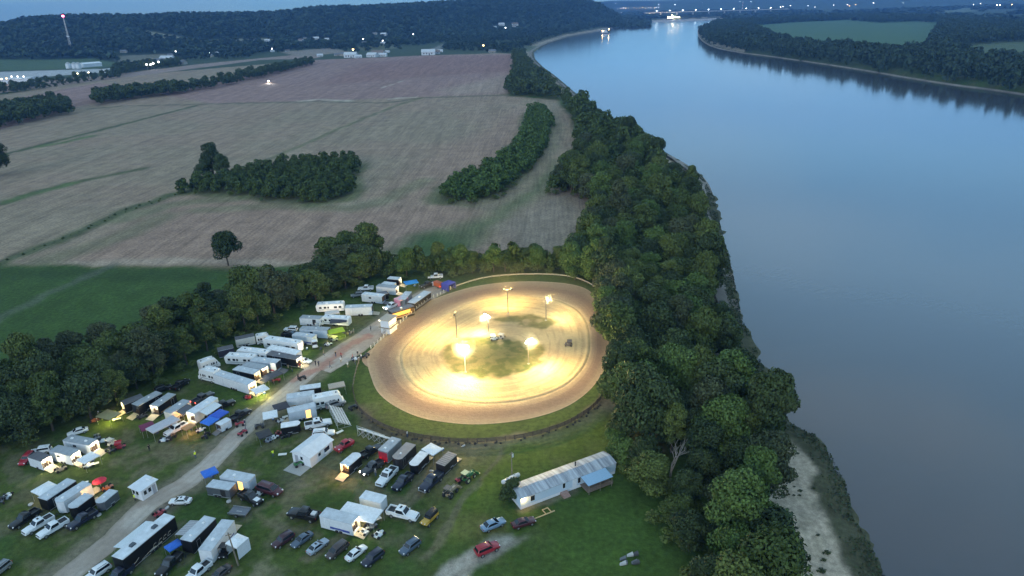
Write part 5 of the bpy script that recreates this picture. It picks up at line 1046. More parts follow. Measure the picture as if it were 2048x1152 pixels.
for r_ in [((176, 915), (196, 904), 3.4, 3.0, 2.4, CW, False, "white canopy beside the middle lit trailer at the left", None, 14),
    ((90, 977), (116, 962), 3.6, 3.6, 2.5, CW, True, "white peaked canopy glowing beside the black trailer at the left", None, 16),
    ((217, 829), (240, 835), 4.6, 3.2, 2.4, (.30, .27, .13), False, "olive canopy lit from below at the tree line", None, 90, (1, .92, .22)),
    ((326, 848), (354, 834), 6.6, 3.2, 2.5, (.46, .46, .50), False, "grey canopy with tall legs next to the maroon one", None, None),
    ((294, 852), (308, 847), 3.0, 3.0, 2.0, (.16, .02, .07), False, "maroon canopy behind the grey one", None, None),
    ((419, 841), (432, 833), 3.0, 3.0, 2.3, (.03, .16, .62), True, "blue canopy nearer the small cargo trailer", None, None),
    ((437, 828), (450, 820), 3.6, 3.0, 2.3, (.03, .10, .50), True, "darker blue canopy behind the other blue one", None, None),
    ((520, 778), (540, 770), 3.6, 3.2, 2.4, CW, False, "white canopy over bright yellow lit grass at the roadside", None, 110, (1, .95, .30)),
    ((545, 750), (562, 742), 4.6, 3.0, 2.2, (.07, .07, .08), False, "charcoal canopy at the roadside below the pale trailer", None, None),
    ((533, 758), (545, 752), 2.6, 2.2, 2.0, (.12, .12, .13), True, "small dark peaked canopy with a white flap among the lit black trailers", None, None),
    ((540, 829), (555, 826), 3.3, 3.2, 2.4, CW, False, "white canopy at the rear of the pale trailer below the motorhome", None, None),
    ((562, 812), (575, 808), 3.4, 3.2, 2.2, (.045, .04, .05), False, "black canopy between the road and the white trailer", None, None),
    ((528, 867), (542, 862), 3.0, 3.0, 2.2, (.035, .035, .04), False, "black canopy among scattered go karts at the roadside", None, None),
    ((864, 898), (880, 906), 3.6, 3.0, 2.5, CW, False, "white canopy among the black trailers near the track", None, None),
    ((720, 1024), (757, 1033), 7.8, 3.8, 2.6, CW, False, "big white awning tent beside the white trailer with the ramp", None, 14),
    ((419, 944), (434, 938), 2.9, 2.7, 2.4, (.03, .15, .60), True, "blue peaked canopy beside the gravel road", None, None),
    ((347, 1090), (357, 1084), 2.6, 2.0, 2.0, (.03, .14, .55), True, "small blue canopy at the nose of the black trailer with the striped awning", None, None),
    ((474, 1081), (486, 1086), 2.8, 2.8, 2.7, CW, True, "white walled tent beside the utility pole at the bottom", (.74, .76, .80), None),
    ((672, 661), (686, 658), 4.6, 3.0, 2.2, (.38, .52, .02), False, "lime green canopy lit from below at the roadside", None, 60, (.95, 1, .2)),
    ((677, 641), (690, 640), 5.0, 3.0, 2.4, (.05, .05, .07), False, "black canopy behind the lime green one", None, 20, (1, .95, .6)),
    ((664, 624), (680, 622), 4.4, 2.6, 2.4, (.62, .58, .56), False, "pale lit awning between the white campers at mid left", None, 120, (1, .80, .52)),
    ((822, 564), (834, 562), 4.6, 3.2, 2.6, (.03, .24, .58), True, "bright blue canopy at the far end of the pit", None, 8),
    ((897, 565), (906, 561), 3.6, 3.4, 2.5, (.05, .06, .36), True, "deep blue walled tent beside the far track fence", (.05, .06, .36), None),
    ((802, 596), (812, 592), 3.4, 3.2, 2.6, (.78, .42, .48), False, "pink glowing tent beside the black roofed stand", (.75, .26, .34), 50, (1, .62, .66)),
    ((673, 770), (688, 767), 4.0, 2.6, 2.5, (.42, .36, .29), False, "tan canopy behind the big motorhome", None, None),
    ((377, 853), (386, 848), 2.6, 2.0, 2.3, (.5, .25, .10), False, "orange lit awning at the end of the long pale awning", None, 40, (1, .45, .12)),
    ]: canopy(*r_)
# red round parasol
p = at(198, 960, 2.0); t = thing("parasol", "red round parasol beside the long white trailer at the left", "parasol", (p.x, p.y, .02)); MB().lathe([(1.35, 1.75), (1.38, 1.8), (.8, 2.12), (.05, 2.3)], 10).build("shade", mat("red_cloth", (.55, .02, .05), .7), t); mm = MB(); post(mm, 0, 0, 1.8); mm.build("pole", steel, t)
# ------------------------------------------------------------------ buildings, stands, machines, people
wallw = mat("white_siding", (.72, .75, .80), .6, var=.06, scale=2); roofw = mat("white_sheet_roof", (.70, .73, .77), .5, .1, var=.08, scale=1); darkpane = mat("dark_pane", (.02, .025, .03), .1)
def frame2(f, r, H):
    a, b = at(f[0], f[1], H), at(r[0], r[1], H); c = (a + b) / 2; return c, (a - b).length, math.atan2(a.y - b.y, a.x - b.x)
def win(t, x, y, z, w, h, s=None, axis='y', m=None, frame=True, nm_="window"):
    """window pane standing 2 cm proud of a wall, with a white frame as its sub-part"""
    e = .03
    if axis == 'y': o = MB().box(x - w / 2, x + w / 2, y - e, y + e, z - h / 2, z + h / 2).build(nm_, m or darkpane, t); f = MB().box(x - w / 2 - .07, x + w / 2 + .07, y - .02, y + .02, z - h / 2 - .07, z + h / 2 + .07)
    else: o = MB().box(x - e, x + e, y - w / 2, y + w / 2, z - h / 2, z + h / 2).build(nm_, m or darkpane, t); f = MB().box(x - .02, x + .02, y - w / 2 - .07, y + w / 2 + .07, z - h / 2 - .07, z + h / 2 + .07)
    if frame: f.build("window_frame", roofw, o)
    return o
# mobile home
c, L, rz = frame2((1219, 914), (1030, 984), 2.75); h = L / 2; w = 2.15
t = thing("mobile_home", "long pale blue mobile home with a streaked metal roof on the grass", "mobile home", (c.x, c.y, 0), rz)
side = mat("pale_blue_siding", (.50, .62, .74), .55, var=.04)
MB().loft([[(x, -w, .7), (x, w, .7), (x, w, 2.7), (x, 0, 3.2), (x, -w, 2.7)] for x in (-h, h)]).build("wall", side, t)
MB().box(-h + .05, h - .05, -w + .06, w - .06, 0, .7).build("skirting", wallw, t)
rm, n_, l_, b_ = nm("streaked_metal_roof"); b_.inputs['Roughness'].default_value = .5; tc = n_.new('ShaderNodeTexCoord'); mp_ = n_.new('ShaderNodeMapping'); mp_.inputs['Scale'].default_value = (1.1, .12, .1); l_.new(tc.outputs['Object'], mp_.inputs[0]); tx = n_.new('ShaderNodeTexNoise'); tx.inputs['Scale'].default_value = 1.6; tx.inputs['Detail'].default_value = 6; l_.new(mp_.outputs[0], tx.inputs['Vector']); cr_ = n_.new('ShaderNodeValToRGB'); cr_.color_ramp.elements[0].position = .35; cr_.color_ramp.elements[0].color = (.22, .235, .27, 1); cr_.color_ramp.elements[1].position = .66; cr_.color_ramp.elements[1].color = (.50, .53, .57, 1); l_.new(tx.outputs['Fac'], cr_.inputs[0]); l_.new(cr_.outputs[0], b_.inputs['Base Color'])
rf = MB().loft([[(x, -w - .22, 2.66), (x, -w - .22, 2.72), (x, -w * .5, 3.06), (x, 0, 3.27), (x, w * .5, 3.06), (x, w + .22, 2.72), (x, w + .22, 2.66), (x, 0, 3.18)] for x in (-h - .15, h + .15)]).build("roof", rm, t)
sm = MB()
for x in np.arange(-h + .6, h, 1.22):
    for s in (-1, 1): sm.slab([(x - .03, s * (w + .2), 2.735), (x + .03, s * (w + .2), 2.735), (x + .03, s * .02, 3.27), (x - .03, s * .02, 3.27)], (0, s * .2, 1), .03)
sm.build("roof_seam", steel, rf); MB().tube((h * .28, .6, 3.0), (h * .28, .6, 4.0), .12, 8).lathe([(.2, 3.95), (.2, 4.1), (.02, 4.2)], 8, (h * .28, .6, 0)).build("flue_pipe", darkmetal, rf)
for u, ww, hh, zz in ((.12, .9, 1.15, 1.75), (.44, .55, 1.1, 1.85), (.60, .6, 1.2, 1.8)): win(t, -h + u * L, -w - .01, zz, ww, hh)
MB().box(-h + .53 * L, -h + .575 * L, -w - .04, -w + .01, .75, 2.5).build("door", wallw, t); win(t, -h - .01, 0, 1.9, 1.0, .9, axis='x')
pr = MB().slab([(-h + .61 * L, -w - .05, 2.62), (-h + .61 * L, -w - 3.0, 2.25), (-h + .875 * L, -w - 3.0, 2.25), (-h + .875 * L, -w - .05, 2.62)], (0, -.1, 1), .07).build("porch_roof", mat("blue_sheet_roof", (.28, .44, .60), .5, var=.06), t)
pp = MB()
for u in (.62, .74, .865): post(pp, -h + u * L, -w - 2.9, 2.25, .06)
pp.build("porch_post", wood, t); dk = MB().box(-h + .61 * L, -h + .88 * L, -w - 2.9, -w, .55, .68); dk.box(-h + .61 * L, -h + .88 * L, -w - 2.92, -w - 2.86, 1.3, 1.4).box(-h + .61 * L, -h + .88 * L, -w - 2.92, -w - 2.86, .95, 1.05); dk.build("porch_deck", mat("deck_boards", (.20, .15, .12), .85, var=.2), t)
st_b = MB(); [st_b.box(-h + .40 * L, -h + .47 * L, -w - 1.5 + k * .4, -w - .03, 0, .2 + k * .2) for k in range(3)]; st_b.build("steps", mat("pinkish_boards", (.36, .24, .21), .8), t)
MB().box(-h + .55, -h + .85, -w - .16, -w - .02, 2.25, 2.42).build("porch_light", bulb_on, t); bulb("home_lamp", Matrix.Translation((c.x, c.y, 0)) @ Matrix.Rotation(rz, 4, 'Z') @ Vector((-h + .7, -w - .45, 2.25)), 26 * PITW, (1, .62, .2), .1)
MB().box(h, h + 1.1, -.9, .4, .2, 1.3).build("heat_pump", wallw, t)
# propane tanks and utility poles
for px, py, lb in ((1014, 962, "white propane tank on the left behind the mobile home"), (1029, 954, "white propane tank on the right behind the mobile home")):
    p = at(px, py, .6); t = thing("propane_tank", lb, "gas tank", (p.x, p.y, 0), rz + .1)
    MB().loft([[(x, r_ * math.cos(a), .75 + r_ * math.sin(a)) for a in np.linspace(0, 2 * PI, 12, endpoint=False)] for x, r_ in ((-1.3, .1), (-1.2, .34), (-1.0, .46), (1.0, .46), (1.2, .34), (1.3, .1))]).build("tank", mat("tank_white", (.62, .64, .66), .4), t, True)
    MB().box(-.8, -.6, -.35, .35, 0, .35).box(.6, .8, -.35, .35, 0, .35).build("saddle", mat("concrete", (.4, .39, .37), .9), t); MB().lathe([(.14, 1.18), (.14, 1.35), (.05, 1.4)], 8).build("valve_cap", steel, t)
def upole(b, hpx, label, can=True, lean=0.):
    p = at(*b); hh = 8.
    for z in np.arange(3, 13, .05):
        d = np.array([p.x, p.y, z - HC])
        if 576 - FPX * (d @ U_) / (d @ F_) <= hpx: hh = z; break
    t = thing("utility_pole", label, "utility pole", (p.x, p.y, 0), .4); MB().tube((0, 0, -.3), (lean, 0, hh), .15, 8, .1).build("pole", wood, t, True); MB().box(-.5 + lean, .5 + lean, -.05, .05, hh - .5, hh - .4).build("crossarm", wood, t)
    if can: MB().lathe([(.05, -.5), (.28, -.45), (.28, .35), (.1, .45)], 10, (.3 + lean, .25, hh - 1.0)).build("transformer", mat("transformer_grey", (.62, .65, .66), .5), t, True)
    return p, hh
upole((1024, 951), 904, "utility pole with a pale transformer behind the mobile home"); upole((477, 1131), 1064, "leaning utility pole in front of the white walled tent", False, -.5)
upole((1174, 905), 868, "thin pole standing in the grass near the track fence", False)if False else None
# white gabled shed
c, L, rz = frame2((646, 872), (601, 907), 2.9); h = L / 2; w = 2.5
t = thing("gabled_shed", "white gabled shed with a bright sheet roof in the middle of the pit", "shed", (c.x, c.y, 0), rz)
MB().loft([[(x, -w, 0), (x, w, 0), (x, w, 2.6), (x, 0, 3.5), (x, -w, 2.6)] for x in (-h, h)]).build("wall", wallw, t)
MB().loft([[(x, -w - .3, 2.50), (x, -w - .3, 2.58), (x, 0, 3.6), (x, w + .3, 2.58), (x, w + .3, 2.50), (x, 0, 3.51)] for x in (-h - .3, h + .3)]).build("roof", roofw, t)
win(t, -h - .01, -.1, 1.7, .6, .8, axis='x'); win(t, h * .45, -w - .01, 1.5, 1.6, 1.0); MB().box(h * .2, h * .7, -w - .5, -w, .9, .98).build("counter", wallw, t); MB().box(-h - .03, -h + .01, .9, 1.8, .1, 2.1).build("door", mat("grey_door", (.35, .37, .42), .6), t)
MB().box(-h - 3.2, -h, -w + .2, w - .2, 0, .12).build("concrete_pad", mat("concrete", (.4, .39, .37), .9), t); win(t, -h * .2, -w - .01, 1.6, .7, .7)
# ticket booth
p = at(286, 967, 2.7); q = at(309, 976, 2.7); rz = math.atan2(q.y - p.y, q.x - p.x); t = thing("ticket_booth", "small white ticket booth beside the gravel road", "booth", (p.x, p.y, 0), rz)
MB().box(-1.45, 1.45, -1.7, 1.7, .1, 2.62).build("wall", wallw, t); MB().slab([(-1.85, -2.1, 2.6), (1.85, -2.1, 2.6), (1.85, 2.1, 2.75), (-1.85, 2.1, 2.75)], (0, 0, 1), .12).build("roof", roofw, t); MB().rrz([(2.85, -.6, .6, .45), (3.15, -.5, .5, .4)], .1).build("roof_box", roofw, t).location = (0, 1.5, -.02)
for x in (-.85, .2): win(t, x, -1.71, 1.65, .7, .8)
for y in (-.9, .1): win(t, 1.46, y, 1.6, .6, .9, axis='x')
MB().box(1.44, 1.48, .7, 1.45, .12, 2.1).build("door", mat("grey_door", (.35, .37, .42), .6), t)
# announcer stand by the track and the two black stands
p = at(779, 664); q = at(797, 650); rz = math.atan2(q.y - p.y, q.x - p.x); t = thing("announcer_stand", "two storey white announcer stand at the track fence, lit inside", "announcer stand", (p.x, p.y, 0), rz)
MB().box(-2.0, 2.0, -1.5, 1.5, .3, 2.2).build("lower_wall", wallw, t); MB().box(-2.4, 2.4, -1.9, 1.9, 2.2, 2.34).build("floor_deck", wood, t); MB().box(-2.0, 2.0, -1.5, 1.5, 2.34, 3.1).box(-2, 2, 1.35, 1.5, 3.1, 4.6).box(-2, -1.85, -1.5, 1.35, 3.1, 4.6).box(1.85, 2, -1.5, 1.35, 3.1, 4.6).build("upper_wall", wallw, t)
MB().slab([(-2.4, -2.0, 4.75), (2.4, -2.0, 4.75), (2.4, 2.0, 4.6), (-2.4, 2.0, 4.6)], (0, 0, 1), .1).build("roof", mat("weathered_roof", (.40, .37, .32), .8), t); MB().box(-1.8, 1.8, -1.42, -1.38, 3.15, 4.55).build("lit_window", mat("warm_window", (.8, .7, .4), .4, emit=(1, .85, .45), power=.35), t)
rl = MB(); [rl.box(-2.4 + k * .6, -2.34 + k * .6, -1.9, -1.84, 2.34, 3.2) for k in range(9)]; rl.box(-2.4, 2.4, -1.9, -1.84, 3.2, 3.27); rl.build("railing", wood, t)
sb = MB(); [sb.box(-2.3 - k * .3, -2.0 - k * .3, -.5, .5, 2.1 - k * .3, 2.16 - k * .3) for k in range(7)]; sb.build("stairs", wood, t); MB().box(-1.9, 1.9, -1.56, -1.5, .9, 1.7).build("banner", mat("white_banner", (.78, .78, .74), .7), t); MB().box(-.6, .6, 1.5, 1.53, 2.6, 3.0).build("sign_board", mat("purple_sign", (.25, .18, .4), .6), t)
bulb("stand_lamp", Matrix.Translation((p.x, p.y, 0)) @ Matrix.Rotation(rz, 4, 'Z') @ Vector((0, -.3, 4.2)), 45 * PITW, (1, .86, .5), .1); bulb("road_lamp", Matrix.Translation((p.x, p.y, 0)) @ Matrix.Rotation(rz, 4, 'Z') @ Vector((-1.5, 2.3, 4.3)), 50 * PITW, (1, .95, .85), .15); MB().rrz([(4.15, -1.7, -1.3, .2), (4.4, -1.65, -1.35, .16)], .05).build("flood_lamp", bulb_on, t).location = (0, 2.1, 0)
def stand(f, r, W_, H, rc, label, open_c, power, lc, dark=True):
    c, L, rz = frame2(f, r, H); h = L / 2; w = W_ / 2; t = thing("concession_stand", label, "stand", (c.x, c.y, 0), rz); B = tbody('black')
    MB().box(-h, h, w - .06, w, .3, H).box(-h, -h + .06, -w, w - .06, .3, H).box(h - .06, h, -w, w - .06, .3, H).box(-h + .06, h - .06, -w, -w + .06, .3, 1.1).box(-h + .06, h - .06, -w, -w + .06, H - .45, H).box(-h + .06, h - .06, -w + .06, w - .06, .2, .3).build("wall", B, t)
    MB().box(-h - .1, h + .1, -w - .15, w + .1, H, H + .08).build("roof", troof(rc), t); MB().box(-h + .1, h - .1, -w - .45, -w - .01, 1.08, 1.14).build("counter", steel, t)
    MB().rrz([(H + .08, -.4, .4, .35), (H + .36, -.32, .32, .28)], .1).build("roof_vent", ventm, t)
    ln = MB().box(-h + .08, h - .08, w - .1, w - .07, .35, H - .05).build("lining", mat(open_c[0], open_c[1], .7, emit=open_c[2] if power else None, power=open_c[3] if power else 0), t)
    if power: bulb("stand_lamp", Matrix.Translation((c.x, c.y, 0)) @ Matrix.Rotation(rz, 4, 'Z') @ Vector((0, -w + .3, H - .3)), power * PITW, lc, .15)
    return t
stand((824, 610), (780, 623), 2.6, 3.2, 'dark', "black roofed stand glowing orange toward the track", ("orange_glow_lining", (.6, .28, .06), (1, .45, .08), .25), 40, (1, .5, .12))  # orange lamp light put into the lining's colour and emission
stand((855, 583), (822, 606), 2.6, 3.0, 'pale', "grey roofed black stand beyond the orange glowing one", ("dark_lining", (.05, .05, .05), None, 0), 0, None)
# bleachers
def bleacher(f, r, label, rows=5, depth=3.0, back=1, Ht=1.9):
    c, L, rz = frame2(f, r, Ht * .6); h = L / 2; t = thing("bleacher", label, "bleacher", (c.x, c.y, 0), rz); al = mat("white_aluminium", (.66, .67, .68), .5, .3, var=.1)
    for k in range(rows):
        y = back * (-depth / 2 + depth * (k + .5) / rows); z = .4 + (Ht - .4) * k / (rows - 1); MB().box(-h, h, y - .12, y + .12, z, z + .05).build("seat_plank", al, t)
        if k: MB().box(-h, h, y - back * .3 - .06, y - back * .3 + .06, z - .28, z - .24).build("foot_plank", al, t)
    fr = MB()
    for x in np.linspace(-h + .1, h - .1, 6):
        fr.tube((x, -back * depth / 2, .05), (x, back * depth / 2, Ht - .05), .035, 4).tube((x, back * depth / 2, 0), (x, back * depth / 2, Ht + .9), .035, 4).tube((x, -back * depth / 2, .05), (x, back * depth / 2, .05), .035, 4).tube((x, 0, .05), (x, 0, Ht * .6), .035, 4)
    xs_ = np.linspace(-h + .1, h - .1, 6)
    for a, b_ in zip(xs_[:-1], xs_[1:]): fr.tube((a, back * depth / 2, .1), (b_, back * depth / 2, Ht - .1), .03, 4).tube((b_, back * depth / 2, .1), (a, back * depth / 2, Ht - .1), .03, 4)
    fr.build("frame", al, t); rl_ = MB(); rl_.tube((-h, back * depth / 2, Ht + .9), (h, back * depth / 2, Ht + .9), .035, 4).tube((-h, back * depth / 2, Ht + .5), (h, back * depth / 2, Ht + .5), .03, 4); rl_.build("guard_rail", al, t)
bleacher((689, 847), (671, 813), "white bleachers beside the motorhome, seen end on", 5, 3.2, -1)
bleacher((778, 877), (722, 858), "white bleachers with crossed braces behind the red fronted trailer", 5, 2.6, -1)
# small machines
def kart_mesh(t, col, wing=False):
    p = paint(col); m = MB(); m.box(-.8, .7, -.3, .3, .10, .18).sec([(.5, .32, .12, .4), (.95, .2, .14, .28)], 10, 4).sec([(-.45, .34, .15, .55), (.2, .36, .12, .45)], 10, 4).box(-.5, .3, .36, .58, .12, .32).box(-.5, .3, -.58, -.36, .12, .32); m.build("body", p, t)
    MB().sec([(-.45, .22, .25, .75), (-.25, .24, .2, .7)], 8, 4).build("seat", black_trim, t); 
    if wing: MB().box(-.75, .35, -.55, .55, 1.05, 1.1).box(-.75, .35, -.57, -.55, .9, 1.25).box(-.75, .35, .55, .57, .9, 1.25).tube((-.3, -.3, .3), (-.3, -.3, 1.05), .02, 4).tube((-.3, .3, .3), (-.3, .3, 1.05), .02, 4).build("wing", p, t)
    wheels(t, (-.62, .62), .58, .22, .24, False); fr = MB(); fr.tube((-.9, -.4, .25), (-.9, .4, .25), .03, 5).tube((-.4, -.25, .2), (-.4, -.25, .85), .025, 4).tube((-.4, .25, .2), (-.4, .25, .85), .025, 4).tube((-.4, -.25, .85), (-.4, .25, .85), .025, 4); fr.build("roll_bar", darkmetal, t)
def quad_mesh(t, col, wing=False):
    p = paint(col); MB().sec([(-.9, .30, .55, .78), (-.3, .28, .5, .85), (.2, .2, .5, .95), (.8, .3, .5, .8)], 10, 3).box(-.95, -.35, -.55, .55, .62, .70).box(.35, .95, -.55, .55, .62, .70).build("body", p, t); MB().sec([(-.6, .17, .8, .95), (.05, .15, .82, .96)], 8, 4).build("seat", black_trim, t); MB().tube((.3, -.4, 1.08), (.3, .4, 1.08), .025, 5).tube((.4, 0, .8), (.3, 0, 1.08), .03, 5).build("handlebar", darkmetal, t); wheels(t, (-.62, .65), .5, .28, .24, False)
def utv_mesh(t, col, wing=False):
    p = paint(col); MB().box(-1.3, 1.1, -.68, .68, .4, .62).sec([(.5, .62, .5, 1.0), (1.35, .5, .5, .85)], 10, 5).box(-1.35, -.5, -.68, .68, .62, .95).build("body", p, t); MB().box(-.45, .0, -.6, .6, .62, .85).box(-.5, -.38, -.6, .6, .8, 1.3).build("seat", black_trim, t); MB().box(-.75, .6, -.66, .66, 1.9, 1.96).build("roof", p, t)
    fr = MB(); [fr.tube((x, y, .8), (x * .9, y * .95, 1.9), .03, 4) for x in (-.7, .62) for y in (-.62, .62)]; fr.build("roof_post", darkmetal, t); wheels(t, (-.85, .85), .62, .3, .24, False)
    for s in (-1, 1): MB().box(1.3, 1.38, s * .35 - .1, s * .35 + .1, .68, .82).build("headlight", head, t)
SM = dict(kart=(kart_mesh, "go_kart", "go-kart"), quad=(quad_mesh, "quad_bike", "quad bike"), utv=(utv_mesh, "utility_cart", "utility cart")); SP_ = {}
def small(kind, col, px, ang, label, wing=False, group=None):
    p = at(px[0], px[1], .3); key = (kind, col, wing)
    if key in SP_: return dup(SP_[key], (p.x, p.y, .01), ang, label, group, (1.25,) * 3 if kind == 'kart' else (1.1,) * 3)
    t = thing(SM[kind][1], label, SM[kind][2], (p.x, p.y, .01), ang, group, (1.25,) * 3 if kind == 'kart' else (1.1,) * 3); SM[kind][0](t, col, wing); SP_[key] = t; return t
for kk in [('quad', 'grey', (195, 875), 2.2, "grey quad bike nearest the lit white trailer at the left"), ('kart', 'white', (206, 881), .5, "white go kart next to the grey quad bike at the left"), ('kart', 'cream', (223, 886), 1.2, "cream go kart between the white and the red ones at the left", True), ('kart', 'red', (240, 893), .4, "red winged go kart in the group at the left", True), ('quad', 'darkgrey', (220, 902), 2.6, "dark quad bike at the end of the trailer ramp at the left"),
    ('kart', 'tan', (121, 938), .9, "tan go kart on the yellow lit grass at the left"), ('kart', 'white', (177, 930), .7, "white go kart under the white canopy at the left"), ('kart', 'white', (14, 992), 1.9, "white go kart near the left edge of the photograph"), ('quad', 'darkgrey', (2, 1003), 2., "dark quad bike cut by the left edge"),
    ('kart', 'orange', (190, 826 + 14), .2, "orange go kart glowing at the olive canopy"), ('kart', 'white', (328, 879), .2, "white go kart in front of the grey canopy, left one"), ('quad', 'black', (343, 875), 1.2, "black quad bike beside the white pickup near the grey canopy"),
    ('kart', 'darkgrey', (284, 832), .8, "dark go kart between the two ramps near the trees"), ('kart', 'white', (401, 859), .7, "white go kart under the nearer blue canopy"), ('quad', 'black', (412, 872), 1.5, "black quad bike beside the small cargo trailer ramp"), ('quad', 'red', (485, 867), 1.1, "red quad bike at the edge of the gravel road"), ('quad', 'red', (480, 849), .4, "red quad bike behind the other red one near the road"),
    ('quad', 'red', (553, 762), .3, "red quad bike beside the charcoal canopy"), ('kart', 'white', (503, 781), .6, "white go kart behind the longest white trailer"), ('kart', 'red', (496, 794), 2.4, "red go kart beside the white canopy over the lit grass"), ('quad', 'black', (604, 757), .7, "black quad bike driving on the gravel road"), ('utv', 'white', (630, 693), -1.2, "white utility cart at the roadside below the long camper"),
    ('kart', 'white', (656, 688), .4, "white go kart at the roadside near the pale trailers"), ('kart', 'grey', (668, 679), .2, "grey go kart by the lime canopy"), ('kart', 'tan', (699, 665), 1.0, "tan go kart behind the lime canopy"), ('utv', 'black', (449, 1107), -1.5, "black cart with roof beside the utility pole at the bottom"),
    ('kart', 'white', (547, 874), .5, "white go kart among others near the black canopy, largest cluster"), ('kart', 'silver', (538, 879), 1.4, "silver go kart next to the white ones by the black canopy", True), ('kart', 'red', (557, 866), 2.0, "red go kart at the nose of the small black trailer"), ('kart', 'black', (570, 871), .5, "black go kart in front of the small black trailer"), ('quad', 'darkgrey', (519, 853), .3, "dark quad bike beside the black canopy at the roadside"), ('kart', 'white', (562, 846 - 6), 1.0, "white go kart between the white canopy and the pale trailer"),
    ('quad', 'black', (706, 816), .7, "black quad bike beside the track fence near the motorhome"), ('kart', 'white', (518, 986), .3, "white go kart beside the maroon minivan"), ('kart', 'brownish', (1137, 689), 3.0, "dark race car running on the dirt track", True), ('kart', 'white', (988, 677), .2, "white race car parked on the infield", True), ('kart', 'cream', (1003, 674), 1.1, "cream race car behind the white one on the infield", True), ('kart', 'white', (729, 1062), 1.0, "white go kart under the big white awning"), ('kart', 'grey', (742, 1052), .5, "grey go kart at the edge of the big white awning"),
    ('quad', 'green', (598, 935 - 6), .6, "green quad bike near the gable of the white shed"), ('kart', 'orange', (214, 975), .8, "orange lit go kart behind the black trailer at the left"), ('kart', 'red', (318, 1026), 1.0, "red go kart near the tail of the long black trailer"), ('quad', 'black', (732, 712), 1.3, "black quad bike waiting at the track gate"), ('kart', 'white', (711, 717), .4, "white go kart near the track gate"), ('kart', 'white', (757, 1068), 1.0, "pale shiny sheet lying on the grass beside the awning")]: small(*kk)  # the last one is a pale sheet, only shaped as a kart
def tractor(px, hd, col, cab_c, bucket, label):
    p = at(px[0], px[1], .6); q = at(hd[0], hd[1], .6); rz = math.atan2(q.y - p.y, q.x - p.x); t = thing("tractor", label, "tractor", (p.x, p.y, 0), rz); P_ = paint(col)
    MB().sec([(-.3, .36, .7, 1.3), (.6, .36, .7, 1.4), (1.6, .32, .72, 1.3), (1.75, .25, .8, 1.15)], 10, 5).box(-1.3, -.2, -.3, .3, .55, .95).build("hood", P_, t); MB().box(-1.45, -.35, .52, .95, 1.25, 1.32).box(-1.45, -.35, -.95, -.52, 1.25, 1.32).build("fender", P_, t); MB().box(-1.0, -.5, -.28, .28, .95, 1.1).box(-1.08, -.96, -.28, .28, 1.05, 1.5).build("seat", black_trim, t)
    for x, r_, w_, y in ((-.9, .72, .42, .78), (1.25, .46, .3, .66)):
        for s in (-1, 1):
            wh = MB().loft([[(r_ * k * math.cos(a), yy, r_ * k * math.sin(a)) for a in np.linspace(0, 2 * PI, 16, endpoint=False)] for k, yy in ((.85, -w_ / 2), (1, -w_ / 3), (1, w_ / 3), (.85, w_ / 2))]).build("wheel", tyre, t); wh.location = (x, s * y, r_)
            MB().loft([[(r_ * .5 * math.cos(a), yy, r_ * .5 * math.sin(a)) for a in np.linspace(0, 2 * PI, 10, endpoint=False)] for yy in (-w_ / 2 - .01, w_ / 2 + .01)]).build("rim", mat("rim_" + label.split()[0], cab_c, .5), wh)
    MB().box(-1.5, -.1, -.65, .65, 2.35, 2.42).build("canopy_roof", mat("tractor_top_" + label.split()[0], cab_c, .5), t); pm = MB(); [pm.tube((x, y, 1.2), (x, y, 2.35), .035, 4) for x in (-1.4, -.2) for y in (-.55, .55)]; pm.build("roof_post", darkmetal, t)
    if bucket:
        for s in (-1, 1): MB().tube((.2, s * .55, 1.2), (1.9, s * .55, 1.15), .06, 5).tube((1.9, s * .55, 1.15), (2.5, s * .55, .5), .06, 5).build("loader_arm", P_, t)
        MB().loft([[(2.4, y, .2), (3.0, y, .15), (3.0, y, .2), (2.5, y, .35), (2.45, y, .8), (2.38, y, .8)] for y in (-.85, .85)]).build("bucket", P_, t)
tractor((936, 955), (951, 943), 'green', (.62, .62, .34), True, "green tractor with front loader bucket on the grass near the track")
tractor((901, 985), (912, 974), 'tan', (.09, .09, .09), True, "tan and black loader on the grass near the long dark pickup")
small('quad', 'red', (921, 960), .7, "red machine hitched behind the green tractor")
# low utility trailer with a grey tarp, loose wheels, tables, junk
c, L, rz = frame2((496, 1024), (461, 1020), .6); t = thing("utility_trailer", "low grey flat trailer with a white bar on its tarp", "utility trailer", (c.x, c.y, 0), rz); MB().box(-L / 2, L / 2, -1.1, 1.1, .45, .62).build("deck", mat("grey_tarp", (.17, .18, .21), .8, var=.15), t); MB().box(-L / 2, L / 2, 1.04, 1.1, .62, .85).box(-L / 2, L / 2, -1.1, -1.04, .62, .85).box(-.5, .6, -.2, .0, .62, .68).build("side_rail", steel, t); wheels(t, (0,), 1.2, .36, .2)
lw = MB().lathe([(.2, 0), (.36, .03), (.38, .12), (.36, .2), (.2, .22)], 12).mesh("loose_wheel", mat("pale_tyre", (.45, .45, .45), .7))
for k, (px, lb) in enumerate((((458, 1004), "pale spare wheel lying beside the slate grey trailer"), ((62, 1010), "pale spare wheel on the grass behind the black pickup at lower left"), ((198, 1031), "spare wheel lying below the slate vee nosed trailer"), ((863, 943), "white round tank lid leaning beside the ribbed trailer"), ((927, 893), "white statue like object near the track fence by the canopy"), ((335, 1017), "white bucket lid beside the gravel road and the red go kart"))):  # the statue-like object by the fence is only shaped as a wheel
    p = at(*px); o = link("spare_wheel", lw); o.location = (p.x, p.y, .03); o.scale = (1.3,) * 3; o.rotation_euler = (.5 if k > 2 else 0, 0, k); tag(o, lb, "wheel")
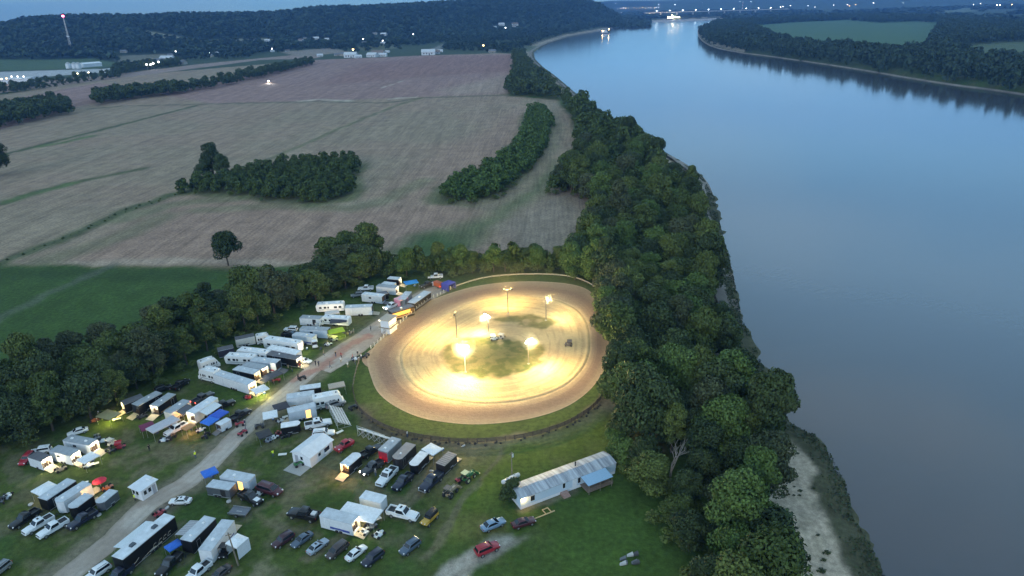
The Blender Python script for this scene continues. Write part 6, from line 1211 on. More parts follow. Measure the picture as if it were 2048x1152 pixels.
def table(px, ang, label, col=(.7, .7, .68)):
    p = at(*px); t = thing("folding_table", label, "table", (p.x, p.y, 0), ang); MB().box(-.9, .9, -.38, .38, .72, .76).build("table_top", mat("table_%02d" % int(col[0] * 99), col, .6), t)
    for x in (-.75, .75):
        for y in (-.3, .3): MB().box(x - .02, x + .02, y - .02, y + .02, 0, .72).build("leg", darkmetal, t)
for a in (((222, 840), .3, "white table under the olive canopy"), ((235, 843), .4, "white table at the lit edge of the olive canopy"), ((573, 850 - 12), .5, "pale table beside the white canopy near the road"), ((190, 933), .5, "pale table at the white canopy by the middle lit trailer"), ((566, 914), 0.1, "pale bench near the yellow vest by the white shed"), ((754, 1044), .6, "white table under the edge of the big white awning"), ((680, 869), .8, "white table below the end on bleachers")): table(*a)
# junk pile and sawhorse by the mobile home
p = at(1256, 1120); t = thing("scrap_pile", "grey pile of scrap on the grass at the bottom right of the lawn", "scrap pile", (p.x, p.y, 0)); rg = random.Random(4)
for k in range(9):
    a, b_, z = rg.uniform(-1.6, 1.6), rg.uniform(-1.3, 1.3), rg.uniform(.1, .6); MB().loft([[(a - .6, b_ - .3, z), (a + .6, b_ - .2, z + .3), (a + .5, b_ + .3, z + .5), (a - .5, b_ + .2, z)], [(a - .5, b_ - .3, z - .2), (a + .6, b_ - .2, z - .1), (a + .5, b_ + .3, z), (a - .5, b_ + .2, z - .2)]]).build("scrap_sheet", mat("scrap_%d" % (k % 3), ((.12, .13, .14), (.42, .42, .40), (.06, .06, .065))[k % 3], .7), t)
p = at(1088, 1031); t = thing("timber_frame", "tan timber frame lying on the driveway end beside the mobile home", "timber frame", (p.x, p.y, 0), .5)
for x0, x1, y0, y1 in ((-2.4, 2.4, -.1, .1), (.4, .55, .1, 1.3), (1.6, 1.75, .1, 1.3), (.4, 1.75, 1.3, 1.45)): MB().box(x0, x1, y0, y1, .05, .2).build("beam", mat("new_timber", (.5, .38, .2), .8), t)
# ------------------------------------------------------------------ people
SK = [(0, 0, .95, .13), (0, 0, 1.15, .125), (0, 0, 1.38, .15), (0, .005, 1.50, .06), (0, .01, 1.58, .085), (0, .015, 1.68, .095),
      (.17, 0, 1.40, .062), (.24, .0, 1.12, .045), (.25, .08, .88, .034), (-.17, 0, 1.40, .062), (-.24, -.02, 1.12, .045), (-.24, .10, .90, .034),
      (.09, 0, .88, .095), (.10, .03, .50, .065), (.11, -.02, .08, .045), (.11, .13, .04, .04), (-.09, 0, .88, .095), (-.10, .0, .50, .065), (-.11, -.10, .09, .045), (-.11, .04, .04, .04)]
EDG = [(0, 1), (1, 2), (2, 3), (3, 4), (4, 5), (2, 6), (6, 7), (7, 8), (2, 9), (9, 10), (10, 11), (0, 12), (12, 13), (13, 14), (14, 15), (0, 16), (16, 17), (17, 18), (18, 19)]
def person_mesh(pose):
    V = [list(v) for v in SK]
    if pose == 1: V[13][1] += .14; V[14][1] += .22; V[15][1] += .22; V[17][1] -= .05; V[18][1] -= .24; V[19][1] -= .24; V[8][1] += .16; V[7][1] += .05; V[11][1] -= .14
    if pose == 2: V[7] = [.28, .06, 1.18, .045]; V[8] = [.12, .22, 1.2, .034]; V[10] = [-.28, .06, 1.18, .045]; V[11] = [-.10, .22, 1.16, .034]
    E = list(EDG)
    for root, sgn in ((8, 1), (11, -1)):
        bx, by, bz = V[root][:3]; pr_ = V[root - 1]; d = Vector((bx - pr_[0], by - pr_[1], bz - pr_[2])).normalized()
        V.append([bx + d.x * .07, by + d.y * .07, bz + d.z * .07, .026]); pi = len(V) - 1; E.append((root, pi))
        for k, (off, ln) in enumerate(((-.028, .075), (-.010, .085), (.010, .08), (.027, .06))):
            V.append([bx + d.x * .10, by + off + d.y * .10, bz + d.z * .10, .011]); V.append([bx + d.x * (.10 + ln) - sgn * .015, by + off + d.y * (.10 + ln), bz + d.z * (.10 + ln), .008]); E += [(pi, len(V) - 2), (len(V) - 2, len(V) - 1)]
        V.append([bx - sgn * .02, by + .05, bz - .05, .012]); V.append([bx - sgn * .02, by + .075, bz - .10, .009]); E += [(root, len(V) - 2), (len(V) - 2, len(V) - 1)]
    me = D.meshes.new("skeleton"); me.from_pydata([v[:3] for v in V], E, []); o = D.objects.new("skeleton", me); COL.objects.link(o)
    sk = o.modifiers.new("skin", 'SKIN'); sv = me.skin_vertices[0].data
    for k, v in enumerate(V): sv[k].radius = (v[3], v[3] * (.72 if k in (1, 2) else 1)); sv[k].use_root = (k == 0)
    su = o.modifiers.new("sub", 'SUBSURF'); su.levels = 1; su.render_levels = 1
    dg = bpy.context.evaluated_depsgraph_get(); dg.update(); out = D.meshes.new_from_object(o.evaluated_get(dg)); D.objects.remove(o); D.meshes.remove(me); return out
PM = [person_mesh(k) for k in range(3)]
skin_m = mat("skin", (.48, .30, .22), .6); hairs = [mat("hair_dark", (.03, .02, .015), .7), mat("hair_fair", (.30, .21, .10), .7), mat("cap_pale", (.6, .6, .58), .7)]
CLO = dict(black=(.015, .015, .018), navy=(.02, .03, .08), white=(.7, .7, .7), red=(.42, .03, .03), grey=(.2, .2, .21), yellow=(.75, .95, .05), denim=(.06, .09, .17), khaki=(.3, .25, .16), blue=(.05, .15, .45), pink=(.55, .22, .25))
def cloth(c): return mat("cloth_" + c, CLO[c], .8, emit=None)
PMC = {}
def person(px, pose, top, leg, rz, label, hair=0, group=None):
    key = (pose, top, leg, hair)
    if key not in PMC:
        me = PM[pose].copy(); [me.materials.append(m) for m in (cloth(top), cloth(leg), skin_m, black_trim)]
        for f in me.polygons:
            c = f.center; f.material_index = 2 if c.z > 1.47 or (abs(c.x) > .2 and c.z < 1.13) or (pose == 2 and c.y > .15 and c.z > 1.0) else (0 if c.z > .96 else (1 if c.z > .10 else 3))
        me.polygons.foreach_set('use_smooth', [True] * len(me.polygons)); hm = MB(); hm.lathe([(.075, 1.62), (.112, 1.66), (.114, 1.72), (.085, 1.78), (.02, 1.80)], 12, (0, -.012, 0)); fc = MB()
        fc.box(-.045, -.02, .095, .108, 1.675, 1.69).box(.02, .045, .095, .108, 1.675, 1.69).box(-.03, .03, .088, .10, 1.595, 1.607).lathe([(.016, 1.62), (.02, 1.635), (.008, 1.665)], 6, (0, .10, 0)).box(-.11, -.095, -.01, .03, 1.62, 1.68).box(.095, .11, -.01, .03, 1.62, 1.68)
        PMC[key] = (me, hm.mesh("hair", hairs[hair]), fc.mesh("face", mat("face_features", (.25, .13, .10), .7)))
    p = at(*px); t = thing("person", label, "person", (p.x, p.y, .07), rz, group, (1.05,) * 3); me, hm, fm_ = PMC[key]; link("body", me, t); link("hair", hm, t); link("face", fm_, t); return t
for a in [((632, 732), 1, 'black', 'black', .6, "person in black walking on the gravel road, left of a pair"), ((638, 733), 1, 'navy', 'black', .5, "person in navy walking on the gravel road, right of a pair"), ((661, 736), 1, 'grey', 'denim', 2.0, "person in grey walking toward the track gate across the road"), ((672, 714), 0, 'black', 'denim', 1.0, "person in black standing on the red clay of the road"), ((682, 726), 2, 'white', 'khaki', .4, "person in white and khaki on the red clay of the road"), ((683, 716), 0, 'red', 'black', 2.4, "person in a red top beside the one in white on the road"),
    ((648, 712), 1, 'khaki', 'denim', 1.4, "person in khaki at the roadside below the parked white car"), ((742, 662), 1, 'grey', 'black', .7, "person in grey walking alone up the road toward the announcer stand"), ((601, 738), 0, 'red', 'denim', .3, "person in red beside the lit black trailer by the road"), ((607, 741), 2, 'white', 'denim', 1.9, "person in white beside the person in red near the road"), ((578, 742), 2, 'khaki', 'black', 1.4, "person in khaki standing behind the pale trailer with the dark opening"), ((585, 744), 0, 'black', 'denim', 2., "person in black beside the one in khaki behind the pale trailer"),
    ((491, 853), 0, 'navy', 'black', 1.2, "person in navy standing at the road edge near the red quads"), ((492, 861), 1, 'grey', 'denim', 1.7, "person in grey walking behind the red quad bike"), ((597, 759), 0, 'black', 'black', .2, "person in black beside the quad bike on the road"), ((271, 1003), 0, 'yellow', 'black', 2.6, "person in a bright yellow vest beside the ticket booth"), ((392, 917), 0, 'yellow', 'denim', 1.0, "person in a bright yellow vest by the road, above the blue canopy"), ((547, 914), 2, 'yellow', 'denim', .5, "person in a bright yellow vest near the white gabled shed"),
    ((300, 903), 0, 'black', 'black', .9, "person in black alone on the grass left of the road"), ((696, 736), 2, 'white', 'khaki', .6, "person in white on the grass just below the gate yard"), ((711, 730), 0, 'grey', 'denim', 1.5, "person in grey among the cluster at the track gate"), ((717, 727), 2, 'khaki', 'black', .5, "person in khaki among the cluster at the track gate"), ((723, 719), 0, 'white', 'denim', 2.5, "person in white leaning by the track gate post"), ((716, 713), 0, 'black', 'khaki', 3.0, "person in black and khaki behind the track gate"), ((706, 720), 1, 'pink', 'denim', 1.2, "person in pink walking to the track gate"),
    ((803, 629), 0, 'black', 'denim', .9, "person in black at the counter of the orange glowing stand"), ((812, 626), 0, 'white', 'khaki', 1.2, "person in white at the counter of the orange glowing stand"), ((835, 607), 0, 'blue', 'denim', .9, "person in blue watching from the post fence beside the grey stand"), ((843, 602), 0, 'grey', 'black', .9, "person in grey watching from the post fence beside the grey stand"), ((851, 597), 2, 'red', 'denim', .9, "person in red watching from the post fence beyond the grey stand"), ((824, 613), 0, 'khaki', 'black', .9, "person in khaki watching from the fence between the two stands"),
    ((858, 594), 0, 'white', 'black', 1., "person in white watching from the far part of the post fence"), ((700, 672), 0, 'black', 'denim', .4, "person in black beside the lime green canopy"), ((708, 668), 2, 'grey', 'khaki', .9, "person in grey under the light of the lime green canopy"), ((656, 694), 0, 'white', 'denim', 2., "person in white near the go karts at the roadside"), ((750, 600), 0, 'khaki', 'black', .4, "person in khaki near the far pale trailer"), ((200, 836), 0, 'khaki', 'denim', .4, "person lit from above under the olive canopy"), ((412, 878), 0, 'black', 'denim', .7, "person in black beside the ramp of the small cargo trailer"),
    ((383, 862), 2, 'red', 'denim', .3, "person in red under the orange lit awning"), ((752, 953), 0, 'grey', 'denim', .4, "person in grey between the dark pickup and the white one"), ((485, 978), 0, 'white', 'denim', -.6, "person in white beside the orange lit side door"), ((427, 957), 0, 'khaki', 'denim', 0., "person in khaki under the blue canopy by the road"), ((736, 1046), 0, 'black', 'denim', .4, "person in black under the big white awning"), ((748, 878), 0, 'white', 'khaki', .3, "person in white behind the braced bleachers"), ((815, 875), 0, 'white', 'denim', 1., "person in white at the fence behind the black trailers")]: person(*a, hair=len(a[5]) % 3)
# ------------------------------------------------------------------ the far side: mast, barns, houses, bridge, lamps
def vis_h(p, py):
    """height at ground point p that projects to row py"""
    lo, hi = 0., 400.
    for _ in range(40):
        m = (lo + hi) / 2; d = np.array([p.x, p.y, m - HC]); y = 576 - FPX * (d @ U_) / (d @ F_)
        if y > py: lo = m
        else: hi = m
    return lo
# radio mast
p = at(146, 113); hh = vis_h(p, 34); t = thing("radio_mast", "lattice radio mast with a red light at its top, before the wooded hill", "radio mast", (p.x, p.y, 0)); m = MB()
for a in range(3):
    x, y = 3.4 * math.cos(a * 2.09), 3.4 * math.sin(a * 2.09); m.tube((x, y, 0), (x * .12, y * .12, hh), .30, 4, .2)
for k in range(14):
    z0, z1_ = hh * k / 14, hh * (k + 1) / 14
    for a in range(3):
        q0 = 1 - .88 * k / 14; q1 = 1 - .88 * (k + 1) / 14; m.tube((3.4 * q0 * math.cos(a * 2.09), 3.4 * q0 * math.sin(a * 2.09), z0), (3.4 * q1 * math.cos(a * 2.09 + 2.09), 3.4 * q1 * math.sin(a * 2.09 + 2.09), z1_), .16, 4)
m.build("lattice", steel, t); MB().box(-2, 2, -2, 2, hh * .5, hh * .5 + 2.5).build("antenna", mat("antenna_white", (.7, .7, .72), .5), t); MB().lathe([(.3, 0), (2.2, .9), (2.6, 2.2), (2.0, 3.6), (.3, 4.2)], 10, (0, 0, hh)).build("beacon", mat("red_beacon", (.6, .05, .08), .3, emit=(1, .06, .14), power=7), t)
# silos, barns, warehouse
for px, lb in ((138, "white grain silo standing left of the pair before the hill"), (150, "white grain silo, middle of the three"), (158, "white grain silo nearest the long white barn")):
    p = at(px, 137); t = thing("grain_silo", lb, "silo", (p.x, p.y, 0)); MB().lathe([(4.6, 0), (4.6, 8)], 14).build("wall", roofw, t); MB().lathe([(4.8, 8), (2.6, 10), (.4, 11.2)], 14).build("roof", steel, t)
def barn(f, r, W_, H, label, nmn="barn", wl_=None, rc=None, rise=2.0, cat="barn"):
    a, b = at(*f), at(*r); c = (a + b) / 2; L = (a - b).length; rz = math.atan2(a.y - b.y, a.x - b.x); h = L / 2; w = W_ / 2; t = thing(nmn, label, cat, (c.x, c.y, gz(c.x, c.y)), rz)
    MB().loft([[(x, -w, -1), (x, w, -1), (x, w, H), (x, 0, H + rise), (x, -w, H)] for x in (-h, h)]).build("wall", wl_ or wallw, t); MB().loft([[(x, -w - .6, H - .3), (x, -w - .6, H), (x, 0, H + rise + .3), (x, w + .6, H), (x, w + .6, H - .3), (x, 0, H + rise - .02)] for x in (-h - .5, h + .5)]).build("roof", rc or roofw, t); dm = MB()
    for k in range(max(int(L / 9), 1)): dm.box(-h + 3 + k * 9, -h + 6 + k * 9, -w - .06, -w + .05, 0, H * .6)
    dm.build("door", darkpane, t); return t
barn((164, 135), (200, 132), 16, 6, "long white barn with arched roof beside the grain silos")
wr = mat("warehouse_roof", (.46, .47, .48), .6, var=.1, scale=.05)
barn((-70, 169), (70, 163), 40, 6, "broad flat warehouse with a pale roof at the left edge", "warehouse", None, wr, .8, "warehouse"); barn((205, 146), (228, 143), 14, 5, "small pale warehouse at the right end of the white yard", "warehouse", None, wr, .8, "warehouse")
# houses of the valley
hw = [mat("house_wall_white", (.68, .69, .72), .7), mat("house_wall_tan", (.42, .38, .32), .7), mat("house_wall_grey", (.5, .52, .55), .7)]; hr = [mat("house_roof_light", (.55, .57, .6), .7), mat("house_roof_slate", (.16, .17, .19), .8), mat("house_roof_brown", (.2, .15, .12), .8)]
HP = []
for k in range(3):
    t = thing("valley_house", "pale house among the trees of the valley below the hills", "house", (0, 0, 0), 0, "houses of the far valley"); MB().loft([[(x, -4, -2), (x, 4, -2), (x, 4, 3.4), (x, 0, 5.6), (x, -4, 3.4)] for x in (-7, 7)]).build("wall", hw[k], t)
    rf = MB().loft([[(x, -4.5, 3.0), (x, -4.5, 3.3), (x, 0, 5.95), (x, 4.5, 3.3), (x, 4.5, 3.0), (x, 0, 5.65)] for x in (-7.4, 7.4)]).build("roof", hr[k], t); MB().box(3, 3.8, .6, 1.4, 5, 6.8).build("chimney", hr[2], rf)
    for x in (-4.5, -1.5, 4): MB().box(x - .6, x + .6, -4.05, -3.97, 1.0, 2.4).build("window", darkpane, t)
    MB().box(.8, 1.8, -4.05, -3.97, 0, 2.1).build("door", darkpane, t); HP.append(t)
rg = random.Random(9); used = set()
for px, py, s in HOUSES:
    p = ath(px, py + 1); k = rg.choice((0, 0, 0, 1, 2)); z = p.z; sc = s / 14.; loc = (p.x, p.y, z); rz = rg.uniform(-.5, .5)
    if k not in used: HP[k].location = loc; HP[k].rotation_euler = (0, 0, rz); HP[k].scale = (sc,) * 3; used.add(k)
    else: dup(HP[k], loc, rz, None, None, (sc,) * 3)
for k in range(3):
    if k not in used: p = at(560 + k * 9, 108); HP[k].location = (p.x, p.y, 0)
# lamps of the town and the far bank
def lampmat(c, pw): return mat("town_lamp_%02d%02d%02d_%d" % (int(c[0] * 99), int(c[1] * 99), int(c[2] * 99), int(pw)), c, .3, emit=c, power=pw)
LMP = {}
def lamp(px, py, rad, c, pw, label, group, hgt_=9.):
    p = at(px, py, hgt_) if px > 1050 or py > 118 else ath(px, py + 3); r = math.hypot(p.x, p.y); zt = hgt_ + (p.z if px < 1050 and py <= 118 else 0)
    if px < 1050 and py <= 118: p = Vector((p.x, p.y, 0))
    if r > 5200:
        d = Vector((p.x, p.y, 0)).normalized() * 5200; p = Vector((d.x, d.y, 0)); dd = np.array([p.x, p.y, 0.]); zt = vis_h(p, py)
    zg = gz(p.x, p.y); zt = max(zt, zg + 4); t = thing("street_lamp", label, "lamp", (p.x, p.y, zg), 0, group); MB().tube((0, 0, -1), (0, 0, zt - zg), .25, 5, .15).build("pole", steel, t); MB().lathe([(rad * .3, -rad * .8), (rad * .9, -rad * .4), (rad, 0), (rad * .8, rad * .5), (rad * .2, rad * .8)], 10, (0, 0, zt - zg)).build("lamp_head", lampmat(c, pw), t); return t
Wc, Yc, Oc, Bc = (.95, .97, 1), (1, .84, .5), (1, .58, .22), (.75, .9, 1)
V1 = ("distant lamp glowing among the valley houses below the hill", "lamps of the far valley"); V2 = ("distant lamp glowing in the town beyond the river bend", "lamps of the town beyond the bend"); V3 = ("lamp on the bridge deck across the river bend", "lamps on the river bridge"); V4 = ("lamp of the yard and warehouses at the far left", "lamps of the warehouse yard"); V5 = ("distant lamp beyond the green field on the right bank", "lamps beyond the right bank")
for x, y, s, c in ((23, 153, 1.6, Wc), (35, 153, 1.6, Wc), (47, 153, 1.6, Wc), (3, 158, 1.8, Oc), (13, 157, 1.8, Oc), (155, 147, 1.5, Yc), (177, 145, 1.5, Yc)): lamp(x, y, s * .55, c, 2.2, *V4)
for x, y, s, c in ((298, 119, 1.7, Oc), (306, 127, 2.0, Wc), (317, 124, 2.0, Wc), (293, 129, 1.6, Wc), (301, 129, 1.6, Wc), (353, 108, 1.3, Wc), (388, 114, 1.3, Wc), (420, 112, 1.3, Wc), (667, 90, 1.7, Wc), (707, 105, 2.2, Oc), (727, 82, 1.5, Wc), (766, 86, 1.5, Wc), (967, 97, 2.3, Oc), (827, 72, 1.4, Wc), (1001, 95, 1.2, Wc), (1011, 58, 1.9, Wc), (545, 103, 1.2, Wc)): lamp(x, y, s * .75, c, 3, *V1)
for k in range(15): lamp(1235 + k * 5.6 + rg.uniform(-1, 1), 17 - k * .15 + rg.uniform(-1, 1.2), rg.uniform(.8, 1.7), rg.choice((Yc, Yc, Wc, Oc)), 2.5, *V2)
for x, y, s, c in ((1243, 25, 2.8, Bc), (1231, 7, 2.6, Bc), (1317, 9, 3.4, Bc), (1317, 15, 3, Bc), (1350, 9, 3.4, Bc), (1405, 6, 2.5, Bc), (1480, 3, 2.5, Bc), (1502, 3, 2.5, Bc), (1299, 27, 2.2, Yc)): lamp(x, y, s * .5, c, 2.0, *V2)
for x, y, s, c in ((1561, 14, 3.6, Wc), (1566, 13, 3.2, Wc), (1581, 11, 2.6, Wc), (1616, 11, 2.6, Bc), (1667, 10, 2.6, Wc), (1695, 9, 2.8, Wc), (1699, 12, 3.2, Oc), (1711, 9, 3.4, Oc), (1747, 6, 3.2, Wc), (1806, 6, 2.4, Wc), (1947, 9, 3, Bc), (1961, 7, 3.2, Wc), (1994, 10, 4.2, Wc), (2000, 10, 4.2, Wc), (2024, 9, 4.2, Oc), (1630, 14, 2, Wc)): lamp(x, y, s * .6, c, 2.0, *V5)
# bridge
a, b = at(1308, 38, ZW), at(1540, 31, ZW); za, zb = vis_h(a, 28) , vis_h(b, 16); zd = (za + zb) / 2; v = b - a; L = Vector((v.x, v.y)).length; rz = math.atan2(v.y, v.x); t = thing("river_bridge", "long lit road bridge on piers across the river bend", "bridge", (a.x, a.y, 0), rz); conc = mat("bridge_concrete", (.42, .43, .45), .8)
zd = max(min(zd, 40), 14); MB().box(-60, L + 120, -6, 6, zd - 2.2, zd).build("deck", conc, t); MB().box(-60, L + 120, -6.2, -5.9, zd, zd + 1.2).box(-60, L + 120, 5.9, 6.2, zd, zd + 1.2).build("parapet", mat("pale_parapet", (.6, .6, .6), .7), t)
for x in np.linspace(40, L, 8): MB().box(x - 2.2, x + 2.2, -5, 5, -14, zd - 2.2).build("pier", conc, t)
for k, f in enumerate(np.linspace(.02, 1, 10)):
    q = a + v * f; t2 = thing("street_lamp", V3[0], "lamp", (q.x, q.y, zd), 0, V3[1]); MB().tube((0, 0, 0), (0, 0, 8), .25, 5).build("pole", steel, t2); MB().lathe([(.6, 7.2), (2.4, 8), (2.4, 9), (.5, 9.8)], 8).build("lamp_head", lampmat(Bc, 4), t2)
# lock wall and boats
a, b = at(1190, 48.5, ZW), at(1432, 38.5, ZW); v = b - a; t = thing("lock_wall", "pale concrete lock wall low on the water before the bridge", "wall", (a.x, a.y, ZW), math.atan2(v.y, v.x)); MB().box(0, v.length, -2.5, 2.5, -3, 5.5).build("wall", mat("pale_concrete", (.62, .6, .58), .7), t); MB().box(0, v.length, -2.6, -2.5, 4.6, 5.6).build("coping", conc, t)
def boat(px, L, label, lampsz, c, n=3, pw=6):
    p = at(px[0], px[1], ZW); t = thing("towboat", label, "boat", (p.x, p.y, ZW), .4); h = L / 2; MB().loft([[(x, -w_, -.6), (x, w_, -.6), (x, w_ * 1.08, 2), (x, -w_ * 1.08, 2)] for x, w_ in ((-h, 4), (h * .7, 4.6), (h, 3.2))]).build("hull", mat("hull_dark", (.1, .1, .12), .6), t); MB().box(-h * .8, h * .5, -3.4, 3.4, 2, 5).box(-h * .3, h * .3, -2.8, 2.8, 5, 7.8).build("deckhouse", wallw, t); MB().box(-.2 * h, .25 * h, -2.4, 2.4, 7.8, 10.4).build("wheelhouse", wallw, t); win(t, 0, -2.42, 9.3, h * .3, 1.2); 
    for k in range(n): MB().lathe([(.2, -lampsz), (lampsz, 0), (.2, lampsz)], 8, (-h * .7 + k * L * .7 / max(n - 1, 1), -3.4, 8 + (k % 2) * 4)).build("deck_lamp", lampmat(c, pw), t)
    return t
boat((1210, 66.5), 34, "small lit towboat moored along the left bank upriver", 1.7, Oc, 2); boat((1346, 38), 90, "brightly lit towboat below the bridge", 8.5, (1, .78, .4), 4, 26)
for px, py, y2 in ((1152, 45, 17), (1484, 24, 3)):
    p = at(px, py); hh = vis_h(p, y2); t = thing("striped_mast", "red and white striped mast " + ("at the foot of the wooded hill by the river" if px < 1300 else "rising beyond the bridge on the right"), "mast", (p.x, p.y, 0))
    for k in range(7): MB().lathe([(2.2, hh * k / 7), (2.2, hh * (k + 1) / 7 - .02)], 8).build("band", mat("mast_white", (.75, .75, .75), .6) if k % 2 == 0 else mat("mast_red", (.4, .12, .12), .6), t)
# tractor working in the far field with its lights on
p = at(537, 165); t = thing("farm_tractor", "tractor with bright headlights working in the far pinkish field", "tractor", (p.x, p.y, 0), -1.2); P_ = paint('green'); MB().box(-1.6, 1.2, -.9, .9, .9, 1.8).sec([(1.0, .55, 1.0, 2.0), (3.0, .45, 1.0, 1.8)], 10, 5).build("body", P_, t); MB().rrz([(1.8, -1.4, .6, .85), (3.1, -1.3, .4, .8)], .1).build("cab", glass, t); wheels(t, (-.8, 2.3), 1.1, .85, .5)
for s in (-1, 1): MB().lathe([(.1, -.4), (1.0, 0), (.1, .4)], 8, (3.1, s * .5, 1.9)).build("headlight", lampmat((1, .95, .85), 9), t)
spot("tractor_beam", (p.x + 1.2, p.y - 3, 2.2), (p.x + 8, p.y - 25, 0), 9000, 70, .8, (1, .95, .85)); 
# far red box truck with lit tail, dead tree and driftwood on the bank
c, L, rz = frame2((866, 557), (880, 562), 2.6); t = thing("box_truck", "orange red box truck with its lights on at the far end by the blue tent", "truck", (c.x, c.y, 0), rz, None, (.72,) * 3); MB().box(-3.2, 1.2, -1.15, 1.15, .7, 2.8).build("box", mat("orange_red_box", (.55, .11, .035), .5), t); MB().rrz([(.5, 1.25, 3.1, 1.05), (1.4, 1.25, 3.05, 1.05), (2.1, 1.25, 2.4, .95)], .1).build("cab", paint('white'), t, True); wheels(t, (-1.9, 2.3), 1.0, .42, .26, False); MB().box(-3.26, -3.2, -.9, -.6, 1.0, 1.2).box(-3.26, -3.2, .6, .9, 1.0, 1.2).build("taillight", tail_on, t)
p = at(1338, 972); t = thing("dead_tree", "bare pale dead tree at the edge of the riverside belt", "tree", (p.x, p.y, -.2)); m = MB(); rg = random.Random(6); pale_bark = mat("pale_bark", (.22, .20, .18), .9, var=.2)
def limb(a, d, L, r, n):
    b_ = a + d * L; m.tube(a, b_, r, 5, r * .55)
    if n: 
        for k in range(3): limb(a + d * L * rg.uniform(.55, 1), (d + Vector((rg.uniform(-.7, .7), rg.uniform(-.7, .7), rg.uniform(-.1, .5)))).normalized(), L * rg.uniform(.5, .75), r * .5, n - 1)
limb(Vector((0, 0, 0)), Vector((.05, 0, 1)), 5.8, .28, 3); m.build("branches", pale_bark, t)
# weeds along the sandy water edge (uncountable ground cover)
rng = np.random.default_rng(12); Ns = smoothloop(SHORE_L[1:26], 900, False); VV = []
T_ = np.gradient(Ns, axis=0); T_ /= np.hypot(T_[:, 0], T_[:, 1])[:, None]; Nl = np.stack([T_[:, 1], -T_[:, 0]], 1)
sg = -1 if sd((Ns[100:101] + Nl[100:101] * 3), RIVER)[0] > 0 else 1
kk = rng.integers(0, 900, 16000); off = rng.triangular(-3.5, .2, 6., 16000); P = Ns[kk] + Nl[kk] * sg * off[:, None] + rng.normal(size=(16000, 2)) * .5
dens = fbm(P[:, 0] / 9, P[:, 1] / 9, 66); P = P[(dens > .40) & (sd(P, RIVER) < -.4) & (np.hypot(P[:, 0], P[:, 1]) < 420)]; zz = np.maximum(hgt(P), ZW - .1)
n_ = len(P); a = rng.uniform(0, 6.28, n_); s = rng.uniform(.12, .30, n_); tilt = rng.uniform(.2, 1., n_); u = np.stack([np.cos(a) * s, np.sin(a) * s, np.zeros(n_)], 1); v_ = np.stack([-np.sin(a) * s * tilt, np.cos(a) * s * tilt, s * (1.1 - tilt * .6)], 1); c0 = np.column_stack([P, zz + .25])
o = npmesh("shore_weeds", np.stack([c0 - u - v_ * .6, c0 + u - v_ * .6, c0 + u * .6 + v_, c0 - u * .6 + v_], 1).reshape(-1, 3), np.arange(n_ * 4).reshape(-1, 4), leafmat("leaves_weed", (.035, .055, .026), (.06, .08, .035))); tag(o, kind='stuff')

VV = []; rg = np.random.default_rng(21); lib = crown_np(rg, 1., 1.0, .0, 7, 150, .2)[0]; cnt = 0
while cnt < 150:
    k = rg.integers(0, 190); q_ = rg.uniform(8, 20); c_ = Ns[k] + Nl[k] * sg * q_ + rg.normal(size=2) * .5
    if np.hypot(*c_) > 230 or -sd(c_[None], RIVER)[0] < 7 or -sd(c_[None], RIVER)[0] > 21: cnt += .01; continue
    s_ = rg.uniform(.25, .8); VV.append(lib * np.array([s_ * 1.3, s_, s_ * .8]) + np.array([c_[0], c_[1], gz(c_[0], c_[1]) - .05])); cnt += 1
if VV: V = np.concatenate(VV); tag(npmesh("sand_tufts", V, np.arange(len(V)).reshape(-1, 4), LEAF['dark']), kind='stuff')

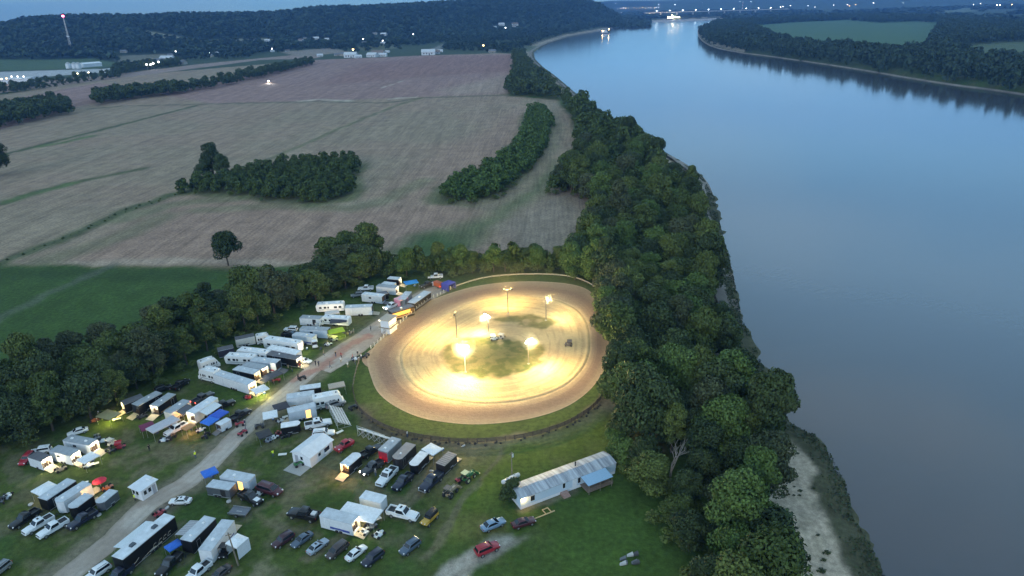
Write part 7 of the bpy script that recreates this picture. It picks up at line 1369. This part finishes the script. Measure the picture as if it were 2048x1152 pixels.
# folding chairs and cool boxes set out by the crews
rg = random.Random(44); CHP = None; CLP = None
spots = [(228, 836), (208, 838), (300, 862), (315, 868), (340, 858), (425, 850), (440, 840), (516, 790), (528, 786), (545, 766), (536, 842), (550, 838), (578, 835), (870, 906), (882, 900), (735, 1052), (745, 1048), (420, 953), (434, 950), (100, 985), (182, 922), (690, 668), (664, 672), (833, 572), (808, 608), (640, 702), (616, 700), (355, 1100), (520, 876), (170, 968)]
for k, (px, py) in enumerate(spots):
    p = at(px + rg.uniform(-4, 4), py + rg.uniform(-2, 2)); rz = rg.uniform(0, 6.28)
    if k % 3 == 2:
        if CLP is None:
            CLP = thing("cool_box", "small pale cool box standing among the folding chairs of the pit", "cool box", (p.x, p.y, .02), rz, "cool boxes in the pit"); MB().rrz([(0, -.35, .35, .22), (.38, -.37, .37, .24)], .05).build("box", mat("cool_box_blue", (.10, .2, .42), .5), CLP); MB().rrz([(.38, -.38, .38, .25), (.46, -.36, .36, .23)], .05).build("lid", ventm, CLP)
        else: dup(CLP, (p.x, p.y, .02), rz)
    else:
        if CHP is None:
            CHP = thing("folding_chair", "dark folding chair set out on the grass between the trailers", "chair", (p.x, p.y, .02), rz, "folding chairs in the pit"); MB().box(-.28, .28, -.28, .28, .42, .47).build("seat", mat("chair_cloth", (.05, .06, .10), .8), CHP); MB().slab([(-.28, -.28, .47), (-.28, .28, .47), (-.40, .28, .98), (-.40, -.28, .98)], (1, 0, .2), .03).build("backrest", mat("chair_cloth", (.05, .06, .10), .8), CHP)
            for x in (-.25, .25):
                for y in (-.25, .25): MB().box(x - .02, x + .02, y - .02, y + .02, 0, .42).build("leg", darkmetal, CHP)
        else: dup(CHP, (p.x, p.y, .02), rz)
# ------------------------------------------------------------------ haze: the evening air
if HAZE > 0:
    hm, n, l, b = nm("haze"); n.remove(b); pv = n.new('ShaderNodeVolumePrincipled'); pv.inputs['Density'].default_value = HAZE; pv.inputs['Color'].default_value = (.20, .46, 1, 1); pv.inputs['Anisotropy'].default_value = .1
    l.new(pv.outputs[0], n['Material Output'].inputs['Volume'])
    o = MB().box(-9000, 9700, -400, 9700, -12, 235).build("haze", hm); tag(o, kind='stuff')

if DUST > 0:
    hm, n, l, b = nm("dust_cloud"); n.remove(b); pv = n.new('ShaderNodeVolumePrincipled'); pv.inputs['Density'].default_value = DUST; pv.inputs['Color'].default_value = (1, .86, .6, 1); pv.inputs['Anisotropy'].default_value = .35
    l.new(pv.outputs[0], n['Material Output'].inputs['Volume'])
    a = np.linspace(0, 2 * PI, 32, endpoint=False); cc = LO.mean(0); rx, ry = np.abs(LO - cc).max(0) * .98
    o = MB().loft([[(cc[0] + rx * s_ * math.cos(q_), cc[1] + ry * s_ * math.sin(q_), z) for q_ in a] for s_, z in ((1, .55), (1, 6), (.9, 10), (.6, 13.5))]).build("dust_cloud", hm); tag(o, kind='stuff')

hm2, n, l, b = nm("lamp_glow"); n.remove(b); pv = n.new('ShaderNodeVolumePrincipled'); pv.inputs['Density'].default_value = .022; pv.inputs['Color'].default_value = (1, .93, .75, 1); l.new(pv.outputs[0], n['Material Output'].inputs['Volume'])  # volume balls added round the lit heads to give the lamps a glow
m = MB()
for x, y, z, lit in HEADS:
    if lit: m.lathe([(a_ * lit, b_ * lit) for a_, b_ in ((.3, -3.4), (1.7, -2.9), (2.9, -1.7), (3.4, 0), (2.9, 1.7), (1.7, 2.9), (.3, 3.4))], 18, (x, y, z))
tag(m.build("lamp_glow", hm2), kind='stuff')
